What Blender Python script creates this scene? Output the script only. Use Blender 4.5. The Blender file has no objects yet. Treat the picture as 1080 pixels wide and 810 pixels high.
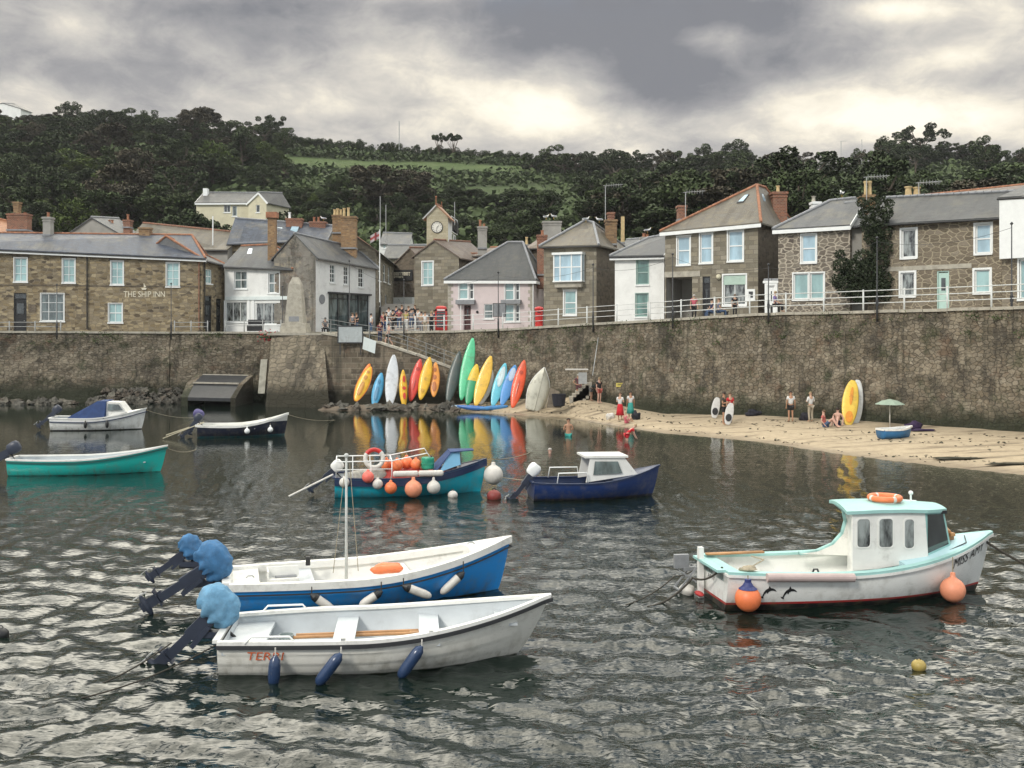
import bpy, bmesh, math, random
import numpy as np
from mathutils import Vector, Matrix, noise
from mathutils.bvhtree import BVHTree
R=math.radians; PI=math.pi
random.seed(7); np.random.seed(7)
sc=bpy.context.scene; COL=sc.collection
F=1080.0; HY=352.0; EYE=5.5
# ---- map distances: a point seen at photo pixel (px,py) that stands d metres away
def W(px,py,d): return Vector(((px-540)/F*d, d, EYE+(HY-py)/F*d))
def xy(px,d): return Vector(((px-540)/F*d, d))
def zat(py,d): return EYE+(HY-py)/F*d
def wat(px,py,z=0.0):
    d=F*(EYE-z)/(py-HY); return Vector(((px-540)/F*d,d,z))
ORG=[Vector((0,0,0))]
def tag(o,label=None,cat=None,group=None,kind=None):
    if label: o['label']=label
    if cat: o['category']=cat
    if group: o['group']=group
    if kind: o['kind']=kind
    return o
def empty(name,loc,label,cat,group=None,rz=0):
    o=bpy.data.objects.new(name,None); COL.objects.link(o); o.location=loc; o.rotation_euler=(0,0,rz)
    o.empty_display_size=.2
    return tag(o,label,cat,group)
class world_of:
    'build in world coordinates, stored relative to a thing base'
    def __init__(s,loc): s.v=Vector(loc)
    def __enter__(s): s.o=ORG[0]; ORG[0]=s.v
    def __exit__(s,*a): ORG[0]=s.o
class MB:
    def __init__(s): s.v=[];s.f=[];s.m=[]
    def add(s,vs,fs,m=0):
        b=len(s.v); s.v.extend([tuple(v) for v in vs]); s.f.extend([tuple(i+b for i in f) for f in fs]); s.m.extend([m]*len(fs)); return s
    def poly(s,pts,m=0): return s.add(pts,[tuple(range(len(pts)))],m)
    def box(s,c,d,rz=0,m=0,M=None):
        x,y,z=d[0]/2,d[1]/2,d[2]/2
        vs=[Vector((a*x,b*y,e*z)) for a,b,e in ((-1,-1,-1),(1,-1,-1),(1,1,-1),(-1,1,-1),(-1,-1,1),(1,-1,1),(1,1,1),(-1,1,1))]
        if M is not None: vs=[M@v for v in vs]
        if rz:
            q=Matrix.Rotation(rz,3,'Z'); vs=[q@v for v in vs]
        c=Vector(c)
        return s.add([v+c for v in vs],[(0,3,2,1),(4,5,6,7),(0,1,5,4),(1,2,6,5),(2,3,7,6),(3,0,4,7)],m)
    def beam(s,a,b,w,h,m=0,up=(0,0,1)):
        a=Vector(a);b=Vector(b);d=(b-a).normalized(); u=Vector(up)
        r=d.cross(u)
        if r.length<1e-4: r=d.cross(Vector((0,1,0)))
        r.normalize(); u=r.cross(d).normalized()
        vs=[]
        for p in (a,b):
            for i,j in ((-1,-1),(1,-1),(1,1),(-1,1)): vs.append(p+r*(i*w/2)+u*(j*h/2))
        return s.add(vs,[(0,1,2,3),(7,6,5,4),(0,4,5,1),(1,5,6,2),(2,6,7,3),(3,7,4,0)],m)
    def tube(s,pts,r,n=8,m=0,cap=True,cyc=False):
        pts=[Vector(p) for p in pts]; N=len(pts)
        rr=r if isinstance(r,(list,tuple)) else [r]*N
        vs=[];fs=[]; prev=None
        for i,p in enumerate(pts):
            if cyc: d=pts[(i+1)%N]-pts[i-1]
            else: d=pts[min(i+1,N-1)]-pts[max(i-1,0)]
            d.normalize()
            if prev is None:
                a=Vector((0,0,1)) if abs(d.z)<.9 else Vector((1,0,0)); prev=d.cross(a).normalized()
            prev=(prev-d*prev.dot(d)).normalized(); q=d.cross(prev)
            for k in range(n):
                t=2*PI*k/n; vs.append(p+(prev*math.cos(t)+q*math.sin(t))*rr[i])
        E=N if cyc else N-1
        for i in range(E):
            j=(i+1)%N
            for k in range(n): fs.append((i*n+k,i*n+(k+1)%n,j*n+(k+1)%n,j*n+k))
        if cap and not cyc: fs.append(tuple(reversed(range(n)))); fs.append(tuple((N-1)*n+k for k in range(n)))
        return s.add(vs,fs,m)
    def lathe(s,prof,c=(0,0,0),n=16,m=0,M=None):
        vs=[];fs=[];c=Vector(c);N=len(prof)
        for r,z in prof:
            for k in range(n):
                v=Vector((r*math.cos(2*PI*k/n),r*math.sin(2*PI*k/n),z))
                if M is not None: v=M@v
                vs.append(v+c)
        for i in range(N-1):
            for k in range(n): fs.append((i*n+k,i*n+(k+1)%n,(i+1)*n+(k+1)%n,(i+1)*n+k))
        fs.append(tuple(reversed(range(n)))); fs.append(tuple((N-1)*n+k for k in range(n)))
        return s.add(vs,fs,m)
    def ball(s,c,r,n=14,m=0,M=None,jit=0,seed=0):
        if not isinstance(r,(list,tuple)): r=(r,r,r)
        h=n//2+1; vs=[];fs=[];c=Vector(c)
        for i in range(h+1):
            a=PI*i/h
            for k in range(n):
                b=2*PI*k/n; v=Vector((math.sin(a)*math.cos(b),math.sin(a)*math.sin(b),math.cos(a)))
                if jit: v=v*(1+jit*noise.noise(v*1.7+Vector((seed*3.1,seed*1.7,seed))))
                v=Vector((v.x*r[0],v.y*r[1],v.z*r[2]))
                if M is not None: v=M@v
                vs.append(v+c)
        for i in range(h):
            for k in range(n): fs.append((i*n+k,(i+1)*n+k,(i+1)*n+(k+1)%n,i*n+(k+1)%n))
        return s.add(vs,fs,m)
    def torus(s,c,Rr,r,n=28,k=10,M=None,m=0,seg=None):
        c=Vector(c); vs=[];fs=[]
        b0=len(s.v)
        for i in range(n):
            a=2*PI*i/n
            for j in range(k):
                b=2*PI*j/k; v=Vector(((Rr+r*math.cos(b))*math.cos(a),(Rr+r*math.cos(b))*math.sin(a),r*math.sin(b)))
                if M is not None: v=M@v
                vs.append(v+c)
        for i in range(n):
            for j in range(k): fs.append((i*k+j,((i+1)%n)*k+j,((i+1)%n)*k+(j+1)%k,i*k+(j+1)%k))
        s.add(vs,fs,m)
        if seg:
            for i in range(n):
                if seg(i/n):
                    for j in range(k): s.m[len(s.m)-n*k+i*k+j]=m+1
        return s
    def prism(s,pts,vec,m=0):
        n=len(pts); vec=Vector(vec); a=[Vector(p) for p in pts]
        return s.add(a+[p+vec for p in a],[tuple(reversed(range(n))),tuple(range(n,2*n))]+[(i,(i+1)%n,(i+1)%n+n,i+n) for i in range(n)],m)
    def build(s,name,mats,parent=None,smooth=False,merge=False,rel=True):
        me=bpy.data.meshes.new(name)
        o0=ORG[0] if rel else Vector((0,0,0))
        vs=[(v[0]-o0.x,v[1]-o0.y,v[2]-o0.z) for v in s.v] if rel and o0.length>0 else s.v
        me.from_pydata(vs,[],s.f)
        if not isinstance(mats,(list,tuple)): mats=[mats]
        for m in mats: me.materials.append(m)
        me.polygons.foreach_set('material_index',s.m)
        bm=bmesh.new(); bm.from_mesh(me)
        if merge: bmesh.ops.remove_doubles(bm,verts=bm.verts,dist=1e-4)
        bmesh.ops.recalc_face_normals(bm,faces=bm.faces)
        uv=bm.loops.layers.uv.new('UVMap')
        for f in bm.faces:
            n=f.normal
            if abs(n.z)>.95: t=Vector((1,0,0)); b=Vector((0,1,0))
            else: t=Vector((0,0,1)).cross(n).normalized(); b=n.cross(t)
            for l in f.loops:
                p=l.vert.co+o0; l[uv].uv=(p.dot(t),p.dot(b))
            f.smooth=smooth
        bm.to_mesh(me); bm.free()
        if smooth and smooth!=1: pass
        o=bpy.data.objects.new(name,me); COL.objects.link(o)
        if parent is not None: o.parent=parent
        elif rel: o.location=o0
        return o
def sharp(o,ang=35):
    me=o.data; me.polygons.foreach_set('use_smooth',[True]*len(me.polygons))
    bm=bmesh.new(); bm.from_mesh(me)
    for e in bm.edges:
        if len(e.link_faces)==2 and e.calc_face_angle(0)>R(ang): e.smooth=False
    bm.to_mesh(me); bm.free(); return o
def copy_tree(o,parent=None):
    c=o.copy(); COL.objects.link(c)
    if parent is not None: c.parent=parent
    for ch in list(KIDS.get(o.name,[])): copy_tree(ch,c)
    return c
KIDS={}
def index_kids(root):
    for o in root.children_recursive: pass
    def rec(o):
        KIDS[o.name]=list(o.children)
        for c in o.children: rec(c)
    rec(root)
def clone(root,label=None,group=None,loc=None,rz=None,scale=None):
    if root.name not in KIDS: index_kids(root)
    c=copy_tree(root)
    if label: c['label']=label
    if group: c['group']=group
    if loc is not None: c.location=loc
    if rz is not None: c.rotation_euler=(c.rotation_euler[0],c.rotation_euler[1],rz)
    if scale is not None: c.scale=scale
    return c
def text_geo(txt,size=1.0,depth=.02):
    cu=bpy.data.curves.new('letters','FONT'); cu.body=txt; cu.size=size; cu.extrude=depth/2; cu.align_x='LEFT'; cu.resolution_u=3
    o=bpy.data.objects.new('letters',cu); COL.objects.link(o)
    dg=bpy.context.evaluated_depsgraph_get(); me=o.evaluated_get(dg).to_mesh()
    vs=[v.co.copy() for v in me.vertices]; fs=[tuple(p.vertices) for p in me.polygons]
    o.evaluated_get(dg).to_mesh_clear(); bpy.data.objects.remove(o); bpy.data.curves.remove(cu)
    return vs,fs
# ---------------- materials
class NT:
    def __init__(s,nt): s.t=nt; s.n=nt.nodes; s.l=nt.links
    def node(s,ty,**k):
        n=s.n.new(ty)
        for a,b in k.items(): setattr(n,a,b)
        return n
    def put(s,sock,v):
        if v is None: return
        if isinstance(v,bpy.types.NodeSocket): s.l.new(v,sock)
        else:
            if isinstance(v,(tuple,list)) and len(v)==3 and sock.type=='RGBA': v=(*v,1)
            sock.default_value=v
    def math(s,op,a,b=None,c=None,clamp=False):
        n=s.node('ShaderNodeMath',operation=op,use_clamp=clamp)
        s.put(n.inputs[0],a); s.put(n.inputs[1],b)
        if c is not None: s.put(n.inputs[2],c)
        return n.outputs[0]
    def mix(s,f,a,b,mode='MIX'):
        n=s.node('ShaderNodeMix',data_type='RGBA',blend_type=mode); n.clamp_factor=True
        s.put(n.inputs[0],f); s.put(n.inputs[6],a); s.put(n.inputs[7],b); return n.outputs[2]
    def noise(s,vec,scale,detail=3,rough=.5,dist=0,dim='3D'):
        n=s.node('ShaderNodeTexNoise',noise_dimensions=dim); s.put(n.inputs['Vector'],vec)
        n.inputs['Scale'].default_value=scale; n.inputs['Detail'].default_value=detail; n.inputs['Roughness'].default_value=rough; n.inputs['Distortion'].default_value=dist
        return n.outputs[0]
    def ramp(s,f,stops,interp='LINEAR'):
        n=s.node('ShaderNodeValToRGB'); s.put(n.inputs[0],f); cr=n.color_ramp; cr.interpolation=interp
        while len(cr.elements)<len(stops): cr.elements.new(.5)
        for e,(p,c) in zip(cr.elements,stops):
            e.position=p; e.color=(*c,1) if len(c)==3 else c
        return n.outputs[0]
    def ss(s,x,a,b):
        n=s.node('ShaderNodeMapRange',interpolation_type='SMOOTHSTEP'); s.put(n.inputs[0],x); n.inputs[1].default_value=a; n.inputs[2].default_value=b; return n.outputs[0]
    def mapping(s,vec,scale=(1,1,1),loc=(0,0,0)):
        n=s.node('ShaderNodeMapping'); s.put(n.inputs[0],vec); n.inputs['Scale'].default_value=scale; n.inputs['Location'].default_value=loc; return n.outputs[0]
    def bump(s,h,strength=.3,dist=.05,normal=None):
        n=s.node('ShaderNodeBump'); n.inputs['Strength'].default_value=strength; n.inputs['Distance'].default_value=dist; s.put(n.inputs['Height'],h)
        if normal is not None: s.put(n.inputs['Normal'],normal)
        return n.outputs[0]
def newmat(name):
    m=bpy.data.materials.new(name); m.use_nodes=True; t=NT(m.node_tree); b=m.node_tree.nodes['Principled BSDF']; return m,t,b
def dk(c,f): return tuple(x*f for x in c)
def pm(name,c,rough=.6,var=.18,scale=4,bump=.08,metal=0,spec=.5,coat=0,dirt=0):
    m,t,b=newmat(name); tc=t.node('ShaderNodeTexCoord').outputs['Object']
    n=t.noise(tc,scale,5,.6); n2=t.noise(tc,scale*7,3,.6)
    f=t.ramp(n,[(.3,dk(c,1-var)),(.7,dk(c,1+var*.6))])
    if dirt:
        d=t.ss(t.noise(tc,scale*.7,6,.75),.5,.72); f=t.mix(t.math('MULTIPLY',d,dirt),f,dk((.12,.1,.07),1.0))
    t.put(b.inputs['Base Color'],f); t.put(b.inputs['Roughness'],t.math('MULTIPLY_ADD',n2,.25,max(0,rough-.12)))
    b.inputs['Metallic'].default_value=metal; b.inputs['Specular IOR Level'].default_value=spec
    if coat: b.inputs['Coat Weight'].default_value=coat
    if bump: t.put(b.inputs['Normal'],t.bump(n2,bump,.02))
    return m
def masonry(name,cols,mortar,su=2.2,sv=4,mw=.06,dist=.12,bump=.6,rough=.9,stain=.35,brick=False,green=0,lowdark=None,bd=.05,pos=False):
    m,t,b=newmat(name); uv=t.node('ShaderNodeUVMap',uv_map='UVMap').outputs[0]
    if pos:
        sp_=t.node('ShaderNodeSeparateXYZ'); t.put(sp_.inputs[0],t.node('ShaderNodeNewGeometry').outputs['Position']); cb_=t.node('ShaderNodeCombineXYZ'); t.put(cb_.inputs[0],t.math('MULTIPLY_ADD',sp_.outputs[1],-.6,sp_.outputs[0])); t.put(cb_.inputs[1],sp_.outputs[2]); uv=cb_.outputs[0]
    nz=t.node('ShaderNodeTexNoise'); t.put(nz.inputs['Vector'],uv); nz.inputs['Scale'].default_value=3.0; nz.inputs['Detail'].default_value=3
    sub=t.node('ShaderNodeVectorMath',operation='MULTIPLY_ADD'); t.put(sub.inputs[0],nz.outputs[1]); sub.inputs[1].default_value=(dist,dist,0); t.put(sub.inputs[2],uv)
    vec=sub.outputs[0]
    if brick:
        bn=t.node('ShaderNodeTexBrick'); t.put(bn.inputs['Vector'],vec); bn.inputs['Scale'].default_value=1
        bn.inputs['Brick Width'].default_value=1/su; bn.inputs['Row Height'].default_value=1/sv; bn.inputs['Mortar Size'].default_value=mw/sv; bn.inputs['Mortar Smooth'].default_value=.3
        bn.inputs['Color1'].default_value=(0,0,0,1); bn.inputs['Color2'].default_value=(1,1,1,1); bn.inputs['Bias'].default_value=0
        cell=bn.outputs['Color']; edge=t.math('SUBTRACT',1,bn.outputs['Fac'])
    else:
        mp=t.mapping(vec,(su,sv,1))
        v1=t.node('ShaderNodeTexVoronoi',feature='F1',voronoi_dimensions='2D'); t.put(v1.inputs['Vector'],mp); v1.inputs['Scale'].default_value=1; v1.inputs['Randomness'].default_value=.8
        v2=t.node('ShaderNodeTexVoronoi',feature='DISTANCE_TO_EDGE',voronoi_dimensions='2D'); t.put(v2.inputs['Vector'],mp); v2.inputs['Scale'].default_value=1; v2.inputs['Randomness'].default_value=.8
        cell=t.node('ShaderNodeSeparateColor'); t.put(cell.inputs[0],v1.outputs['Color']); cell=cell.outputs[0]
        edge=t.ss(v2.outputs['Distance'],mw*.4,mw*1.4)
    st=[((i+.0)/max(1,len(cols)-1),c) for i,c in enumerate(cols)]
    base=t.ramp(cell,st)
    fine=t.noise(uv,14,5,.7); base=t.mix(.5,base,t.ramp(fine,[(.25,(.25,.25,.25)),(.72,(1.15,1.15,1.15))]),'MULTIPLY')
    colr=t.mix(edge,mortar,base)
    big=t.noise(uv,.35,6,.65)
    colr=t.mix(t.math('MULTIPLY',t.ss(big,.42,.68),stain),colr,t.mix(.5,colr,(.05,.043,.032)))
    if lowdark or stain>.55:
        q=t.noise(t.mapping(uv,(.55,.30,1)),.9,7,.72); colr=t.mix(t.math('MULTIPLY',t.ss(q,.50,.60),.62),colr,(.034,.030,.024))
        q2=t.noise(uv,.5,8,.75); colr=t.mix(t.math('MULTIPLY',t.ss(q2,.52,.62),.6),colr,(.36,.31,.225)); q4=t.noise(t.mapping(uv,(1.1,.07,1)),1.0,5,.65); colr=t.mix(t.math('MULTIPLY',t.ss(q4,.54,.64),.55),colr,(.05,.046,.034)); q3=t.noise(t.mapping(uv,(1,1,1),(31,7,0)),.55,5,.7); colr=t.mix(t.math('MULTIPLY',t.ss(q3,.55,.68),.45),colr,(.15,.085,.05))
    if green:
        g=t.noise(uv,.8,6,.7); colr=t.mix(t.math('MULTIPLY',t.ss(g,.5,.7),green),colr,(.035,.045,.018))
    if lowdark:
        z=t.node('ShaderNodeSeparateXYZ'); t.put(z.inputs[0],t.node('ShaderNodeNewGeometry').outputs['Position'])
        zz=t.math('ADD',z.outputs[2],t.math('MULTIPLY',t.noise(uv,1.3,4,.6),-1.2))
        k=t.ss(zz,lowdark[1],lowdark[0]); colr=t.mix(k,colr,lowdark[2])
    t.put(b.inputs['Base Color'],colr); b.inputs['Roughness'].default_value=rough
    h=t.math('ADD',edge,t.math('MULTIPLY',fine,.6))
    t.put(b.inputs['Normal'],t.bump(h,bump,bd)); return m
# ---------------- camera, light, sky
cam=bpy.data.cameras.new('camera'); co=bpy.data.objects.new('camera',cam); COL.objects.link(co)
co.location=(0,0,EYE); co.rotation_euler=(R(90),0,0); cam.sensor_width=36; cam.lens=36; cam.clip_end=3000; cam.clip_start=.1
cam.shift_y=-(405-HY)/1080
sc.camera=co
sc.view_settings.view_transform='Standard'; sc.view_settings.look='None'; sc.view_settings.exposure=0.6; sc.view_settings.gamma=1
SUN_EL=R(38); SUN_AZ=R(215)   # azimuth from +Y (north) clockwise: behind-left of the camera
sun=bpy.data.lights.new('sun','SUN'); sun.energy=1.5; sun.angle=R(12); sun.color=(1,.94,.85)
so=bpy.data.objects.new('sun',sun); COL.objects.link(so)
sd=Vector((math.sin(SUN_AZ)*math.cos(SUN_EL),math.cos(SUN_AZ)*math.cos(SUN_EL),math.sin(SUN_EL)))
so.rotation_euler=(-sd).to_track_quat('-Z','Y').to_euler(); so.location=sd*80
w=bpy.data.worlds.new('World'); sc.world=w; w.use_nodes=True; t=NT(w.node_tree); bg=w.node_tree.nodes['Background']; bg.inputs[1].default_value=.1
sky=t.node('ShaderNodeTexSky',sky_type='NISHITA'); sky.sun_disc=False; sky.sun_elevation=SUN_EL; sky.sun_rotation=SUN_AZ; sky.air_density=1.2; sky.dust_density=2
tc=t.node('ShaderNodeTexCoord').outputs['Generated']
s3=t.node('ShaderNodeSeparateXYZ'); t.put(s3.inputs[0],tc); X,Y,Z=s3.outputs
Zc=t.math('MAXIMUM',Z,0.0); den=t.math('ADD',Zc,.32)
cx=t.math('DIVIDE',X,den); cy=t.math('DIVIDE',Y,den)
cv=t.node('ShaderNodeCombineXYZ'); t.put(cv.inputs[0],cx); t.put(cv.inputs[1],cy); cv=cv.outputs[0]
n1=t.noise(t.mapping(cv,(1.1,1.1,1),(3.3,1.2,0)),1.3,3,.5,.2)
n2=t.noise(t.mapping(tc,(1,1,2.1),(.4,7.2,0)),4.6,9,.56,.25)
n3=t.noise(t.mapping(cv,(4,3.4,1),(5,2,0)),2.8,9,.65,.4)
dens=t.math('ADD',t.math('MULTIPLY_ADD',n1,.8,-.07),t.math('MULTIPLY',n2,.70))
dens=t.math('ADD',dens,t.math('MULTIPLY',t.math('ADD',n3,-.1),.30))
az=t.math('DIVIDE',X,t.math('MAXIMUM',Y,.05)); el=t.math('DIVIDE',Z,t.math('MAXIMUM',Y,.05))
def blob(px,py,wx,wy,a):
    u=t.math('DIVIDE',t.math('SUBTRACT',az,(px-540)/F),wx/F); v=t.math('DIVIDE',t.math('SUBTRACT',el,(HY-py)/F),wy/F)
    q=t.math('ADD',t.math('MULTIPLY',u,u),t.math('MULTIPLY',v,v)); return t.math('MULTIPLY',t.math('EXPONENT',t.math('MULTIPLY',q,-1.0)),a)
# openings and heavy banks in the cloud deck, by direction
for b in ((600,105,60,38,-.24),(540,95,60,25,-.14),(745,42,40,22,-.22),(930,10,90,16,-.26),(900,110,130,35,-.22),(1000,140,120,25,-.16),(640,140,120,25,-.12),(690,75,95,45,.22),(560,40,60,30,.05),(450,60,70,30,-.10),
          (850,60,130,26,.09),(1060,75,60,30,.08),(770,45,35,22,-.10),(640,60,40,18,-.08),(330,8,330,18,.14),(470,105,110,28,-.08),(880,132,170,22,-.10),(150,60,260,70,-.02),(250,90,120,40,-.10),(60,110,120,25,-.06),(760,10,220,20,.15),(1010,60,60,16,-.12),(200,125,320,30,-.05),(80,20,60,30,-.08),(60,-190,330,190,-.16),(900,-150,300,120,-.04)):
    dens=t.math('ADD',dens,blob(*b))
ccol=t.ramp(dens,[(.50,(7.8,7.3,6.2)),(.60,(6.2,5.75,4.85)),(.67,(4.6,4.35,3.95)),(.75,(3.5,3.38,3.25)),(.84,(2.4,2.38,2.45)),(.97,(1.45,1.5,1.68))])
# unseen deck overhead, made far brighter to light water and houses; broken with blue
up=t.ss(Z,.315,.42)
ccol=t.mix(up,ccol,t.mix(t.ss(dens,.58,.93),(43,40.5,34.5),(3.6,4.1,5.0)))
gap=t.math('MULTIPLY',t.ss(n2,.56,.66),t.ss(Z,.28,.45))
skyc=t.mix(1.0,sky.outputs[0],(1.0,1.0,1.0),'MULTIPLY')
full=t.mix(t.math('MULTIPLY',gap,.8),ccol,skyc)
# behind the camera: plain overcast
full=t.mix(t.ss(Y,.05,-.2),full,(5.6,5.9,6.2))
t.put(bg.inputs[0],full)
# ---------------- layout of quay and beach
def interp(x,pts):
    if x<=pts[0][0]: return pts[0][1]
    for (a,u),(b,v) in zip(pts,pts[1:]):
        if x<=b: return u+(v-u)*(x-a)/(b-a)
    return pts[-1][1]
WP=[(-300,79,5.6),(-80,80.5,5.6),(285,83.5,5.5),(400,80.5,5.5),(480,77.5,5.6),(540,75,5.75),(600,71.5,6.0),(700,66,6.3),(800,62,6.6),(900,58.2,6.65),(1000,54.5,6.7),(1120,50,6.75),(1300,43.5,6.8),(1700,36,6.8)]
WX=[(xy(p,d).x,d,z) for p,d,z in WP]
def wallY(x): return interp(x,[(a,b) for a,b,c in WX])
def quayZ(x): return interp(x,[(a,c) for a,b,c in WX])
SH=[(440,432),(520,436),(600,441),(700,457),(800,466),(900,481),(1000,493),(1080,501),(1300,525)]
SX=[(wat(a,b).x,wat(a,b).y) for a,b in SH]; SX.insert(0,(-14,80)); SX.append((60,26))
def shoreY(x): return interp(x,SX)
BZ=[(-14,-.2),(-8,.25),(-3,.45),(1.5,.9),(4.5,1.25),(7.5,.7),(9.8,.38),(15,.62),(24,.6),(60,.6)]
def baseZ(x): return interp(x,BZ)
def sandZ(x,y):
    s=shoreY(x); w_=wallY(x); 
    if y<s: return max(-3,(y-s)*.14)
    tt=(y-s)/max(.5,w_-s); return baseZ(x)*(tt**.8)+.04*noise.noise(Vector((x*.5,y*.5,0)))*min(1,(y-s))
RY=290.0
SKY=[(-400,100),(0,127),(100,133),(200,140),(300,150),(330,153),(420,163),(550,170),(620,183),(700,183),(800,184),(860,192),(900,186),(960,172),(1080,180),(1500,170)]
def ridgeZ(x):
    return zat(interp(540+F*x/RY,SKY),RY)
def terrZ(x,y):
    q=quayZ(x); y0=min(wallY(x)+26, 104) if x<25 else wallY(x)+26
    if x>5: y0=wallY(x)+22
    if y<=y0: return q
    tt=(y-y0)/(RY-y0); rz=ridgeZ(x)
    if tt>1: return rz-(y-RY)*.05
    z=q+(rz-q)*(tt**1.05); z+=2.2*noise.noise(Vector((x*.02,y*.03,4)))*min(1,tt*4)*min(1,(1-tt)*8+.0)
    return z
def hit(px,py,dmin=85):
    dx=(px-540)/F; dz=(HY-py)/F; d=dmin
    while d<RY+40:
        if terrZ(dx*d,d)>=EYE+dz*d: return Vector((dx*d,d,terrZ(dx*d,d)))
        d+=1.0
    return None
def to_px(p): return (540+F*p[0]/p[1], HY-F*(p[2]-EYE)/p[1])
def inpoly(x,y,P):
    c=False; j=len(P)-1
    for i in range(len(P)):
        if (P[i][1]>y)!=(P[j][1]>y) and x<(P[j][0]-P[i][0])*(y-P[i][1])/(P[j][1]-P[i][1])+P[i][0]: c=not c
        j=i
    return c
GRASS=[[(300,164),(330,166),(440,170),(575,177),(575,184),(430,181),(310,180)],[(490,196),(640,198),(620,236),(500,236)]]
PALE=[[(430,152),(570,158),(575,170),(430,164)]]
# ---------------- ground, hills, beach, water
def grid_obj(name,xs,rows,mat,label=None,kind='structure',attr=None,smooth=True):
    vs=[];nx=len(xs)
    for r in rows: vs.extend(r)
    fs=[(j*nx+i,j*nx+i+1,(j+1)*nx+i+1,(j+1)*nx+i) for j in range(len(rows)-1) for i in range(nx-1)]
    me=bpy.data.meshes.new(name); me.from_pydata(vs,[],fs); me.materials.append(mat)
    me.polygons.foreach_set('use_smooth',[smooth]*len(fs))
    if attr:
        a=me.color_attributes.new('zone','FLOAT_COLOR','POINT'); a.data.foreach_set('color',[c for v in vs for c in attr(v)])
    o=bpy.data.objects.new(name,me); COL.objects.link(o); tag(o,kind=kind); return o
mh,t,b=newmat('hillside'); 
a=t.node('ShaderNodeVertexColor',layer_name='zone').outputs[0]; sp=t.node('ShaderNodeSeparateColor'); t.put(sp.inputs[0],a)
g=t.node('ShaderNodeNewGeometry').outputs['Position']
under=t.ramp(t.noise(g,.25,8,.75),[(.3,(.03,.042,.018)),(.5,(.045,.065,.028)),(.7,(.07,.085,.045))])
grass=t.ramp(t.noise(g,.15,8,.7),[(.3,(.065,.10,.04)),(.7,(.105,.14,.058))])
pale=t.ramp(t.noise(g,.4,6,.7),[(.3,(.09,.085,.05)),(.7,(.2,.18,.12))])
c=t.mix(sp.outputs[0],under,grass); c=t.mix(sp.outputs[1],c,pale); t.put(b.inputs['Base Color'],c); b.inputs['Roughness'].default_value=.95; b.inputs['Specular IOR Level'].default_value=.1
t.put(b.inputs['Normal'],t.bump(t.noise(g,.6,8,.7),1.0,.8))
def zone(v):
    px,py=to_px(v); n=4*noise.noise(Vector((v[0]*.05,v[1]*.05,0)))
    gr=1.0 if any(inpoly(px,py+n,P) for P in GRASS[:1]) else (.45 if any(inpoly(px+n*3,py+n,P) for P in GRASS[1:]) else 0)
    pa=.8 if any(inpoly(px,py+n,P) for P in PALE) else 0
    return (gr,pa,0,1)
xs=[-330+i*3 for i in range(230)]
rows=[]
for j in range(120):
    s=j/119
    rows.append([(x*(1 if s>.0 else 1), (wallY(x)+20)+( (RY+150)-(wallY(x)+20))*s, 0) for x in xs])
rows=[[(x,y,terrZ(x,y)) for x,y,_ in r] for r in rows]
hill=grid_obj('hillside',xs,rows,mh,attr=zone)
# far land behind the ridge so nothing ends in the air
MB().poly([(-420,RY+140,20),(420,RY+140,20),(420,465,15),(-420,465,15)]).build('far_land',mh); tag(bpy.data.objects['far_land'],kind='structure')
# quay pavement
mpv=pm('pavement',(.20,.19,.175),.85,.25,1.2,.2)
xs2=sorted(set([x for x,_,_ in WX]+[-60+i*1.5 for i in range(80)])); xs2=[x for x in xs2 if -62<=x<=58]
rows=[[(x,wallY(x)+.3+ (20.5-.3)*k/6,quayZ(x)+.004) for x in xs2] for k in range(7)]
grid_obj('quay_pavement',xs2,rows,mpv,smooth=False)
# beach
ms,t,b=newmat('sand'); g=t.node('ShaderNodeNewGeometry').outputs['Position']; z=t.node('ShaderNodeSeparateXYZ'); t.put(z.inputs[0],g)
fine=t.noise(g,3.0,8,.75); band=t.noise(t.mapping(g,(.25,1.4,1)),1.0,6,.7)
c=t.ramp(fine,[(.3,(.33,.265,.175)),(.7,(.47,.385,.265))])
c=t.mix(t.math('MULTIPLY',t.ss(band,.52,.64),.65),c,(.10,.075,.045))
wetk=t.ss(t.math('ADD',z.outputs[2],t.math('MULTIPLY',t.noise(g,.6,3,.5),.10)),.20,.06)
c=t.mix(wetk,c,t.mix(.5,c,(.10,.065,.035)))
t.put(b.inputs['Base Color'],c); t.put(b.inputs['Roughness'],t.math('MULTIPLY_ADD',wetk,-.55,.92)); t.put(b.inputs['Normal'],t.bump(fine,.5,.06))
xs3=[-20+.5*i for i in range(160)]
rows=[]
for j in range(50):
    s=-.6+1.6*j/49
    r=[]
    for x in xs3:
        y0=shoreY(x); y1=wallY(x)+.6; y=y0+s*(y1-y0) if s>0 else y0+s*12
        r.append((x,y,sandZ(x,y)))
    rows.append(r)
grid_obj('beach',xs3,rows,ms)
sb=pm('seabed',(.05,.05,.035),.9,.3,.5,.1)
tag(MB().poly([(-400,-60,-3.2),(400,-60,-3.2),(400,140,-3.2),(-400,140,-3.2)]).build('seabed',sb),kind='structure')
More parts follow.
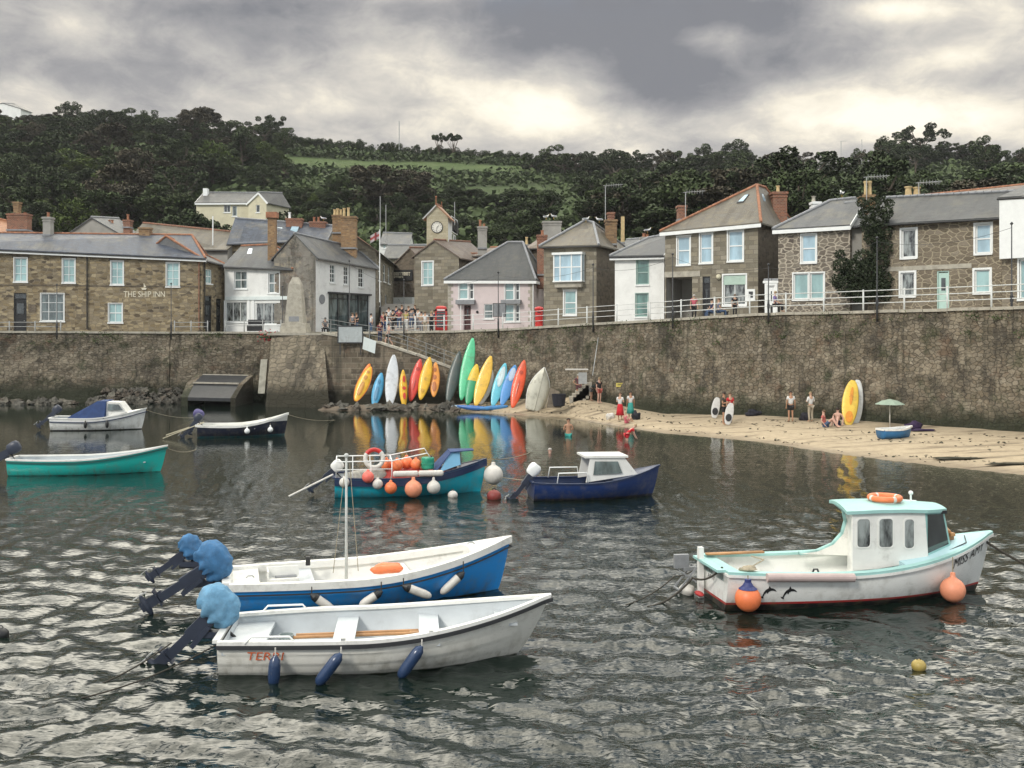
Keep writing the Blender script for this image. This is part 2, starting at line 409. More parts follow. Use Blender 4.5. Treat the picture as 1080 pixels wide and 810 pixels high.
# water: real waves, finer near the camera
mw,t,b=newmat('harbour_water'); g=t.node('ShaderNodeNewGeometry').outputs['Position']; z=t.node('ShaderNodeSeparateXYZ'); t.put(z.inputs[0],g)
att=t.node('ShaderNodeAttribute',attribute_name='zone').outputs['Color']; sp=t.node('ShaderNodeSeparateColor'); t.put(sp.inputs[0],att)
colw=t.mix(sp.outputs[0],(.006,.012,.009),(.050,.057,.038))
t.put(b.inputs['Base Color'],colw); b.inputs['Roughness'].default_value=.03; b.inputs['IOR'].default_value=1.40
gx=t.mapping(g,(.8,1.7,1))
f1=t.noise(gx,1.3,1.5,.4,.2); f2=t.noise(gx,5.5,1.5,.5,.3); 
gust=t.ss(t.noise(t.mapping(g,(.03,.06,1)),1.0,3,.5),.40,.60)
far=t.ss(z.outputs[1],62,30)    # sheltered under the quay
amp=t.math('MULTIPLY_ADD',t.math('MULTIPLY',far,t.math('MULTIPLY_ADD',gust,.5,.5)),.85,.15)
hgt=t.math('ADD',t.math('MULTIPLY',f1,.022),t.math('MULTIPLY',f2,.017))
bn=t.node('ShaderNodeBump'); bn.inputs['Distance'].default_value=1.0; t.put(bn.inputs['Height'],hgt); t.put(bn.inputs['Strength'],amp)
t.put(b.inputs['Normal'],bn.outputs[0])
rs=np.random.RandomState(3)
NXW,NYW=1000,760
py=np.linspace(60,1500,NYW)[::-1]       # 1500 -> close, 60 -> far
py=F*EYE/np.linspace(F*EYE/92,F*EYE/3.2,NYW)[::-1]
Yr=np.concatenate([[-40,-10,1.5],py,[100,140]])
s=np.linspace(-.58,.58,NXW); s=np.concatenate([[-8,-4,-2,-1.2,-.85,-.7],s,[.7,.85,1.2,2,4,8]])
Yg,Sg=np.meshgrid(Yr,s,indexing='ij'); Xg=Sg*np.maximum(Yg,12)
sx=np.maximum(Yg,3)*(1.16/NXW); sy=np.gradient(Yr)[:,None]*np.ones_like(Xg); sy=np.abs(sy)
Zg=np.zeros_like(Xg); DX=np.zeros_like(Xg)
amp0=np.clip((66-Yg)/34,0.10,1.0)
wx=Xg+.25*np.sin(Yg*.9+Xg*.3); wy=Yg+.25*np.sin(Xg*.7+1.3)
for i in range(90):
    lam=.16*(1.5/.16)**rs.rand(); k=2*PI/lam
    ang=rs.normal(-1.45,.75) if i%4 else rs.uniform(0,2*PI)
    a=.0135*lam**.8*(1.35 if .6<lam<1.8 else .8)*.62*.44
    att_=np.clip((lam/ (2.6*np.maximum(np.abs(sx*math.cos(ang)),np.abs(sy*math.sin(ang)))+1e-6))-.6,0,1)
    ph=k*(math.cos(ang)*wx+math.sin(ang)*wy)+rs.uniform(0,6.28)
    wv=np.sin(ph); Zg+=a*amp0*att_*(wv+.18*np.cos(2*ph))
edge=(np.abs(Sg)<=.6)&(Yg>3.1)&(Yg<93); Zg*=edge
vs=np.stack([Xg,Yg,Zg],-1).reshape(-1,3); ny,nx=Xg.shape
idx=np.arange(ny*nx).reshape(ny,nx); q=np.stack([idx[:-1,:-1],idx[:-1,1:],idx[1:,1:],idx[1:,:-1]],-1).reshape(-1,4)
me=bpy.data.meshes.new('harbour_water'); me.vertices.add(len(vs)); me.vertices.foreach_set('co',vs.ravel().astype(np.float32))
me.loops.add(q.size); me.loops.foreach_set('vertex_index',q.ravel().astype(np.int32)); me.polygons.add(len(q)); me.polygons.foreach_set('loop_start',np.arange(0,q.size,4,dtype=np.int32)); me.polygons.foreach_set('loop_total',np.full(len(q),4,dtype=np.int32))
me.polygons.foreach_set('use_smooth',np.ones(len(q),dtype=bool)); me.update(); me.materials.append(mw)
shal=np.array([[np.clip(1-(np.interp(x,[a for a,_ in SX],[c for _,c in SX])-y)/9.0,0,1) if x>-16 else 0 for x in (-99,)] for y in (0,)])
xsh=np.interp(vs[:,0],[a for a,_ in SX],[c for _,c in SX]); shal=np.clip(1-(xsh-vs[:,1])/10.0,0,1)**2; shal[vs[:,0]<-13]=0
ca=me.color_attributes.new('zone','FLOAT_COLOR','POINT'); cc=np.zeros((len(vs),4),np.float32); cc[:,0]=shal; cc[:,3]=1; ca.data.foreach_set('color',cc.ravel())
wo=bpy.data.objects.new('harbour_water',me); COL.objects.link(wo); tag(wo,kind='structure')
# ---------------- masonry and shared materials
m_sea=masonry('harbour_wall_stone',[(.15,.127,.092),(.23,.195,.14),(.34,.295,.22),(.19,.16,.115),(.26,.212,.148),(.29,.25,.185)],(.13,.11,.08),2.9,5.2,.06,.30,1.0,.95,.65,pos=True,bd=.10,green=.8,lowdark=(.2,1.5,(.036,.040,.022)))
m_ramp=masonry('ramp_stone',[(.09,.075,.055),(.17,.14,.10),(.23,.19,.14),(.12,.10,.075)],(.22,.19,.14),1.0,2.4,.10,.06,.8,.95,.4,pos=True,brick=True,green=.3,lowdark=(.2,1.0,(.03,.028,.018)))
m_bast=masonry('bastion_stone',[(.20,.17,.12),(.34,.29,.21),(.26,.22,.16),(.15,.13,.10)],(.17,.15,.11),1.6,3.0,.08,.14,.9,.95,.45,pos=True,green=.2,lowdark=(.3,1.5,(.035,.032,.02)))
m_inn=masonry('inn_stone',[(.12,.09,.055),(.32,.25,.14),(.46,.38,.24),(.20,.155,.09),(.36,.30,.20),(.09,.07,.05)],(.24,.20,.135),2.2,4.4,.07,.12,.6,.9,.3)
m_grey=masonry('squared_granite',[(.17,.15,.11),(.31,.275,.20),(.22,.20,.15),(.38,.345,.27)],(.16,.14,.11),1.5,3.2,.05,.03,.5,.9,.4,brick=True)
m_rough=masonry('rough_side_stone',[(.09,.075,.055),(.16,.13,.095),(.20,.165,.12),(.12,.10,.075)],(.14,.115,.085),2.5,4.5,.07,.15,.6,.9,.5)
m_rub=masonry('pale_pointed_rubble',[(.15,.125,.10),(.22,.19,.15),(.27,.24,.19),(.12,.10,.085)],(.44,.39,.31),2.2,3.9,.12,.22,.7,.9,.2)
m_rub2=masonry('brown_pointed_rubble',[(.14,.115,.08),(.24,.20,.145),(.19,.155,.11),(.29,.25,.19)],(.36,.31,.22),2.0,3.7,.09,.22,.7,.9,.25)
m_gable=masonry('grey_gable_stone',[(.20,.19,.165),(.28,.265,.23),(.24,.225,.195),(.15,.14,.12)],(.22,.21,.18),2.2,3.8,.08,.18,.5,.9,.6)
m_brick=masonry('chimney_brick',[(.28,.10,.055),(.38,.15,.08),(.22,.08,.05),(.33,.17,.10)],(.28,.22,.17),4.5,9,.12,.01,.4,.9,.4,brick=True)
m_obr=masonry('ochre_chimney',[(.34,.20,.09),(.25,.15,.08),(.40,.26,.13),(.17,.11,.07)],(.26,.19,.12),3.5,7,.10,.03,.4,.9,.5,brick=True)
m_white=pm('white_render',(.78,.79,.76),.85,.10,.9,.15,dirt=.25)
m_wpaint=pm('white_paint',(.80,.82,.80),.5,.06,3,.05)
m_cream=pm('cream_render',(.62,.58,.42),.85,.12,.9,.15,dirt=.2)
m_pink=pm('pink_render',(.64,.555,.545),.85,.08,.8,.12,dirt=.2)
m_pale=pm('pale_blue_render',(.70,.77,.75),.85,.08,.9,.12,dirt=.2)
m_gran=pm('dressed_granite',(.40,.375,.31),.9,.25,3,.4,dirt=.4)
m_grend=pm('grey_render',(.33,.32,.29),.9,.2,1,.3,dirt=.4)
m_black=pm('black_paint',(.018,.019,.02),.45,.2,4,.03)
m_iron=pm('dark_iron',(.035,.037,.04),.55,.2,6,.05)
m_terra=pm('terracotta',(.34,.155,.085),.85,.4,3,.3,dirt=.5)
m_buff=pm('buff_pot',(.55,.42,.22),.8,.25,4,.2)
m_gal=pm('galvanised_steel',(.42,.43,.42),.5,.15,5,.05,metal=.4)
m_lead=pm('lead_flashing',(.24,.25,.26),.6,.2,5,.1)
m_red=pm('red_paint',(.50,.025,.02),.4,.15,4,.03)
m_gfr=pm('sage_frame',(.30,.42,.38),.5,.08,3,.03)
m_dark=pm('opening_shade',(.012,.012,.013),.8,.2,2,0)
def slate(name,c1,c2,c3,lich=.35,rw=3.2,rh=5.5):
    m,t,b=newmat(name); uv=t.node('ShaderNodeUVMap',uv_map='UVMap').outputs[0]
    bn=t.node('ShaderNodeTexBrick'); t.put(bn.inputs['Vector'],uv); bn.inputs['Scale'].default_value=1; bn.inputs['Brick Width'].default_value=1/rw; bn.inputs['Row Height'].default_value=1/rh; bn.inputs['Mortar Size'].default_value=.006
    bn.inputs['Color1'].default_value=(0,0,0,1); bn.inputs['Color2'].default_value=(1,1,1,1); bn.inputs['Mortar'].default_value=(0,0,0,1)
    c=t.ramp(bn.outputs[0],[(0,c1),(.5,c2),(1,c3)])
    n=t.noise(uv,.45,6,.7); c=t.mix(t.math('MULTIPLY',t.ss(n,.48,.72),lich),c,(.24,.21,.13))
    n2=t.noise(t.mapping(uv,(1.4,.25,1)),1.2,6,.7); c=t.mix(t.math('MULTIPLY',t.ss(n2,.45,.65),.6),c,dk(c2,.45))
    f=t.noise(uv,22,3,.7); c=t.mix(.4,c,t.ramp(f,[(.3,(.5,.5,.5)),(.7,(1,1,1))]),'MULTIPLY')
    t.put(b.inputs['Base Color'],c); t.put(b.inputs['Roughness'],t.math('MULTIPLY_ADD',bn.outputs[0],.2,.5))
    sw=t.node('ShaderNodeSeparateXYZ'); t.put(sw.inputs[0],uv); saw=t.math('FRACT',t.math('MULTIPLY',sw.outputs[1],rh))
    t.put(b.inputs['Normal'],t.bump(t.math('ADD',t.math('MULTIPLY',saw,-1.0),t.math('MULTIPLY',bn.outputs[0],.4)),.5,.03)); return m
r_blue=slate('blue_slate',(.035,.045,.065),(.06,.075,.105),(.10,.12,.155),.45)
r_grey=slate('grey_slate',(.045,.05,.056),(.075,.082,.088),(.12,.125,.125),.45)
r_lich=slate('lichened_slate',(.09,.083,.065),(.125,.11,.083),(.17,.145,.105),.5)
r_brown=slate('brown_slate',(.10,.07,.055),(.14,.10,.075),(.17,.13,.10),.5)
r_dark=slate('dark_slate',(.035,.04,.042),(.055,.06,.062),(.085,.088,.085),.3)
r_tile=slate('orange_tile_roof',(.34,.14,.06),(.42,.20,.09),(.28,.13,.07),.5)
def glassm(name,c,rough=.08,var=.5,sc_=1.3,metal=0.0):
    m,t,b=newmat(name); g=t.node('ShaderNodeNewGeometry').outputs['Position']
    n=t.noise(t.mapping(g,(1,1,.35)),sc_,4,.6); cc=t.ramp(n,[(.38,dk(c,1-var)),(.62,c)]); t.put(b.inputs['Base Color'],cc); b.inputs['Roughness'].default_value=rough
    b.inputs['Specular IOR Level'].default_value=.8; b.inputs['Coat Weight'].default_value=.6; b.inputs['Coat Roughness'].default_value=.03; b.inputs['Metallic'].default_value=metal
    return m
g_cyan=glassm('sky_tint_glass',(.36,.56,.56),.15,.35)  # pale cyan sky reflection put into the pane's base colour
g_blue=glassm('blue_sky_tint_glass',(.42,.60,.70),.15,.3)  # bluer version, reflected sky again painted as base colour
g_dark=glassm('dark_glass',(.05,.06,.06),.06,.7,2.5)
g_mid=glassm('dim_sky_tint_glass',(.17,.22,.22),.1,.7,2.2)  # dimmer pane, its reflected sky tone also held in the colour
g_green=glassm('green_tint_glass',(.16,.32,.28),.12,.5)  # plain green tint in the pane colour
g_pat=glassm('painted_reflection_glass',(.30,.33,.32),.1,.97,4.0)  # pale and dark patches in the colour stand in for reflections
# ---------------- sea walls
def wall_strip(pts,zb,mat,name,batter=.06,step=.35,amp=.07,thick=.8,mb=None,seed=0,topfn=None):
    mb=MB(); L=[0]
    for a,b in zip(pts,pts[1:]): L.append(L[-1]+math.hypot(b[0]-a[0],b[1]-a[1]))
    n=int(L[-1]/step)+1; H=[]
    def at(s):
        for i in range(len(L)-1):
            if s<=L[i+1]+1e-6:
                k=(s-L[i])/(L[i+1]-L[i]); a,b=pts[i],pts[i+1]; d=Vector((b[0]-a[0],b[1]-a[1])).normalized(); return Vector((a[0]+(b[0]-a[0])*k,a[1]+(b[1]-a[1])*k,a[2]+(b[2]-a[2])*k)),Vector((d.y,-d.x,0))
    nz=20; vs=[];fs=[]
    for i in range(n+1):
        p,nn=at(min(L[-1],L[-1]*i/n)); 
        for j in range(nz+1):
            z=zb+(p.z-zb)*j/nz; off=(p.z-z)*batter
            q=Vector((p.x,p.y,z))+nn*off
            a=noise.noise(q*1.1+Vector((seed,0,0)))*amp*1.3+noise.noise(q*2.9)*amp*.7
            if j==nz: a*=.2
            vs.append(q+nn*a)
        vs.append(Vector((p.x,p.y,p.z))-nn*thick); vs.append(Vector((p.x,p.y,zb))-nn*thick)
    m=nz+3
    for i in range(n):
        for j in range(m-1): fs.append((i*m+j,(i+1)*m+j,(i+1)*m+j+1,i*m+j+1))
    mb.add(vs,fs); mb.poly(vs[:m]); mb.poly(vs[-m:])
    return mb
def coping(pts,mat,name,w=.55,h=.16,parent=None,step=1.1,off=.12):
    mb=MB(); s0=0
    for a,b in zip(pts,pts[1:]):
        a=Vector(a);b=Vector(b);d=b-a;n=max(1,int(d.length/step)); dn=Vector((d.y,-d.x,0)).normalized()
        for i in range(n):
            p=a+d*((i+.012)/n); q=a+d*((i+.988)/n); o=dn*(off-w/2+random.uniform(-.015,.015)); zz=Vector((0,0,h/2+random.uniform(-.012,.012)))
            mb.beam(p+o+zz,q+o+zz,w,h)
    return mb.build(name,mat,parent)
def mkwall(name,label,pts,zb,mat,cat='sea wall',cm=None,**k):
    base=Vector((pts[0][0],pts[0][1],0))
    e=empty(name,base,label,cat)
    with world_of(base):
        wall_strip(pts,zb,mat,name,**k).build('wall',mat,e,smooth=False)
        coping(pts,cm or m_gran,'coping',parent=e)
    return e
i0=[p for p in WX if p[0]<-20.5]; i1=[p for p in WX if p[0]>=-12]
left_pts=[(-61,wallY(-61),5.6),(-46.2,80.5,5.6),(-27.6,wallY(-27.6),quayZ(-27.6)-.02)]
mkwall('sea_wall','long mottled stone sea wall below the inn with boulders at its foot',left_pts,-1.2,m_sea,seed=2,amp=.12)
lp2=[(-27.55,wallY(-27.6)-.0,5.52),(-20.2,wallY(-20.2)-.0,5.5),(-11.2,80.6,5.5)]
mkwall('sea_wall','short recessed stone sea wall behind the dark slipway and the memorial bastion',lp2,-1.2,m_sea,seed=9,amp=.12)
mkwall('sea_wall','tall brown rubble sea wall curving behind the sandy beach below the white railing',[(p[0],p[1],p[2]) for p in [(-11.1,wallY(-11.1),5.5)]+i1[1:]],-1.0,m_sea,seed=5,amp=.14)
# granite courses set proud near the parapet between ramp and steps
# bastion
bp=Vector((xy(316,80).x,79,0)); e=empty('stone_bastion',bp,'pale battered stone bastion standing in the water under the granite memorial','bastion')
with world_of(bp):
    A=[xy(287,78.6),xy(341,78.0),xy(341,84),xy(287,84)]; B=[xy(279,76.6),xy(349,75.6),xy(349,84),xy(279,84)]
    mb=MB(); n=16; vs=[];fs=[]
    def P(k,j,nk=14):
        s=j/18
        a=Vector(A[k%4]);b=Vector(B[k%4]); return b.lerp(a,s)
    for (k0,k1) in ((0,1),(3,0),(1,2)):
        b0=len(vs)
        for i in range(21):
            for j in range(19):
                u=i/20; q=P(k0,j).lerp(P(k1,j),u); z=-1.2+6.6*j/18; v=Vector((q.x,q.y,z)); a=(noise.noise(v*1.2)*.09+noise.noise(v*3)*.04) if (0<i<20) else 0
                nn=Vector((P(k1,j)-P(k0,j))).normalized(); v+=Vector((nn.y,-nn.x,0))*a; vs.append(v)
        for i in range(20):
            for j in range(18): fs.append((b0+i*19+j,b0+(i+1)*19+j,b0+(i+1)*19+j+1,b0+i*19+j+1))
    mb.add(vs,fs); mb.build('wall',m_bast,e)
    MB().box((0+bp.x,81.2,5.47),(4.3,5.8,.18)).build('coping',m_gran,e)
# slipway ramp down to the beach
rp=[Vector((xy(p,d).x,d,z)) for p,d,z in ((339,77.75,5.48),(400,77.1,4.75),(440,76.4,3.85),(478,75.9,2.85),(512,75.3,1.85),(545,74.3,.85))]
e=empty('beach_ramp',rp[0]*1,'sloping stone ramp with a metal handrail going down to the beach behind the kayaks','ramp'); e.location.z=0
with world_of((rp[0].x,rp[0].y,0)):
    rp2=[p+Vector((0,.0,0)) for p in rp]
    wall_strip([tuple(p) for p in rp2],-1.0,m_ramp,'x',amp=.05,thick=.5,seed=3,batter=.05).build('wall',m_ramp,e)
    mb=MB()
    for a,b in zip(rp2,rp2[1:]): mb.poly([a+Vector((0,.2,-.05)),b+Vector((0,.2,-.05)),b+Vector((0,4.0,-.05)),a+Vector((0,4.4,-.05))])
    mb.build('walkway',m_gran,e)
    coping([tuple(p) for p in rp2],m_gran,'coping',parent=e)
    rl=MB(); m_rail2_=pm('dull_handrail',(.22,.23,.22),.6,.2,5,.05)
    for h in (.45,.78,1.1):
        rl.tube([p+Vector((0,-.05,h+.1)) for p in rp2[:5]],.022,6)
    rl.build('handrail',m_rail2_,e,smooth=True)
    for a,b,n in ((0,1,3),(1,2,2),(2,3,2),(3,4,1)):
        for k in range(n):
            p=rp2[a].lerp(rp2[b],(k+.5)/n)+Vector((0,-.05,.1)); MB().tube([p,p+Vector((0,0,1.12))],.035,6).build('post',m_rail2_,e)
# stone quay front between bastion and ramp
# dark slip cover left of the bastion
bp=Vector((xy(225,78).x,78,0)); e=empty('slipway_cover',bp,'dark inclined slab over a black slipway opening between stone cheeks','slipway')
with world_of(bp):
    TL,TR=W(214,395,81.6),W(262,396,81.6); ML,MR=W(204,404,79.6),W(252,405,79.4); BL,BR=W(198,419,77.5),W(243,420,77.3)
    m_slab=pm('dark_wet_slab',(.028,.030,.033),.5,.3,2,.2); th=Vector((0,0,-.25))
    MB().prism([TL,TR,MR,ML],th).prism([ML+Vector((0,0,-.06)),MR+Vector((0,0,-.06)),BR,BL],th).build('slab',m_slab,e)
    MB().beam(TL,TR,.15,.1).build('edge_beam',m_gran,e)
    MB().beam(ML+Vector((0,-.02,.03)),MR+Vector((0,-.02,.03)),.18,.12).build('edge_beam',m_gran,e)
    for (a,b,c,w_) in ((TL,ML,BL,-.55),(TR,MR,BR,.35)):
        pts=[a,b,c,Vector((c.x,c.y,-1.2)),Vector((a.x,a.y,-1.2))]; pts=[p+Vector((0,0,.0)) for p in pts]
        MB().prism(pts,(w_,.1,0)).build('cheek_wall',m_bast if w_>0 else m_sea,e)
    MB().box((bp.x+.1,82.0,.4),(3.8,.2,3.2)).build('shade_sheet',m_dark,e)  # near-black sheet added to paint the shade inside the slipway opening
mb=MB(); a=W(276,380,79.2); mb.prism([W(272,415,78.2),W(279,415,78.2),W(282,379,80.2),W(275,379,80.2)],(0,.5,0))
tag(mb.build('leaning_timber',pm('weathered_timber',(.30,.29,.24),.9,.3,2,.2)),'pale weathered timber baulk leaning on the wall left of the bastion','timber')
mb=MB(); mb.prism([W(281,414,78.0),W(287,414,78.0),W(291,380,80.1),W(285,379,80.1)],(0,.5,0))
tag(mb.build('leaning_timber',pm('dark_timber',(.10,.10,.085),.9,.3,2,.2)),'darker timber baulk leaning beside the pale one against the bastion','timber')
# concrete steps behind the white dinghy
bp=Vector((xy(605,70).x,70,.6)); e=empty('stone_steps',bp,'worn stone steps against the wall beside the upended white dinghy','steps')
with world_of(bp):
    for k in range(6):
        x0=xy(575,69.5).x+.42*k; MB().box((x0+ (4.2-.42*k)/2-.2,70.2,.75+.2*k),( .44,1.6,.9)).build('step',m_gran,e)
    MB().prism([W(580,409,68.2),W(590,413,68),W(592,430,67.6),W(577,430,67.6)],(0,.35,0)).build('side_wall',m_rough,e)
# ---------------- railings
def railing(label,pts,mat,sp=2.6,h=1.15,r=.045,rails=(.42,.78,1.12),off=0,group=None,name='railing',post=.09):
    base=Vector(pts[0]); e=empty(name,base,label,'railing',group)
    with world_of(base):
        P=[Vector(p) for p in pts]; 
        L=[0]
        for a,b in zip(P,P[1:]): L.append(L[-1]+(b-a).length)
        def at(s):
            for i in range(len(L)-1):
                if s<=L[i+1]+1e-5: return P[i].lerp(P[i+1],(s-L[i])/(L[i+1]-L[i]))
            return P[-1]
        n=max(1,round(L[-1]/sp))
        proto=None
        for i in range(n+1):
            p=at(L[-1]*i/n)
            if proto is None:
                mb=MB(); mb.tube([(0,0,-.25),(0,0,h-.02)],post*.55,8).ball((0,0,h),post*.62,8)
                ORGs=ORG[0]; ORG[0]=Vector((0,0,0)); proto=mb.build('post',mat,e,smooth=True); ORG[0]=ORGs; proto.location=p-base
            else:
                c=proto.copy(); COL.objects.link(c); c.parent=e; c.location=p-base
        mb=MB()
        for z in rails: mb.tube([p+Vector((0,0,z)) for p in [at(L[-1]*i/(n*2)) for i in range(n*2+1)]],r*.62,6)
        mb.build('rail',mat,e,smooth=True)
    return e
def qp(px,d,dz=.12): x=xy(px,d).x; return (x,wallY(x)+.15,quayZ(x)+dz)
def wallpts(x0,x1,n=14): return [(x,wallY(x)+.12,quayZ(x)+.14) for x in [x0+(x1-x0)*i/n for i in range(n+1)]]
m_rail=pm('painted_rail',(.62,.64,.62),.5,.12,6,.05,dirt=.35)
m_rail2=pm('grey_rail',(.33,.34,.33),.55,.15,6,.05,dirt=.3)
railing('long white painted railing along the top of the beach wall up to the right edge',wallpts(9.0,27.5,20),m_rail,2.45)
railing('white and grey railing above the surfboards in front of the pink house',wallpts(-9.8,8.9,12),m_rail,2.5,r=.035)
railing('low grey railing in front of the inn door',[(x,wallY(x)+.5,5.72) for x in (-44,-38.5,-36.2)],m_rail2,1.9,.75,rails=(.35,.7))
railing('low grey railing near the right corner of the inn',[(x,wallY(x)+.5,5.72) for x in (-27.4,-24.8)],m_rail2,1.3,.8,rails=(.35,.7))
railing('grey railing beside the planters of the white shop',[(x,wallY(x)+.5,5.7) for x in (-23.4,-20.9,-18.9)],m_rail2,1.7,.9,rails=(.45,.82))
# ---------------- buildings
class Fac:
    def __init__(s,P0,P1): s.P0=Vector(P0);s.P1=Vector(P1);s.W=(s.P1-s.P0).length;s.t=(s.P1-s.P0)/s.W; s.n=Vector((s.t.y,-s.t.x))  # outward (towards camera)
    def uz(s,px,py):
        k=(px-540)/F; # find Y: P0+u t = (k Y, Y)
        den=s.t.x-k*s.t.y; u=(k*s.P0.y-s.P0.x)/den; Y=s.P0.y+u*s.t.y; return u,EYE+(HY-py)/F*Y
    def p(s,u,z,off=0): q=s.P0+s.t*u+s.n*off; return Vector((q.x,q.y,z))
def hole_wall(mb,fc,z0,zl,zr,rects,m=0,rev=.16,mrev=None):
    W_=fc.W; us=sorted({0,W_,*[min(max(r[0],.02),W_-.02) for r in rects],*[min(max(r[1],.02),W_-.02) for r in rects]})
    zt=min(zl,zr)-.001; zs=sorted({z0,zt,*[max(z0,r[2]) for r in rects],*[min(zt,r[3]) for r in rects]})
    for a,b in zip(us,us[1:]):
        for c,d in zip(zs,zs[1:]):
            mu,mz=(a+b)/2,(c+d)/2
            if any(r[0]<mu<r[1] and r[2]<mz<r[3] for r in rects): continue
            mb.poly([fc.p(a,c),fc.p(b,c),fc.p(b,d),fc.p(a,d)],m)
    if abs(zl-zr)>.01: mb.poly([fc.p(0,zt),fc.p(W_,zt),fc.p(W_,zr),fc.p(0,zl)],m)
    for r in rects:
        a,b,c,d=max(r[0],.02),min(r[1],W_-.02),max(r[2],z0),min(r[3],zt); e=-rev
        for q in (((a,c),(a,d)),((b,c),(b,d)),((a,c),(b,c)),((a,d),(b,d))):
            (u1,z1),(u2,z2)=q; mb.poly([fc.p(u1,z1),fc.p(u2,z2),fc.p(u2,z2,e),fc.p(u1,z1,e)],m if mrev is None else mrev)
def fbox(mb,fc,u0,u1,z0,z1,o0,o1,m=0):
    vs=[fc.p(u,z,o) for o in (o0,o1) for u,z in ((u0,z0),(u1,z0),(u1,z1),(u0,z1))]
    mb.add(vs,[(3,2,1,0),(4,5,6,7),(0,1,5,4),(1,2,6,5),(2,3,7,6),(3,0,4,7)],m)
def window(parent,fc,r,cols=1,rows=2,frame=None,glass=None,sill=True,lintel=None,fw=.075,name='window',bay=0,surround=0,sillm=None):
    u0,u1,z0,z1=r; mb=MB(); o0,o1=-.14,-.07
    if surround: 
        s=surround
        fbox(mb,fc,u0-s,u0,z0-s*.5,z1+s,-.05,.03); fbox(mb,fc,u1,u1+s,z0-s*.5,z1+s,-.05,.03); fbox(mb,fc,u0,u1,z1,z1+s,-.05,.028)
    fbox(mb,fc,u0,u0+fw,z0,z1,o0,o1); fbox(mb,fc,u1-fw,u1,z0,z1,o0,o1); fbox(mb,fc,u0+fw,u1-fw,z0,z0+fw,o0,o1); fbox(mb,fc,u0+fw,u1-fw,z1-fw,z1,o0,o1)
    for i in range(1,cols):
        u=u0+(u1-u0)*i/cols; fbox(mb,fc,u-.022,u+.022,z0+fw,z1-fw,o0+.01,o1-.012)
    for j in range(1,rows):
        z=z0+(z1-z0)*j/rows; w_=.04 if (j==rows/2 or rows==2) else .018; fbox(mb,fc,u0+fw,u1-fw,z-w_,z+w_,o0+.012,o1-.008)
    w_=mb.build(name,frame or m_wpaint,parent)
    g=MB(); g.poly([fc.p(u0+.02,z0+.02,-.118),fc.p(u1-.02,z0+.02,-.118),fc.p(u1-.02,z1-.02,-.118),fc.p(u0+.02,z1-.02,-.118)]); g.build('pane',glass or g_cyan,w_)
    if sill:
        s=MB(); fbox(s,fc,u0-.1,u1+.1,z0-.12,z0-.005,-.1,.09); s.build('sill',sillm or m_wpaint,w_)
    if lintel:
        s=MB(); fbox(s,fc,u0-.18,u1+.18,z1+.01,z1+.26,-.03,.025); s.build('lintel',lintel,w_)
    return w_
def door(parent,fc,r,m,glass=True,fan=True,frame=None):
    u0,u1,z0,z1=r; mb=MB(); f=.07
    fbox(mb,fc,u0,u0+f,z0,z1,-.15,-.05); fbox(mb,fc,u1-f,u1,z0,z1,-.15,-.05); fbox(mb,fc,u0+f,u1-f,z1-f,z1,-.15,-.05)
    ft=z1-(.45 if fan else f)
    if fan: fbox(mb,fc,u0+f,u1-f,ft-.05,ft,-.15,-.052)
    fbox(mb,fc,u0+f+.01,u1-f-.01,z0,ft-.055,-.14,-.10)
    for k in (0,1):
        a=z0+.15+k*(ft-z0)*.48; fbox(mb,fc,u0+f+.12,u1-f-.12,a,a+(ft-z0)*.38,-.10,-.085)
    d=mb.build('door',m,parent)
    if fan or glass:
        g=MB(); 
        if fan: g.poly([fc.p(u0+f,ft,-.12),fc.p(u1-f,ft,-.12),fc.p(u1-f,z1-f,-.12),fc.p(u0+f,z1-f,-.12)])
        a=z0+.15+(ft-z0)*.5; g.poly([fc.p(u0+f+.16,a,-.08),fc.p(u1-f-.16,a,-.08),fc.p(u1-f-.16,a+(ft-z0)*.3,-.08),fc.p(u0+f+.16,a+(ft-z0)*.3,-.08)])
        g.build('pane',g_dark,d)
    h=MB(); p=fc.p(u1-f-.12,z0+1.0,-.06); h.ball(p,.035,8); h.build('handle',m_gal,d); return d
def chimney(parent,x0,x1,yt,yb,d,mat=None,pots=(),dep=.7,potm=None,cap=True,potr=.13,poth=None):
    a=W(x0,yt,d);b=W(x1,yb,d); w_=b.x-a.x; zt=a.z; zb=b.z-1.2; cx=(a.x+b.x)/2; mb=MB()
    mb.box((cx,d,(zt+zb)/2),(w_,dep,zt-zb))
    if cap: mb.box((cx,d,zt-.10),(w_+.16,dep+.16,.16)); mb.box((cx,d,zt-.36),(w_+.09,dep+.09,.12))
    c=mb.build('chimney',mat or m_brick,parent)
    MB().box((cx,d,b.z-.02),(w_+.06,dep+.3,.14)).build('flashing',m_lead,c)
    for (pxp,pyp) in pots:
        p=W(pxp,pyp,d); h=p.z-zt; q=MB(); q.lathe([(potr*1.1,0),(potr,.08),(potr*.85,h*.7),(potr*.95,h*.85),(potr*1.15,h*.86),(potr*1.15,h),(potr*.7,h),(potr*.7,h*.7)],(p.x,d,zt),10)
        q.build('chimney_pot',potm or m_terra,c,smooth=False)
    return c
def roof_slab(mb,pts,th=.13,m=0):
    p=[Vector(q) for q in pts]; mb.prism([q+Vector((0,0,-th)) for q in p],(0,0,th),m)
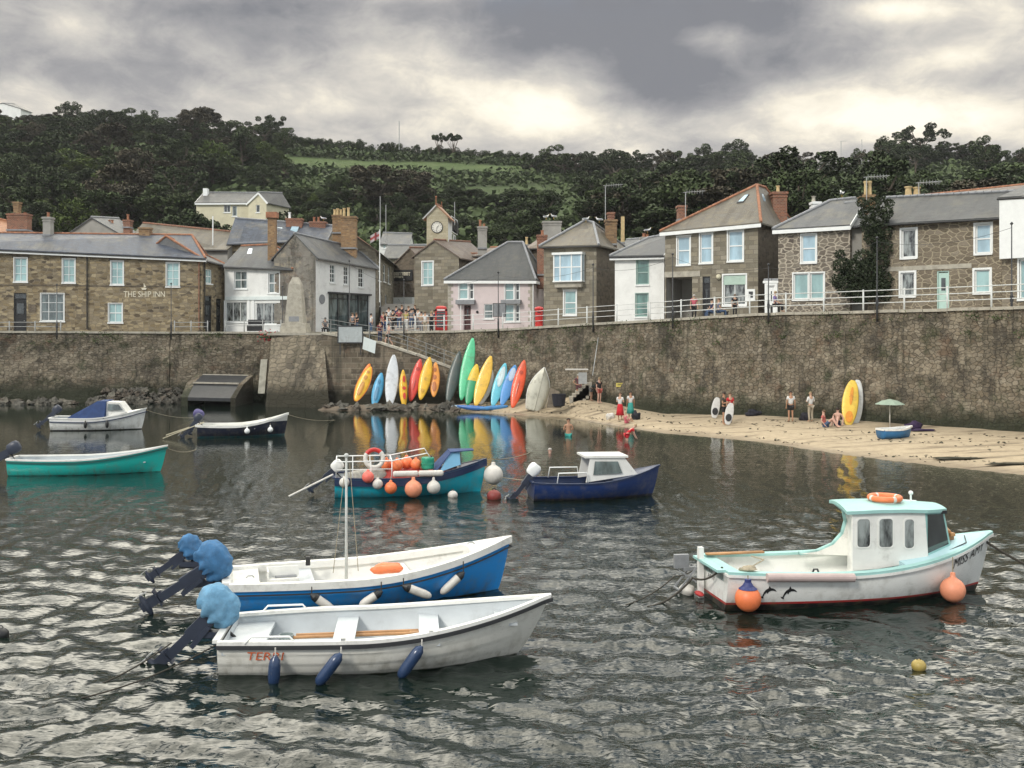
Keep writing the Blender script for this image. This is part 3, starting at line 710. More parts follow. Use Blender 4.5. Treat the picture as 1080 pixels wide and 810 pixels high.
def house(name,label,fl,fr,eL,eR,D,ridge,wm,rm,gz,kind='x',wins=(),doors=(),group=None,sidem=None,ov=.3,rtile=None,fascia=None,gutter=True,side_wins=(),lw_wins=(),extra=None,cat='house',hipt=None,ro=None,backm=None,rev=.16,holes=(),lintel=None):
    P0=xy(*fl);P1=xy(*fr); fc=Fac(P0,P1); nb=-fc.n; P2=P1+nb*D; P3=P0+nb*D
    zl=zat(eL,fl[1]); zr=zat(eR,fr[1])
    base=Vector(((P0.x+P1.x)/2,(P0.y+P1.y)/2,gz)); e=empty(name,base,label,cat,group)
    with world_of(base):
        rects=[]; wl=[]
        for w_ in wins:
            a=fc.uz(w_[0],w_[1]); b=fc.uz(w_[2],w_[3]); r=(a[0],b[0],min(b[1],a[1]),max(a[1],b[1])) ; 
            zt_=fc.uz((w_[0]+w_[2])/2,w_[1])[1]; zb_=fc.uz((w_[0]+w_[2])/2,w_[3])[1]; r=(a[0],b[0],zb_,zt_); wl.append((r,w_[4] if len(w_)>4 else {})); rects.append(r)
        dl=[]
        for w_ in doors:
            a=fc.uz(w_[0],w_[1]); b=fc.uz(w_[2],w_[3]); r=(a[0],b[0],gz,fc.uz((w_[0]+w_[2])/2,w_[1])[1]); dl.append((r,w_[4] if len(w_)>4 else {})); rects.append(r)
        hr=[]
        for h in holes:
            a=fc.uz(h[0],h[1]); b=fc.uz(h[2],h[3]); r=(a[0],b[0],max(gz,b[1]) if h[3]<400 else gz,fc.uz((h[0]+h[2])/2,h[1])[1]); hr.append(r); rects.append(r)
        R1=P0+fc.t*(ridge[0][0]*fc.W)+nb*(ridge[0][1]*D); R2=P0+fc.t*(ridge[1][0]*fc.W)+nb*(ridge[1][1]*D)
        R1=Vector((R1.x,R1.y,zat(ridge[0][2],R1.y))); R2=Vector((R2.x,R2.y,zat(ridge[1][2],R2.y)))
        zb=gz-1.5
        mb=MB(); hole_wall(mb,fc,zb,zl,zr,rects,rev=rev)
        f2=Fac(P1,P2); f2.n=fc.t.copy(); 
        sr=[];
        for w_ in side_wins:
            a=f2.uz(w_[0],w_[1]); b=f2.uz(w_[2],w_[3]); sr.append(((a[0],b[0],f2.uz((w_[0]+w_[2])/2,w_[3])[1],f2.uz((w_[0]+w_[2])/2,w_[1])[1]),w_[4] if len(w_)>4 else {}))
        hole_wall(mb,f2,zb,zr,zr,[s[0] for s in sr],m=1)
        mb.poly([(P2.x,P2.y,zb),(P3.x,P3.y,zb),(P3.x,P3.y,zl),(P2.x,P2.y,zr)],1)
        mb.poly([(P3.x,P3.y,zb),(P0.x,P0.y,zb),(P0.x,P0.y,zl),(P3.x,P3.y,zl)],1)
        q0,q1,q2,q3=[Vector((p.x,p.y,z)) for p,z in ((P0,zl),(P1,zr),(P2,zr),(P3,zl))]
        if kind=='x':
            if ridge[0][0]<=.001: mb.poly([q3,q0,R1],1)
            if ridge[1][0]>=.999: mb.poly([q1,q2,R2],1)
        else:
            if ridge[0][1]<=.001: mb.poly([q0,q1,R1],0)
            if ridge[1][1]>=.999: mb.poly([q2,q3,R2],1)
        mb.build('wall',[wm,sidem or wm],e)
        # roof with overhang
        t3=Vector((fc.t.x,fc.t.y,0)); n3=Vector((nb.x,nb.y,0))
        def slope(a,b,r,dirv):  # drop per metre
            return (r.z-a.z)/max(.5,abs((Vector((r.x-a.x,r.y-a.y,0))).dot(dirv)))
        rb=MB(); up=Vector((0,0,.09))
        if kind=='x':
            s1=slope(q0,q1,R1,n3); lo=-t3*(ov if ridge[0][0]>.001 else .12); ro_=t3*(ov if ridge[1][0]<.999 else .12)
            e0=q0-n3*ov+lo+Vector((0,0,-s1*ov)); e1=q1-n3*ov+ro_+Vector((0,0,-s1*ov)); e2=q2+n3*ov+ro_+Vector((0,0,-s1*ov)); e3=q3+n3*ov+lo+Vector((0,0,-s1*ov))
            r1=R1+(lo if ridge[0][0]<=.001 else Vector()); r2=R2+(ro_ if ridge[1][0]>=.999 else Vector())
            fs=[[e0,e1,r2,r1],[e2,e3,r1,r2]]
            if ridge[0][0]>.001: fs.append([e3,e0,r1])
            if ridge[1][0]<.999: fs.append([e1,e2,r2])
            hips=[(r1,r2)]+([(e0,r1),(e3,r1)] if ridge[0][0]>.001 else [])+([(e1,r2),(e2,r2)] if ridge[1][0]<.999 else [])
            verge=([(e0,r1),(r1,e3)] if ridge[0][0]<=.001 else [])+([(e1,r2),(r2,e2)] if ridge[1][0]>=.999 else [])
        else:
            s1=slope(q0,q3,R1,t3); lo=-n3*(.15 if ridge[0][1]<=.001 else ov); bo=n3*(.15 if ridge[1][1]>=.999 else ov)
            e0=q0-t3*ov+lo+Vector((0,0,-s1*ov)); e1=q1+t3*ov+lo+Vector((0,0,-s1*ov)); e2=q2+t3*ov+bo+Vector((0,0,-s1*ov)); e3=q3-t3*ov+bo+Vector((0,0,-s1*ov))
            r1=R1+(lo if ridge[0][1]<=.001 else Vector()); r2=R2+(bo if ridge[1][1]>=.999 else Vector())
            fs=[[e3,e0,r1,r2],[e1,e2,r2,r1]]
            if ridge[0][1]>.001: fs.append([e0,e1,r1])
            if ridge[1][1]<.999: fs.append([e2,e3,r2])
            hips=[(r1,r2)]+([(e0,r1),(e1,r1)] if ridge[0][1]>.001 else [])+([(e2,r2),(e3,r2)] if ridge[1][1]<.999 else [])
            verge=([(e0,r1),(e1,r1)] if ridge[0][1]<=.001 else [])
        for f in fs: roof_slab(rb,[p+up for p in f])
        rf=rb.build('roof',rm,e)
        tb=MB()
        for a,b in hips:
            d_=(b-a); n=max(1,int(d_.length/.45))
            for i in range(n): tb.tube([a+d_*((i+.02)/n)+up*1.25,a+d_*((i+.96)/n)+up*1.25],[.10,.115],7)
        if hips: tb.build('ridge_tiles',rtile or m_lead,rf)
        if fascia:
            fb=MB(); 
            if kind=='x' or ridge[0][1]>.001: fb.beam(e0+Vector((0,0,-.12)),e1+Vector((0,0,-.12)),.04,.24)
            for a,b in verge: fb.beam(a+Vector((0,0,-.05))-n3*.02,b+Vector((0,0,-.05))-n3*.02,.05,.24)
            if kind=='x' and ridge[1][0]<.999: fb.beam(e1+Vector((0,0,-.12)),e2+Vector((0,0,-.12)),.04,.24)
            fb.build('fascia',fascia,e)
        if gutter and (kind=='x' or ridge[0][1]>.001):
            g=MB(); g.tube([e0-n3*.06+Vector((0,0,-.03)),e1-n3*.06+Vector((0,0,-.03))],.06,6); g.build('gutter',m_black if gutter is True else gutter,e)
        for r,k in wl: k=dict(k); k.setdefault('lintel',lintel); window(e,fc,r,**k)
        for r,k in sr: window(e,f2,r,**k)
        for r,k in dl: door(e,fc,r,k.get('m',m_black),fan=k.get('fan',True))
        if extra: extra(e,fc,dict(q0=q0,q1=q1,q2=q2,q3=q3,e0=e0,e1=e1,r1=r1,r2=r2,rects=hr,f2=f2,nb=nb,zl=zl,zr=zr,gz=gz))
    return e
def pipe(parent,fc,px,y0,y1,m=None,r=.05):
    u,z0=fc.uz(px,y0); _,z1=fc.uz(px,y1); mb=MB(); mb.tube([fc.p(u,z0,.1),fc.p(u,z1,.1)],r,6); mb.build('drainpipe',m or m_black,parent)
def sign_text(parent,fc,x0,x1,y0,y1,txt,m,off=.04,name='sign_lettering',depth=.03):
    vs,fs=text_geo(txt,1.0,.0); xs=[v.x for v in vs]; ys=[v.y for v in vs]; a=fc.uz(x0,y1);b=fc.uz(x1,y1); h=fc.uz((x0+x1)/2,y0)[1]-fc.uz((x0+x1)/2,y1)[1]
    sx=(b[0]-a[0])/(max(xs)-min(xs)); sy=h/(max(ys)-min(ys)); mb=MB()
    mb.add([fc.p(a[0]+(v.x-min(xs))*sx,a[1]+(b[1]-a[1])*((v.x-min(xs))*sx/(b[0]-a[0]))+(v.y-min(ys))*sy,off) for v in vs],fs)
    return mb.build(name,m,parent)
def skylight(parent,pts,th=.06):
    mb=MB(); p=[Vector(q) for q in pts]; mb.prism(p,(0,0,th)); s=mb.build('skylight',m_iron,parent)
    c=sum(p,Vector())/4; g=MB(); g.poly([c+(q-c)*.82+Vector((0,0,th+.01)) for q in p]); g.build('pane',g_blue,s)
def roofpt(q0,q1,r1,r2,a,b):  # a along, b up slope 0..1
    lo=q0.lerp(q1,a); hi=r1.lerp(r2,a); return lo.lerp(hi,b)
UP=Vector((0,0,.1))
def sk(parent,k,a,b,da,db):
    f=lambda x,y: roofpt(k['e0'],k['e1'],k['r1'],k['r2'],x,y)+UP
    skylight(parent,[f(a,b),f(a+da,b),f(a+da,b+db),f(a,b+db)])
# --- the inn
m_let=pm('cream_letters',(.75,.70,.55),.5,.05,4,0)
def inn_x(e,fc,k):
    sign_text(e,fc,130.5,174,307.2,313.2,'THE SHIP INN',m_let)
    mb=MB(); u,z=fc.uz(152,306.2); p=lambda a,b: fc.p(u+a,z+b,.04)
    mb.prism([p(-.16,.05),p(.16,.05),p(.22,.2),p(-.22,.2)],Vector((fc.n.x,fc.n.y,0))*.05); mb.prism([p(-.02,.2),p(.02,.2),p(.02,.62),p(-.02,.62)],Vector((fc.n.x,fc.n.y,0))*.05); mb.prism([p(.03,.25),p(.18,.28),p(.03,.55)],Vector((fc.n.x,fc.n.y,0))*.04); mb.build('ship_emblem',m_let,e)
    pipe(e,fc,92,268,347); pipe(e,fc,210,274,347,m_brick)
    mb=MB(); a=fc.uz(30,321);b=fc.uz(38,329); fbox(mb,fc,a[0],b[0],b[1],a[1],.01,.05); mb.build('plaque',m_rough,e)
    mb=MB(); a=fc.uz(0,296); fbox(mb,fc,0.1,fc.W-.1,fc.uz(0,300.5)[1]-.05,fc.uz(0,300.5)[1]+.05,.005,.03); mb.build('string_course',m_rough,e)
    c=chimney(e,148,159,240,251,93,m_obr); 
    c=chimney(e,47,55,229,248,91,m_grend,[(51,224)])
S={'cols':2,'rows':3,'surround':.06,'lintel':m_rough}
house('stone_inn','long two-storey brown stone pub with blue slate roof and painted name on its front','x' and (-95,85.2),(213.5,90),258.5,272.3,8.5,((0,.5,246),(.945,.5,249)),m_inn,r_blue,5.6,'x',
  wins=[(-50,272,-36,296,S),(15,272,28.5,297,S),(66,273,79,298,S),(117,275.5,130,300,S),(175.5,277,189,302,S),(43,309.5,67.5,338.5,{'cols':3,'rows':3,'surround':.05,'glass':g_mid}),(114.5,320,129,340,{'cols':2,'rows':2,'surround':.05})],
  doors=[(14.5,309,28,344,{'m':m_black})],rtile=m_terra,extra=inn_x,cat='pub',fascia=m_wpaint,sidem=m_inn)
def wing_x(e,fc,k): pipe(e,fc,215,276,347)
house('inn_wing','narrow angled stone wing at the right end of the pub with a small sash window','x' and (214,90.3),(236.5,94),273.2,279.5,6,((.05,.62,250),(.99,.62,261)),m_inn,r_grey,5.6,'x',
  wins=[(217,284,223.5,299,{'cols':2,'rows':2}),],doors=[(216.5,312,223,345,{'m':m_black}),(228,315,233,345,{'m':m_black})],rtile=m_terra,cat='house',extra=wing_x)
# white corner shop
def shop_x(e,fc,k):
    for (a,b,y0,y1) in ((238,260.5,318.5,339.5),(269.5,303.5,319.5,342)):
        u0,zt=fc.uz(a,y0); u1,zb=fc.uz(b,y1); 
        window(e,fc,(u0,u1,zb,zt),cols=3 if b<265 else 4,rows=1,glass=g_pat,name='shop_window',sill=True)
    mb=MB(); a=fc.uz(238,312.5); b=fc.uz(304,316); fbox(mb,fc,a[0],b[0],b[1],a[1]-.05,.0,.14); mb.build('shop_fascia',m_pale,e)
    for x in (237.8,262.5,267.2,305.5):
        u,z=fc.uz(x,317); mb=MB(); fbox(mb,fc,u-.12,u+.12,5.6,z,.0,.08); mb.build('pilaster',m_wpaint,e)
    sk(e,k,.28,.55,.12,.3)
    c=chimney(e,283,291.5,224,276,93.2,m_obr,(),.55,cap=False); 
    a=W(281.5,224,93.2); b=W(293,230,93.2); MB().box(((a.x+b.x)/2,93.2,(a.z+b.z)/2),(b.x-a.x,.9,a.z-b.z)).build('chimney_cap',m_terra,c)
house('white_shop','white painted two-storey corner shop with wide shop windows beside the stone pub','x' and (237.2,93.2),(307.5,91.4),280,283,6.5,((-.02,.5,260.5),(.45,.5,259)),m_white,r_grey,5.6,'x',
  wins=[(247,286,260.5,304.5,{'cols':2,'rows':2,'glass':g_mid,'surround':.06}),(283,288,294.5,309,{'cols':2,'rows':2,'glass':g_mid,'surround':.06})],holes=[(238,318.5,260.5,339.5),(269.5,319.5,303.5,342)],
  rtile=m_terra,extra=shop_x,cat='shop',sidem=m_grend)
# white harbour building with grey gable
def hb_x(e,fc,k):
    u0,zt=fc.uz(346.5,309.5); u1,zb=fc.uz(389.5,338)
    r=(u0,u1,5.6,zt); u=u0
    mb=MB()
    for i in range(5):
        uu=u0+(u1-u0)*i/4; fbox(mb,fc,uu-.05,uu+.05,5.6,zt,-.2,-.12)
    fbox(mb,fc,u0,u1,zt-.45,zt-.37,-.2,-.13); w_=mb.build('shop_window',m_iron,e)
    g=MB(); g.poly([fc.p(u0,5.6,-.19),fc.p(u1,5.6,-.19),fc.p(u1,zt,-.19),fc.p(u0,zt,-.19)]); g.build('pane',g_mid,w_)
    mb=MB(); fbox(mb,fc,u0-.15,u1+.15,zt,zt+.16,.0,.2); mb.build('shop_fascia',m_iron,e)
    u,z=fc.uz(339.5,315.5); mb=MB(); M=Matrix(((fc.t.x,0,fc.n.x),(fc.t.y,0,fc.n.y),(0,1,0)))
    mb.lathe([(.0,0),(.42,0),(.42,.04),(.0,.04)],fc.p(u,z,.01),20,M=M.to_3x3()); mb.build('round_plaque',m_lead,e)
    chimney(e,351.5,360.5,227,246,98,m_obr,[(353,221),(356,220),(359.5,221)],1.0,m_buff); chimney(e,360.5,376,228.5,262,97,m_obr,[(363,219.5),(367.5,219)],1.0,m_buff)
house('white_harbour_shop','white rendered shop with grey stone gable end and dark shopfront behind the memorial','x' and (333,90),(396,98.5),270,281.5,4.6,((0,.5,247),(.995,.5,262)),m_white,r_grey,5.6,'x',
  wins=[(348,279,353.5,298,{'cols':2,'rows':4,'glass':g_dark}),(362.5,281,367.5,300,{'cols':2,'rows':4,'glass':g_dark}),(378,283,383.5,303,{'cols':2,'rows':4,'glass':g_dark})],holes=[(346.5,309.5,389.5,420)],
  sidem=m_gable,rtile=m_lead,extra=hb_x,cat='shop',rev=.22)
house('street_house','plain stone house receding up the village street beside the white harbour shop','x' and (396.5,99.2),(415.5,113),264,279,5,((0,.5,246),(1,.5,262)),m_grey,r_brown,5.6,'x',
  wins=[(399,276,401.5,296,{'cols':1,'rows':2,'glass':g_mid}),(404,279,406.5,297,{'cols':1,'rows':2,'glass':g_mid}),(409,282,411,299,{'cols':1,'rows':2,'glass':g_mid}),(400,310,402.5,336,{'cols':1,'rows':2,'glass':g_dark}),(406,311,408,334,{'cols':1,'rows':2,'glass':g_dark})],rtile=m_terra)
def sg_x(e,fc,k):
    a=fc.uz(414.5,285);b=fc.uz(435.5,296); mb=MB(); fbox(mb,fc,a[0]+.1,b[0],b[1],a[1],.02,.1); s=mb.build('sign_board',m_black,e)
    # the board carries two rows of cream letters too small to read: short strokes of their height
    mb=MB()
    random.seed(4)
    for row,(y0,y1,x0,x1,dx) in enumerate(((287.2,290.6,416,433.3,1.75),(291.4,293.2,415.6,426.5,1.3))):
        x=x0
        while x<x1-.8:
            u,z1=fc.uz(x,y0); u2,z0=fc.uz(x+dx*.72,y1); fbox(mb,fc,u,u+.045,z0,z1,.1,.125); fbox(mb,fc,u+.045,u2,z1-.06,z1,.1,.125)
            if random.random()<.6: fbox(mb,fc,u2-.045,u2,z0,z1-.06,.1,.125)
            if random.random()<.5: fbox(mb,fc,u+.045,u2-.045,z0,z0+.05,.1,.125)
            x+=dx
    mb.build('lettering',m_let,s)
    a=fc.uz(413,314);b=fc.uz(438,323); mb=MB(); fbox(mb,fc,a[0]+.1,b[0],b[1],a[1],.05,.7); mb.build('awning',m_wpaint,e)
house('sign_building','brown stone building up the street with a black name board and white awning','x' and (413.5,113.2),(441,112),281,272,7,((.7,0,262),(.7,1,262)),m_rough,r_brown,5.6,'y',extra=sg_x,cat='shop',rtile=m_brick)
# clock tower building
bl=house('clock_house','stone house with front gable and tall white window below the clock tower','x' and (437,97.5),(484,96),270,271,9,((.46,0,254),(.46,1,256)),m_grey,r_brown,5.6,'y',
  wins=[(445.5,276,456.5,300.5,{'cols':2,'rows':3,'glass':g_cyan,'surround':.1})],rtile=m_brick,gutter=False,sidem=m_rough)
house('side_wing','low stone wing with brown roof between the clock house and the pink house','x' and (484.5,97.5),(521,97),280,284,7,((0,.5,268),(1,.5,270)),m_rough,r_brown,5.6,'x',rtile=m_brick)
TD=99.5
m_tow=masonry('tower_stone',[(.42,.37,.25),(.54,.49,.35),(.47,.42,.30)],(.36,.32,.22),2.4,4.5,.05,.05,.3,.9,.35,brick=True)
def tower_x(e,fc,k):
    u,z=fc.uz(461,239.7); M=Matrix(((fc.t.x,0,fc.n.x),(fc.t.y,0,fc.n.y),(0,1,0))).to_3x3()
    m_face=pm('clock_face_white',(.72,.70,.62),.5,.05,4,0)
    mb=MB(); mb.lathe([(.0,0),(.52,0),(.52,.05),(.0,.05)],fc.p(u,z,.01),28,M=M); c=mb.build('clock_face',m_face,e)
    mb=MB(); mb.torus(fc.p(u,z,.05),.54,.04,28,6,M=M)
    for i in range(12):
        a=PI*i/6; s=Vector((math.cos(a),math.sin(a),0)); mb.beam(fc.p(u,z,.075)+M@(s*.36),fc.p(u,z,.075)+M@(s*.47),.05,.03)
    mb.beam(fc.p(u,z,.085),fc.p(u,z,.085)+M@Vector((-.05,-.38,0)),.05,.02); mb.beam(fc.p(u,z,.095),fc.p(u,z,.095)+M@Vector((.17,.17,0)),.06,.02); mb.build('clock_hands',m_black,c)
    f2=k['f2']; a=f2.uz(477,230);b=f2.uz(483.5,246); 
    mb=MB(); n=9; 
    for i in range(n):
        z0=b[1]+(a[1]-b[1])*i/n; mb.add([f2.p(a[0],z0,.06),f2.p(b[0],z0,.06),f2.p(b[0],z0+.13,-.05),f2.p(a[0],z0+.13,-.05)],[(0,1,2,3)])
    mb.build('louvre',m_iron,e)
    mb=MB(); 
    for o in (-.12,.35): mb.beam(k['e0']+Vector((0,0,.05)),k['r1'],.05,.12)
    mb.build('bargeboard',m_wpaint,e)
    mb=MB(); p=k['r1']; mb.tube([p,p+Vector((0,0,.75))],.05,6).ball(p+Vector((0,0,.8)),.1,8); mb.tube([k['r2'],k['r2']+Vector((0,0,.6))],.05,6); mb.build('finial',m_terra,e)
house('clock_tower','small cream clock tower with orange tiled roof and white clock face','x' and (450,TD),(472.6,TD-.2),227.5,228,2.35,((.45,0,216.5),(.5,1,219)),m_tow,r_tile,11.5,'y',cat='clock tower',
  side_wins=[(479.2,248,481.5,256,{'cols':1,'rows':1,'glass':g_dark,'sill':False}),(477,230,483.5,246,{'cols':1,'rows':1,'glass':g_dark,'sill':False})],sidem=m_wpaint,rtile=m_terra,extra=tower_x,gutter=False,ov=.35)
# pink house
def pink_x(e,fc,k):
    # quoins
    mb=MB()
    for side in (0,1):
        z=5.7; i=0
        while z<k['zl']-.25:
            w_=.46 if i%2 else .28
            a,b=(0-.02,w_) if side==0 else (fc.W-w_,fc.W+.02); fbox(mb,fc,a,b,z,z+.27,-.02,.035); z+=.30; i+=1
    mb.build('quoins',m_gran,e)
    for a,b,y0,y1 in ((482,501.5,316.5,321),(529.5,550,316.5,320.5)):
        u0,z1=fc.uz(a,y0);u1,z0=fc.uz(b,y1); mb=MB(); fbox(mb,fc,u0,u1,z0,z1,.0,.55); mb.build('canopy',m_lead,e)
    u,z=fc.uz(503.5,329); mb=MB(); mb.ball(fc.p(u,z,.05),.12,8); mb.build('wall_plaque',m_black,e)
    mb=MB(); p=fc.uz(487,322); mb.tube([fc.p(p[0],5.7,.35),fc.p(p[0],p[1],.35)],.04,6); mb.build('canopy_post',m_wpaint,e)
    pipe(e,fc,562.5,296,345,m_wpaint)
house('pink_house','pale pink rendered house with grey quoins and hipped slate roof','x' and (472.5,90),(562.5,88.5),293.2,293.4,8,((.6,.5,256.5),(.78,.5,256.5)),m_pink,r_dark,5.7,'x',
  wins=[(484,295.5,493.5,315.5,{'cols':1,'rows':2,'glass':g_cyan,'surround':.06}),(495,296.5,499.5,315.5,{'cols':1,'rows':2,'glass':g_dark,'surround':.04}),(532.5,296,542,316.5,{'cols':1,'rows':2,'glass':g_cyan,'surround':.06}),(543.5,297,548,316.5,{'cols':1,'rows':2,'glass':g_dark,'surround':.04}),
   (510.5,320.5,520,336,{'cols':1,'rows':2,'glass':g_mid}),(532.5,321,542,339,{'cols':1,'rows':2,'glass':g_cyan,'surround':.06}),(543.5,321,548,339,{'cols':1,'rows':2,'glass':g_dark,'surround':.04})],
  doors=[(489.5,322,496.5,345,{'m':pm('maroon_door',(.07,.025,.025),.5,.2,3,.05),'fan':False})],extra=pink_x,rtile=m_lead,fascia=m_wpaint,gutter=False)
# grey square stone house with bay
def bay_x(e,fc,k):
    u0,z1=fc.uz(586.5,268);u1,z0=fc.uz(616.5,296.5); s=.62
    mb=MB(); 
    fbox(mb,fc,u0-.08,u1+.08,z1-.12,z1+.06,0,s+.12); fbox(mb,fc,u0-.03,u1+.03,z0-.06,z0+.04,0,s+.06)
    for uu in (u0,u0+(u1-u0)*.22,u0+(u1-u0)*.62,u1-.1): fbox(mb,fc,uu,uu+.1,z0+.04,z1-.12,s-.1,s)
    for uu in (u0,u1-.08): fbox(mb,fc,uu,uu+.08,z0+.04,z1-.12,0,.1)
    zm=(z0+z1)/2; fbox(mb,fc,u0+.1,u1-.1,zm-.04,zm+.04,s-.09,s-.02)
    w_=mb.build('bay_window',m_wpaint,e)
    g=MB(); g.poly([fc.p(u0+.05,z0,s-.05),fc.p(u1-.05,z0,s-.05),fc.p(u1-.05,z1-.1,s-.05),fc.p(u0+.05,z1-.1,s-.05)]); g.poly([fc.p(u0+.04,z0,0),fc.p(u0+.04,z0,s),fc.p(u0+.04,z1-.1,s),fc.p(u0+.04,z1-.1,0)]); g.poly([fc.p(u1-.04,z0,0),fc.p(u1-.04,z0,s),fc.p(u1-.04,z1-.1,s),fc.p(u1-.04,z1-.1,0)]); g.build('pane',g_blue,w_)
    a=fc.uz(588,303.5); mb=MB(); fbox(mb,fc,u0+.05,u1-.1,a[1],z0-.07,0,.45); mb.build('bay_base',m_gran,e)
    chimney(e,638.5,650,232,258,83.5,m_obr,(),.9,cap=True); 
    c=chimney(e,641,647.5,224,234,83.5,m_brick,(),.6)
house('square_stone_house','square grey stone house with hipped roof and a white upper bay window','x' and (573.5,81),(629,79.2),259,257.5,8,((.45,.5,234),(.62,.5,236)),m_grey,r_lich,6.0,'x',wins=[(595,306.5,607.5,332,{'cols':1,'rows':2,'glass':g_cyan,'surround':.09})],sidem=m_rough,extra=bay_x,rtile=m_lead,lintel=m_gran)
# white house
house('white_cottage','plain white rendered cottage with green sash windows between two stone houses','x' and (648.5,77.5),(700.5,75.6),269.5,268.5,7,((.35,.5,252),(1,.5,246)),m_white,r_grey,6.1,'x',
  wins=[(671.5,274.5,684,300,{'cols':1,'rows':2,'frame':m_gfr,'glass':g_green,'surround':.05}),(670.5,309.5,683.5,334,{'cols':1,'rows':2,'frame':m_gfr,'glass':g_green,'surround':.05})],fascia=m_wpaint)
# big stone house
def big_x(e,fc,k):
    r=k['rects'][0]; mb=MB(); u0,u1,z0,z1=r
    for a,b in ((u0,u0),(u1,u1)): mb.poly([fc.p(a,z0,0),fc.p(a,z0,-3),fc.p(a,z1,-3),fc.p(a,z1,0)])
    mb.poly([fc.p(u0,z0,-3),fc.p(u1,z0,-3),fc.p(u1,z1,-3),fc.p(u0,z1,-3)]); mb.poly([fc.p(u0,z1-.01,0),fc.p(u1,z1-.01,0),fc.p(u1,z1-.01,-3),fc.p(u0,z1-.01,-3)]); mb.build('garage_recess',m_grend,e)
    mb=MB(); fbox(mb,fc,u0-.1,u1+.6,z1+.02,z1+.4,.0,.05); mb.build('lintel_beam',m_gran,e)
    r=k['rects'][1]; w_=window(e,fc,r,cols=2,rows=1,glass=g_pat,name='shop_window',surround=.1); mb=MB(); fbox(mb,fc,r[0],r[1],r[3]-(r[3]-r[2])*.32,r[3]-.04,-.1,-.04); mb.build('blind',pm('pale_green_blind',(.42,.55,.47),.8,.1,3,.05),w_)
    mb=MB(); a=fc.uz(788,305);b=fc.uz(796.5,317.5); fbox(mb,fc,a[0],b[0],b[1],a[1],.0,.06); s=mb.build('notice_frame',m_wpaint,e); mb=MB(); a=fc.uz(790,307.5);b=fc.uz(794.5,314); fbox(mb,fc,a[0],b[0],b[1],a[1],.062,.07); mb.build('notice',m_iron,s)
    u,z=fc.uz(758.5,292); mb=MB(); mb.ball(fc.p(u,z,.12),.18,10); mb.build('globe_lamp',m_cream,e)
    f=lambda a,b: roofpt(k['e0'],k['e1'],k['r1'],k['r1'],a,b)+UP
    skylight(e,[f(.52,.55),f(.66,.55),f(.66,.75),f(.50,.75)])
    f=lambda a,b: (k['e1'].lerp(k['q2'],a)).lerp(k['r1'].lerp(k['r2'],a),b)+UP
    skylight(e,[f(.22,.55),f(.38,.55),f(.38,.78),f(.22,.78)])
    chimney(e,813.5,828,203,243,74.5,m_brick,[(820.5,196)],1.1,m_buff); chimney(e,714.5,723,217,232,79,m_brick,(),.8)
house('large_stone_house','large two-storey stone house with orange hip tiles and a garage opening','x' and (701.5,73),(799.5,69.5),243,233.6,9.5,((.80,.42,196.5),(.80,.62,199)),m_grey,r_lich,6.3,'y',
  wins=[(714.5,249.5,727.5,279,{'cols':1,'rows':2,'glass':g_blue,'surround':.09}),(738.5,246.5,751,277,{'cols':1,'rows':2,'glass':g_blue,'surround':.09}),(768,243.5,783.5,275,{'cols':1,'rows':2,'glass':g_blue,'surround':.09})],
  doors=[(741,291.5,749,333,{'m':m_black})],holes=[(702.5,292.5,730,420),(763,290,786.5,321.5)],sidem=m_rough,extra=big_x,rtile=m_terra,fascia=m_wpaint,gutter=False,lintel=m_gran)
house('garden_gateway','narrow pale wooden gate wall between the large stone house and the rubble cottage','x' and (806.5,68.6),(820,68.0),298,298,.3,((0,.5,297),(1,.5,297)),m_wpaint,m_wpaint,6.4,'x',cat='gate',gutter=False,ov=.03,doors=[(809,301,817,331,{'m':m_wpaint,'fan':False})])
# rubble cottage with pale pointing
def rub_x(e,fc,k): chimney(e,856,864,213,222,71,m_wpaint,[(858,207)],.6,m_gran)
house('rubble_cottage','stone cottage with thick pale mortar and a wide double window','x' and (820.8,67.5),(896.5,65),240.8,236.2,8,((.50,.5,213),(1,.5,209)),m_rub,r_grey,6.5,'x',
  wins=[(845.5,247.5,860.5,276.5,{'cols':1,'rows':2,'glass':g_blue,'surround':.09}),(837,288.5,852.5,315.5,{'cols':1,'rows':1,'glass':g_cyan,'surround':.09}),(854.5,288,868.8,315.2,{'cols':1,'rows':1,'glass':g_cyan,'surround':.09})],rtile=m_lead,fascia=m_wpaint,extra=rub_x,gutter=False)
house('render_link','grey rendered link wall behind the ivy between the two rubble cottages','x' and (896.8,65.4),(912,65.2),238,236,6,((0,.5,216),(1,.5,214)),m_grend,r_grey,6.6,'x')
def ter_x(e,fc,k):
    chimney(e,953.5,970.5,206.5,214,66.5,m_obr,[(958,196.8),(967,197.5)],.8,m_buff,potr=.22); chimney(e,908,921,206,222,67.5,m_obr,[(913,191),(917.5,191)],.8,m_buff,potr=.12)
    mb=MB(); 
    fbox(mb,fc,.3,fc.W*.8,9.35,9.62,.0,.03)
    mb.build('long_lintel',m_gran,e)
house('rubble_terrace','long brown rubble stone terrace with dark slate roof at the right','x' and (909,64.4),(1056.5,58.7),236.2,228,7,((0,.5,210),(1,.5,203)),m_rub2,r_dark,6.65,'x',
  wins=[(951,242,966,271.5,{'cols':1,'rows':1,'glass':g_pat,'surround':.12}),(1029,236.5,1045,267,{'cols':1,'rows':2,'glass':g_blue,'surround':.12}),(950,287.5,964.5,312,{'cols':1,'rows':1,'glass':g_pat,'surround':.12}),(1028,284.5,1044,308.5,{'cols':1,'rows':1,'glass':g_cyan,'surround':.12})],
  doors=[(988,285.5,1001,322,{'m':pm('pale_green_door',(.45,.62,.55),.5,.1,3,.05),'fan':False})],rtile=m_lead,extra=ter_x)
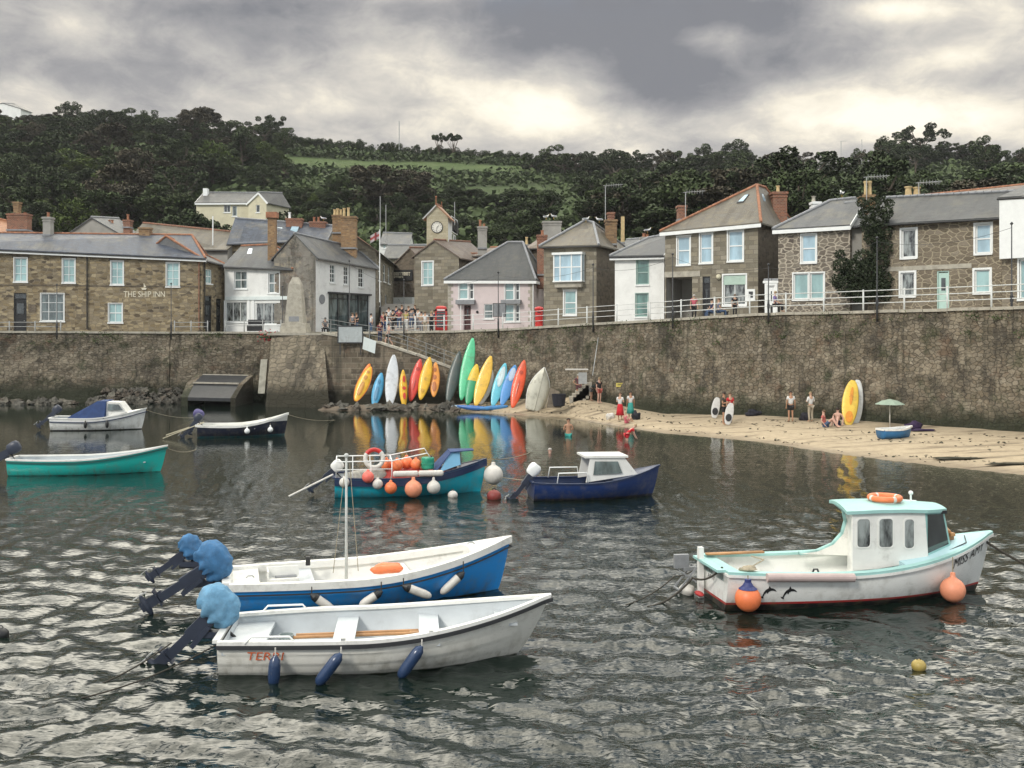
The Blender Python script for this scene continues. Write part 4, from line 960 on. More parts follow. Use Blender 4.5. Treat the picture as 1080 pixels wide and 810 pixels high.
house('upper_terrace','brownish slate roof of the terrace behind rising towards the right edge','x' and (935,74),(1130,67),214,205,8,((0,.5,210),(1,.5,190)),m_rub2,r_brown,8,'x',rtile=m_terra)
def wr_x(e,fc,k):
    mb=MB(); u,z=fc.uz(1057,273); fbox(mb,fc,0,fc.W,z-.02,k['zl']-.1,.0,.35); mb.build('white_cladding',m_wpaint,e)
house('white_clad_house','white clad upper storey over brown stone at the right edge of the row','x' and (1056.8,57.4),(1150,54),208.5,203,7,((0,.5,197),(1,.5,188)),m_rub2,r_dark,6.7,'x',
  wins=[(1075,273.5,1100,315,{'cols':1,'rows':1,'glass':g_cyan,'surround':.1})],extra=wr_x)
# --- houses and roofs behind the front row
house('back_roof_house','long low house with lichened brown roof behind the inn','x' and (129,101),(240,99),262,262,8,((.0,.5,236),(1,.5,247)),m_grend,r_lich,5.8,'x',rtile=m_brick,extra=lambda e,fc,k: chimney(e,131.5,138.5,232,240,105,m_brick,[(135,226)],.8))
house('pale_gable_house','house with pale grey gable roof behind the left part of the inn','x' and (72,104),(127,104),247,247,7,((.45,0,230),(.45,1,231)),m_grend,r_grey,5.8,'y',extra=lambda e,fc,k: chimney(e,114,120,236,243,107,m_grend,[(115.5,232),(118.5,232)],.6))
house('left_edge_house','cream house with pinkish roof behind the inn at the left edge','x' and (-70,97),(12,97),247,249,8,((0,.5,222),(.8,.5,236)),m_cream,r_tile,5.8,'x',rtile=m_terra,extra=lambda e,fc,k: (chimney(e,10,31,225.5,243,98,m_brick,[(26.5,224)],1.0),chimney(e,15.5,21,213,226,98.2,m_obr,(),.6)))
def skyl_x(e,fc,k):
    sk(e,k,.42,.35,.09,.35); sk(e,k,.58,.45,.09,.35)
    chimney(e,302.5,319,230.5,246,103,m_brick,[(305.5,224)],.8,m_wpaint); chimney(e,327.5,344,234,249,103.5,m_brick,[(331.5,229),(336,229)],1.0)
house('skylight_house','blue slate roofed house with two skylights behind the white shop','x' and (241,100),(345,100),256,252,7,((-.02,.5,231),(1,.5,239)),m_inn,r_blue,5.8,'x',extra=skyl_x,rtile=m_lead)
house('bungalow','cream bungalow with dark roof and white fascia among the hillside trees','x' and (207,150),(279,150),213.5,213,8,((.0,.5,203.5),(1,.5,204)),m_cream,r_dark,19,'x',cat='bungalow',
  wins=[(236,216,243,224,{'cols':2,'rows':1,'glass':g_dark}),(245,217,250,228,{'cols':1,'rows':1,'glass':g_mid})],fascia=m_wpaint,gutter=False,extra=lambda e,fc,k:(chimney(e,215,219.5,199,210,153,m_wpaint,(),.9,cap=False)))
house('bungalow_gable','cream gabled end of the hillside bungalow with a dark window','x' and (262,148),(281,147),214,213,6,((.58,0,203.5),(.58,1,204)),m_cream,r_dark,19,'y',cat='house',wins=[(270,216,274,224,{'cols':1,'rows':1,'glass':g_dark})],fascia=m_wpaint)
house('distant_white_house','small white terrace with grey roof up the valley behind the flag','x' and (401,140),(431,140),257,257,8,((0,.5,246),(1,.5,247)),m_white,r_grey,9,'x',wins=[(404,258,407,262),(412,258,415,262),(421,258,424,262)],gutter=False)
house('distant_grey_house','dark slate roofed house below the distant white terrace','x' and (405,125),(452,125),272,272,9,((0,.5,259),(1,.5,259)),m_grey,r_dark,6,'x',gutter=False)
def chim_x(e,fc,k): 
    chimney(e,504,513.5,239,262,100,m_grend,[(506.5,232),(510.5,236)],.8); chimney(e,552,558.5,258,270,99,m_grend,[(555.5,250)],.8,m_buff); chimney(e,566.5,576.5,248,290,90.5,m_brick,[(572,243)],1.0,m_terra)
house('hidden_terrace','dark roofed terrace behind the pink house with several chimneys','x' and (500,100),(575,97),270,268,8,((0,.5,262),(1,.5,259)),m_rough,r_brown,6,'x',extra=chim_x,rtile=m_terra)
house('rear_stone_house','house behind the square stone house with a very broad stone chimney','x' and (556,95),(640,93),262,260,8,((0,.5,254),(.7,.5,240)),m_rough,r_brown,6,'x',extra=lambda e,fc,k:(chimney(e,572.5,591.5,234,262,96,m_grend,(),1.6)),rtile=m_terra)
house('rear_white_house','house behind the white cottage showing only its slate roof','x' and (655,88),(705,87),262,262,8,((0,.5,254),(1,.5,250)),m_white,r_grey,6,'x',extra=lambda e,fc,k:(chimney(e,655,658.5,228.5,256,88,m_buff,(),.3,cap=False),chimney(e,676,685,250,258,88,m_grend,[(679,246),(682.5,247)],.6)))
house('skyline_house','white house with twin grey gables on the skyline at far left','x' and (-25,292),(22,290),115,115,5,((.6,0,109),(.6,1,109.5)),m_white,r_grey,zat(122,290),'y',gutter=False)
# ---------------- boats
m_gel=pm('white_gelcoat',(.78,.78,.74),.4,.10,2,.04,coat=.15,dirt=.35)
m_gelg=pm('pale_grey_gelcoat',(.50,.54,.56),.45,.10,2,.04,dirt=.2)
m_turqdeck=pm('turquoise_paint',(.33,.57,.54),.45,.08,2,.03,dirt=.15)
m_rub_=pm('black_rubber',(.03,.032,.035),.6,.2,5,.05)
m_navy=pm('navy_paint',(.012,.026,.075),.35,.2,2,.03,coat=.2)
m_navy2=pm('blue_black_paint',(.014,.018,.03),.35,.2,2,.03)
m_cov=pm('blue_cloth_cover',(.045,.16,.33),.75,.35,5,.5,dirt=.25)
m_covn=pm('navy_canvas',(.02,.05,.15),.8,.25,4,.3)
m_motor=pm('motor_dark',(.03,.038,.06),.4,.2,5,.03)
m_or=pm('orange_vinyl',(.80,.20,.07),.45,.15,3,.04,dirt=.3)
m_or2=pm('faded_orange_vinyl',(.78,.30,.17),.5,.2,3,.04,dirt=.3)
m_wv=pm('white_vinyl',(.62,.60,.55),.5,.12,3,.04,dirt=.45)
m_pinkv=pm('salmon_vinyl',(.80,.16,.12),.5,.15,3,.04,dirt=.2)
m_fend=pm('navy_fender',(.02,.045,.11),.3,.15,3,.02,coat=.3)
m_rope=pm('rope',(.32,.28,.20),.9,.3,9,.2)
m_droe=pm('wet_rope',(.05,.045,.035),.9,.3,9,.2)
m_wood=pm('varnished_wood',(.42,.22,.09),.5,.25,4,.1)
m_deckg=pm('grey_floor',(.33,.36,.37),.8,.15,3,.1,dirt=.4)
m_redb=pm('red_boot_stripe',(.42,.03,.03),.5,.1,3,0)
m_green=pm('green_plastic',(.02,.30,.18),.45,.15,3,.03)
def bands(name,stops,rough=.35,curve=0,coat=.25,weed=None):
    m,t,b=newmat(name); o=t.node('ShaderNodeTexCoord').outputs['Object']; s=t.node('ShaderNodeSeparateXYZ'); t.put(s.inputs[0],o); z=s.outputs[2]
    c=stops[0][1]
    for zz,col in stops[1:]: c=t.mix(t.math('GREATER_THAN',z,zz),c,col)
    n=t.noise(o,2.5,6,.65); c=t.mix(t.math('MULTIPLY',t.ss(n,.45,.7),.30),c,(.20,.18,.13)); sc2=t.noise(t.mapping(o,(1.2,3,14)),3,4,.7); c=t.mix(t.math('MULTIPLY',t.ss(sc2,.62,.70),.35),c,(.10,.095,.08))
    st=t.noise(t.mapping(o,(3,3,.35)),2,5,.6); low=t.ss(z,.45,.05); c=t.mix(t.math('MULTIPLY',t.math('MULTIPLY',t.ss(st,.45,.7),low),.45),c,(.12,.10,.05))
    if weed is not None: 
        k=t.ss(t.math('ADD',z,t.math('MULTIPLY',n,.06)),weed+.03,weed-.01); c=t.mix(k,c,(.03,.035,.015))
    t.put(b.inputs['Base Color'],c); b.inputs['Roughness'].default_value=rough; b.inputs['Coat Weight'].default_value=coat
    t.put(b.inputs['Normal'],t.bump(t.noise(o,9,3,.5),.04,.02)); return m
class Hull:
    def __init__(s,L,B,ws=.8,zs=.55,zm=.55,zb=1.0,draft=.25,rake=.5,p=2.2,tm=.42,clink=0,e0=.55,g=.85):
        s.__dict__.update(L=L,B=B,ws=ws,zs=zs,zm=zm,zb=zb,draft=draft,rake=rake,p=p,tm=tm,clink=clink,e0=e0,g=g)
    def b(s,t):
        if t<s.tm: f=s.ws+(1-s.ws)*math.sin(PI/2*t/s.tm)
        else: f=1-((t-s.tm)/(1-s.tm))**s.p
        return s.B/2*max(f,0.0)+.012
    def zsh(s,t):
        return s.zm+(s.zs-s.zm)*(1-t/.4)**2 if t<.4 else s.zm+(s.zb-s.zm)*((t-.4)/.6)**1.8
    def S(s,t,v,th=0,fl=None):
        e=s.e0+(1.25-s.e0)*max(0,(t-.35)/.65)**1.6; a=v*PI/2; y=s.b(t)*math.sin(a)**e if v>0 else 0
        kz=-s.draft+ (s.draft*.5)*max(0,(t-.7)/.3)**2; z=kz+(s.zsh(t)-kz)*(1-math.cos(a))**s.g
        if s.clink and v>0: y*=1+.016*(1-((v*s.clink)%1.0))*min(1,v*4)-.008
        x=t*s.L-s.rake*t**5*(1-v)**1.1
        if th: y=max(0,y-th); z=z+th*(1-v)
        if fl is not None: z=max(z,fl)
        return x,y,z
    def ysheer(s,x): return s.b(min(1,max(0,x/s.L)))
    def mesh(s,nt=44,nv=24,mb=None):
        mb=mb or MB(); vs=[];fs=[]
        if s.clink: nv=s.clink*6
        for sd in (-1,1):
            b0=len(vs)
            for i in range(nt+1):
                t=i/nt
                for j in range(nv+1):
                    x,y,z=s.S(t,j/nv); vs.append((x,sd*y,z))
            for i in range(nt):
                for j in range(nv): a=b0+i*(nv+1)+j; fs.append((a,a+nv+1,a+nv+2,a+1))
        for j in range(nv):
            a=j;c=(nt+1)*(nv+1)+j; fs.append((a,a+1,c+1,c))
        return mb.add(vs,fs)
    def inner(s,th=.045,fl=.05,t0=.012,t1=.965,nt=36,nv=14):
        mb=MB(); vs=[];fs=[]
        for sd in (-1,1):
            b0=len(vs)
            for i in range(nt+1):
                t=t0+(t1-t0)*i/nt
                for j in range(nv+1):
                    x,y,z=s.S(t,j/nv,th,fl)
                    if t>.8 : z=max(z,fl)
                    vs.append((x,sd*y,min(z,s.zsh(t))))
            for i in range(nt):
                for j in range(nv): a=b0+i*(nv+1)+j; fs.append((a,a+nv+1,a+nv+2,a+1))
        for j in range(nv): a=j;c=(nt+1)*(nv+1)+j; fs.append((a,a+1,c+1,c)); a=nt*(nv+1)+j;c+=nt*(nv+1); fs.append((a,c,c+1,a+1))
        return mb.add(vs,fs)
    def strip(s,o0,o1,h0,h1,t0=0,t1=1.0,nt=46,mb=None,stern=True,m=0):
        'rail of rectangular section following the sheer; o: outward offsets, h: heights'
        mb=mb or MB()
        def ring(t,sd):
            y=s.b(t); z=s.zsh(t); x=t*s.L+ (o1 if t>=1 else 0)
            return [(x,sd*max(.0,y+o0),z+h0),(x,sd*max(.0,y+o1),z+h0),(x,sd*max(0,y+o1),z+h1),(x,sd*max(0,y+o0),z+h1)]
        for sd in (-1,1):
            vs=[];fs=[]
            for i in range(nt+1): vs+=ring(t0+(t1-t0)*i/nt,sd)
            for i in range(nt):
                for k in range(4): fs.append((i*4+k,i*4+(k+1)%4,(i+1)*4+(k+1)%4,(i+1)*4+k))
            fs.append((0,1,2,3)); fs.append((nt*4+3,nt*4+2,nt*4+1,nt*4)); mb.add(vs,fs,m)
        if stern:
            y=s.b(0)+o0; z=s.zsh(0); mb.box((-(o1-o0)/2+.03 +0,0,z+(h0+h1)/2),((o1-o0),2*y,h1-h0),m=m)
        return mb
    def deck(s,t0,t1,dz=.0,camber=.05,inset=.03,nt=20,th=.03,m=0,mb=None):
        mb=mb or MB(); vs=[];fs=[];K=8
        for i in range(nt+1):
            t=t0+(t1-t0)*i/nt; y=max(0,s.b(t)-inset); z=s.zsh(t)+dz
            for k in range(K+1):
                u=-1+2*k/K; vs.append((t*s.L,u*y,z+camber*(1-u*u)*min(1,y/.4)))
        for i in range(nt):
            for k in range(K): a=i*(K+1)+k; fs.append((a,a+K+1,a+K+2,a+1))
        mb.add(vs,fs,m); p=vs[:K+1]; q=[(x,y,z-.22) for x,y,z in p]; mb.add(p+q,[(k,k+1,K+2+k,K+1+k) for k in range(K)],m); return mb
def boat(name,label,cat,x,y,th,group=None): return empty(name,(x,y,0),label,cat,group,R(th))
def LW(root,p):  # boat coordinates to world
    return Matrix.Translation(root.location)@Matrix.Rotation(root.rotation_euler.z,4,'Z')@Vector(p)
def thwart(root,h,t,z,w=.26,m=None,name='seat',th=.04):
    y=h.S(t,.8)[1]-.05; 
    for v in [i/20 for i in range(1,20)]:
        if h.S(t,v)[2]>=z: y=h.S(t,v)[1]-.04; break
    mb=MB().box((t*h.L,0,z),(w,2*y,th)); return mb.build(name,m,root)
def drape(f,M3,size,seed):
    mb=MB(); n=44; rows=26; vs=[];fs=[]
    for i in range(rows+1):
        a=PI*.86*i/rows
        for k in range(n):
            b=2*PI*k/n; sa=math.sin(a)**.72; cu,su=math.cos(b),math.sin(b); sq=1/((abs(cu)**2.6+abs(su)**2.6)**(1/2.6))
            v=Vector((.30*sa*cu*sq,.21*sa*su*sq,.235*math.cos(a)))
            q=v*5+Vector((seed*3,seed*5,0)); rd=1-2*abs(noise.noise(q)); fold=.028*rd+.016*(1-2*abs(noise.noise(q*2.3)))+.03*noise.noise(v*2.5+Vector((seed,0,0)))
            low=max(0,(i/rows-.55)/.45); fold+=low*.035*math.sin(b*9+3*noise.noise(Vector((b,seed,0))))
            v*=1+fold*4.2; vs.append(f((v.x-.03,v.y,v.z+.42)))
    for i in range(rows):
        for k in range(n): fs.append((i*n+k,(i+1)*n+k,(i+1)*n+(k+1)%n,i*n+(k+1)%n))
    return mb.add(vs,fs)
def outboard(root,pos,ang,cov=None,size=1.0,cowlm=None,tiller=True,legm=None,prop=True,yaw=0):
    'ang: tilt of the leg from vertical towards aft, degrees'
    M=Matrix.Translation(pos)@Matrix.Rotation(R(yaw),4,'Z')@Matrix.Rotation(R(ang),4,'Y')@Matrix.Scale(size,4)
    f=lambda p: M@Vector(p); M3=M.to_3x3(); lm=legm or m_motor
    mb=MB()
    mb.beam(f((0,0,.25)),f((0,0,-.62)),.10*size,.14*size,up=M3@Vector((1,0,0)))
    mb.beam(f((.01,0,.25)),f((.01,0,-.20)),.17*size,.22*size,up=M3@Vector((1,0,0)))
    mb.beam(f((-.02,0,-.55)),f((-.03,0,-.95)),.05*size,.17*size,up=M3@Vector((1,0,0)))
    mb.ball(f((-.02,0,-.86)),(.20*size,.06*size,.06*size),10,M=M3.normalized())
    mb.beam(f((-.18,0,-.64)),f((.12,0,-.64)),.18*size,.02*size,up=M3@Vector((0,0,1)))
    mb.beam(f((.10,0,.12)),f((.14,0,-.28)),.22*size,.07*size,up=M3@Vector((1,0,0)))
    mt=mb.build('outboard_motor',lm,root)
    if prop:
        pb=MB()
        for k in range(3):
            a=2*PI*k/3; d=Vector((0,math.cos(a),math.sin(a))); e=Vector((0,-math.sin(a),math.cos(a)))
            c=Vector((-.22,0,-.86)); pb.prism([f(c+d*.02),f(c+d*.06+e*.05),f(c+d*.13+e*.03),f(c+d*.14-e*.03),f(c+d*.06-e*.04)],M3@Vector((.015,0,0)))
        pb.build('propeller',m_gal,mt)
    if cov: drape(f,M3,size,pos[0]*3+size).build('cloth_cover',cov,mt,smooth=True)
    else:
        cb=MB(); prof=[(.20,.10,.13),(.25,.14,.15),(.42,.16,.16),(.56,.145,.15),(.62,.09,.11)]
        vs=[];fs=[];n=14
        for z,a,b_ in prof:
            for k in range(n):
                u=2*PI*k/n; cu,su=math.cos(u),math.sin(u); r=1/((abs(cu)**3+abs(su)**3)**(1/3)); vs.append(f((a*1.35*cu*r-.03,b_*.8*su*r,z)))
        for i in range(len(prof)-1):
            for k in range(n): fs.append((i*n+k,i*n+(k+1)%n,(i+1)*n+(k+1)%n,(i+1)*n+k))
        fs.append(tuple(range(n))); fs.append(tuple((len(prof)-1)*n+k for k in range(n))); cb.add(vs,fs)
        sharp(cb.build('cowl',cowlm or m_motor,mt),50)
    pv=Vector(pos)
    if pv.x<-.3: MB().beam(pv+Vector((.05,0,-.12)),(0.02,pv.y*.6,pv.z-.16),.20,.10).beam(pv+Vector((.02,.12,-.22)),(0.02,pv.y*.6+.14,pv.z-.26),.04,.04).build('bracket',m_motor,mt)
    if tiller:
        MB().tube([f((.12,0,.22)),f((.75,0,.26))],[.028*size,.02*size],8).build('tiller',m_black,mt,smooth=True)
    return mt
def hang(root,p,label,kind,mat,r=.2,L=.6,drop=.35,tilt=0,group=None,capm=None,az=0,rt=None):
    'fender or buoy hanging from a boat on a short line; p = top of the line in boat coordinates'
    w_=LW(root,p); e=empty(kind,w_+Vector((0,0,-drop-L)),label,'buoy' if kind=='buoy' else 'fender',group,root.rotation_euler.z)
    top=Vector((0,0,drop+L)); 
    if kind=='buoy':
        prof=[(.0,0)]+[(r*math.sin(a)*(1 if a<2.2 else 1),r*(1-math.cos(a))) for a in [PI*k/14 for k in range(1,13)]]+[(r*.22,2*r+.02),(r*.2,2*r+.10),(r*.08,2*r+.11)]
        mb=MB(); mb.lathe(prof,(0,0,0),22); sharp(mb.build('float',mat,e),60)
        if capm: MB().lathe([(r*.72,2*r*.865),(r*.45,2*r*.97),(r*.26,2*r+.06),(r*.24,2*r+.12)],(0,0,.006),18).build('neck',capm,e)
        MB().tube([(0,0,2*r+.1),(0,0,drop+L)],.012,6).build('line',m_rope,e)
    else:
        M=Matrix.Rotation(R(az),4,'Z')@Matrix.Rotation(R(tilt),4,'Y')
        prof=[(.0,0),(r*.5,.02),(r*.85,.07),(r,.16),(r,L-.16),(r*.85,L-.07),(r*.4,L-.02),(r*.3,L),(.0,L)]
        piv=Vector((0,0,L)); M3=M.to_3x3()
        mb=MB(); mb.lathe([(a,b-L) for a,b in prof],piv,18,M=M3); sharp(mb.build('float',mat,e),60)
        if capm: MB().lathe([(r*1.02,-.13),(r*.9,-.055),(r*.45,.0),(r*.2,.03)],piv,14,M=M3).build('end_cap',capm,e)
        MB().tube([piv,Vector((0,0,L+drop))],.012,6).build('line',rt or m_rope,e)
    return e
def rope(label,pts,r=.014,mat=None,sag=.3,cat='rope',name='mooring_rope',n=16):
    P=[]
    for a,b in zip(pts,pts[1:]):
        a=Vector(a);b=Vector(b)
        for i in range(n+1):
            k=i/n; p=a.lerp(b,k); p.z-=sag*4*k*(1-k); P.append(p)
    Q=[P[0]]
    for p in P[1:]:
        if (p-Q[-1]).length>1e-3: Q.append(p)
    with world_of(Q[0]): o=MB().tube(Q,r,6).build(name,mat or m_rope,smooth=True)
    return tag(o,label,cat)
def text_on_hull(root,ho,txt,x0,z0,w,h,mat,side=-1,slope=0,name='lettering',slant=0,stern=False):
    vs,fs=text_geo(txt,1.0,0); me=bpy.data.meshes.new('tmp'); me.from_pydata([tuple(v) for v in vs],[],fs); bm=bmesh.new(); bm.from_mesh(me)
    bmesh.ops.triangulate(bm,faces=bm.faces); bmesh.ops.subdivide_edges(bm,edges=bm.edges,cuts=2,use_grid_fill=True)
    xs=[v.co.x for v in bm.verts]; ys=[v.co.y for v in bm.verts]; a,b=min(xs),max(xs); c,d=min(ys),max(ys)
    hm=bmesh.new(); hm.from_mesh(ho.data); bvh=BVHTree.FromBMesh(hm); hm.free()
    V=[]
    for v in bm.verts:
        u=(v.co.x-a)/(b-a); q=(v.co.y-c)/(d-c)
        if stern: P=Vector((-2,x0-u*w,z0+q*h)); D=Vector((1,0,0))
        else: P=Vector((x0+u*w+slant*q,side*4,z0+q*h+slope*u)); D=Vector((0,-side,0))
        loc,nor,_,_=bvh.ray_cast(P,D)
        V.append((loc-D*.017) if loc is not None else P+D*3.5)
    F_=[tuple(x.index for x in f.verts) for f in bm.faces]; bm.free(); bpy.data.meshes.remove(me)
    return MB().add(V,F_).build(name,mat,root)
def poly_on_hull(root,ho,pts,mat,name,side=-1):
    hm=bmesh.new(); hm.from_mesh(ho.data); bvh=BVHTree.FromBMesh(hm); hm.free(); V=[]
    for x,z in pts:
        loc,_,_,_=bvh.ray_cast(Vector((x,side*4,z)),Vector((0,-side,0))); V.append(loc+Vector((0,side*.012,0)))
    return MB().prism(V,(0,-side*.008,0)).build(name,mat,root)
# ===== white clinker dinghy in the foreground
A=boat('rowing_boat','white clinker open boat nearest the camera with an orange name and a blue covered outboard','boat',-4.78,17.15,5.5)
h=Hull(5.45,2.1,.80,.56,.58,.98,.22,.75,2.1,.42,clink=6,e0=.50)
ho=h.mesh().build('hull',bands('white_clinker_hull',[(-9,(.70,.69,.63))],.45,weed=.03),A); sharp(ho,28)
h.inner(.05,.12).build('interior',m_gelg,A,smooth=True)
h.strip(-.09,.03,-.02,.035).build('gunwale',m_gel,A); h.strip(.005,.055,-.085,-.02).build('rubbing_strake',m_rub_,A)
MB().tube([(4.3+.14*math.cos(a*.5),.14*math.sin(a*.5),.30+.004*a) for a in range(50)],.018,5).build('rope_coil',m_rope,A)
MB().tube([(2.55+.10*math.cos(a*.5),-.2+.10*math.sin(a*.5),.16+.004*a) for a in range(36)],.014,5).build('rope_coil',m_droe,A)
MB().lathe([(.0,0),(.10,0),(.13,.22),(.12,.22),(.09,.02),(.0,.02)],(.95,.3,.13),14).build('bailer',pm('bailer_grey',(.25,.3,.3),.5,.1,3,0),A)
thwart(A,h,.07,.40,.62,m_gelg,'stern_seat',.05); thwart(A,h,.36,.42,.36,m_gelg); thwart(A,h,.62,.46,.34,m_gelg); thwart(A,h,.86,.62,.34,m_gelg,'bow_seat')
MB().tube([(1.0,.28,.30),(3.1,.34,.30)],.028,8).box((3.3,.35,.31),(.5,.13,.03)).build('oar',m_wood,A); MB().tube([(1.1,.42,.30),(3.2,.50,.30)],.028,8).build('oar',m_wood,A)
for sd in (-1,1):
    y=sd*(h.b(.16)-.03); MB().tube([(.45,y,.57),(.55,y,.68),(1.15,y*1.03,.68),(1.25,y*1.03,.57)],.018,8).build('grab_rail',m_wpaint,A,smooth=True)
MB().box((2.0,-h.b(.36)+.02,.62),(.07,.06,.06)).box((3.4,-h.b(.62)+.02,.67),(.07,.06,.06)).build('rowlock',m_gal,A)
outboard(A,(-.44,0,.62),46,pm('faded_blue_cover',(.13,.30,.46),.8,.35,5,.5,dirt=.3),1.12)
text_on_hull(A,ho,'TERRI',.46,.305,.58,.135,pm('orange_letters',(.62,.13,.04),.5,.1,3,0),slant=.03)
blu='blue fender'
for x,lab,dr,tl,L_ in ((.95,'small upright navy fender hanging by the stern of the white clinker boat',.12,4,.50),(1.98,'slanted navy fender amidships on the white clinker boat',.10,38,.62),(3.25,'slanted navy fender forward on the white clinker boat',.10,36,.62)):
    hang(A,(x,-h.ysheer(x)-.14,h.zsh(x/5.45)-.02),lab,'fender',m_fend,.095,L_,dr,tl,rt=m_wv)
def wline(a,b): return rope(a,b)
rope('dark mooring rope running from the white clinker boat stern into the water at lower left',[LW(A,(-.9,0,.35)),(wat(105,652+70))],.013,m_droe,.05)
rope('dark mooring rope running from the clinker boat motor down to the left',[LW(A,(0,-.3,.45)),(wat(103,722)+Vector((-.0,-.6,0)))],.013,m_droe,.1)
# ===== blue hulled boat
Bt=boat('motor_boat','bright blue hulled open boat with white gunwale and thin mast, behind the white clinker boat','boat',-5.68,20.55,15.5)
h2=Hull(5.85,2.05,.80,.62,.60,1.10,.2,.35,2.0,.45,e0=.6)
ho=h2.mesh().build('hull',bands('blue_hull',[(-9,(.02,.27,.70)),],.4,weed=.02),Bt); sharp(ho,40)
h2.inner(.05,.15).build('interior',m_gel,Bt,smooth=True)
h2.strip(-.13,.035,-.10,.04).build('gunwale',m_gel,Bt); h2.deck(.84,.995,-.0,.06).build('foredeck',m_gel,Bt); h2.strip(.03,.045,-.19,-.16).build('rubbing_strake',m_rub_,Bt)
h2.deck(.0,.10,-.03,.0).build('stern_deck',m_gel,Bt)
MB().tube([(4.0+.16*math.cos(a*.5),.1+.16*math.sin(a*.5),.20+.004*a) for a in range(50)],.018,5).build('rope_coil',m_rope,Bt)
for x_ in (.4,4.9): MB().tube([(x_-.08,-.62 if x_<1 else -.35,.72 if x_<1 else 1.08),(x_-.04,-.62 if x_<1 else -.35,.76 if x_<1 else 1.12),(x_+.04,-.62 if x_<1 else -.35,.76 if x_<1 else 1.12),(x_+.08,-.62 if x_<1 else -.35,.72 if x_<1 else 1.08)],.016,6).build('cleat',m_gal,Bt)
thwart(Bt,h2,.26,.48,.3,m_gelg); thwart(Bt,h2,.60,.5,.3,m_gel)
MB().tube([(2.35,.1,.2),(2.35,.1,2.95)],[.034,.022],8).ball((2.35,.1,2.97),.05,8).build('mast',pm('pale_mast',(.5,.52,.5),.5,.1,3,0),Bt,smooth=True)
MB().tube([(2.6,.12,.55),(2.42,.1,2.8)],.008,5).tube([(2.1,.3,.5),(2.3,.1,2.5)],.008,5).build('rigging',m_rope,Bt)
f_=MB(); f_.box((1.05,-.25,.60),(.6,.5,.05)).box((1.05,-.25,.72),(.62,.03,.22)).box((.75,-.25,.68),(.03,.5,.2)); f_.build('engine_hatch',m_gel,Bt)
MB().box((1.1,-.22,.64),(.42,.34,.02)).build('hatch_window',m_lead,Bt)
MB().tube([(1.6,.55,.64),(1.6,.55,.82)],.05,10).build('bollard',m_black,Bt)

w_=LW(Bt,(3.15,-.15,.62)); e=empty('life_jacket',w_,'orange life jacket lying on a seat inside the blue boat','life jacket',None,Bt.rotation_euler.z)
MB().ball((0,0,0),(.36,.13,.09),14,jit=.3,seed=3).build('panel',m_or,e,smooth=True); MB().ball((.05,.18,.02),(.30,.1,.07),12,jit=.3,seed=5).build('panel',m_or,e,smooth=True)
outboard(Bt,(-.68,-.15,.70),58,m_cov,1.2,yaw=-6); outboard(Bt,(-1.0,.72,.92),54,m_cov,.80,yaw=-10)
for x,lab,tl,L_,dr in ((1.55,'white cylindrical fender nearest the stern of the blue boat',52,.55,.16),(2.9,'white cylindrical fender half hidden amidships against the blue hull',-60,.5,.20),(3.35,'long white fender slanting right on the blue hull',66,.62,.16),(4.65,'white fender nearest the bow of the blue boat',-50,.62,.24)):
    hang(Bt,(x,-h2.ysheer(x)-.10,h2.zsh(x/5.85)-.02),lab,'fender',m_wv,.085,L_,dr,-tl,capm=m_black,rt=m_droe)
rope('dark rope from the blue boat towards the left across the water',[LW(Bt,(-.6,.3,.5)),wat(150,624)],.012,m_droe,.1)
# ===== pale boat with turquoise wheelhouse
C_=boat('cabin_boat','white fishing boat with turquoise wheelhouse and orange buoys, at the right','boat',4.12,21.06,10); C_.scale=(1.035,1,.95)
h3=Hull(6.1,2.15,.78,.80,.72,1.26,.35,.45,2.3,.45,e0=.62)
ho=h3.mesh().build('hull',bands('miss_hull',[(-9,(.015,.015,.016)),(.115,(.42,.03,.03)),(.165,(.78,.79,.76))],.4),C_); sharp(ho,40)
h3.inner(.06,.28,t1=.93).build('interior',m_gel,C_,smooth=True)
h3.strip(-.15,.04,-.01,.045).build('gunwale',m_turqdeck,C_); h3.strip(.0,.05,-.07,-.012).build('rubbing_strake',m_gel,C_)
h3.deck(.0,.055,.0,.0).build('stern_deck',m_turqdeck,C_); h3.deck(.60,.995,.03,.09).build('foredeck',pm('pale_blue_deck',(.42,.62,.66),.5,.08,2,.04,dirt=.15),C_)
# wheelhouse
def cab(mb,pl0,z0,pl1,z1,m=0):
    n=len(pl0); vs=[(x,y,z0(x) if callable(z0) else z0) for x,y in pl0]+[(x,y,z1(x) if callable(z1) else z1) for x,y in pl1]
    mb.add(vs,[(i,(i+1)%n,(i+1)%n+n,i+n) for i in range(n)],m)
CW=.66; zr=lambda x: 1.98+.02*math.sin((x-2.3)*1.2)-.05*max(0,x-3.6)
sideF=[(2.15,.80),(2.55,.84),(2.9,.98),(3.12,1.22),(3.2,1.5),(3.15,1.76),(2.95,1.93),(3.3,1.97),(3.7,1.95),(4.22,1.90),(4.30,.86),(3.2,.72)]
sideN=[(2.66,.70),(2.66,1.0),(2.66,1.4),(2.66,1.7),(2.66,1.85),(2.66,1.90),(2.66,1.93),(3.0,1.97),(3.7,1.95),(4.22,1.90),(4.30,.86),(3.2,.72)]
side=[(1.55,.74),(1.95,.80),(2.3,.95),(2.52,1.2),(2.6,1.5),(2.55,1.76),(2.35,1.93),(3.0,1.97),(3.7,1.95),(4.22,1.90),(4.30,.86),(3.2,.72)]
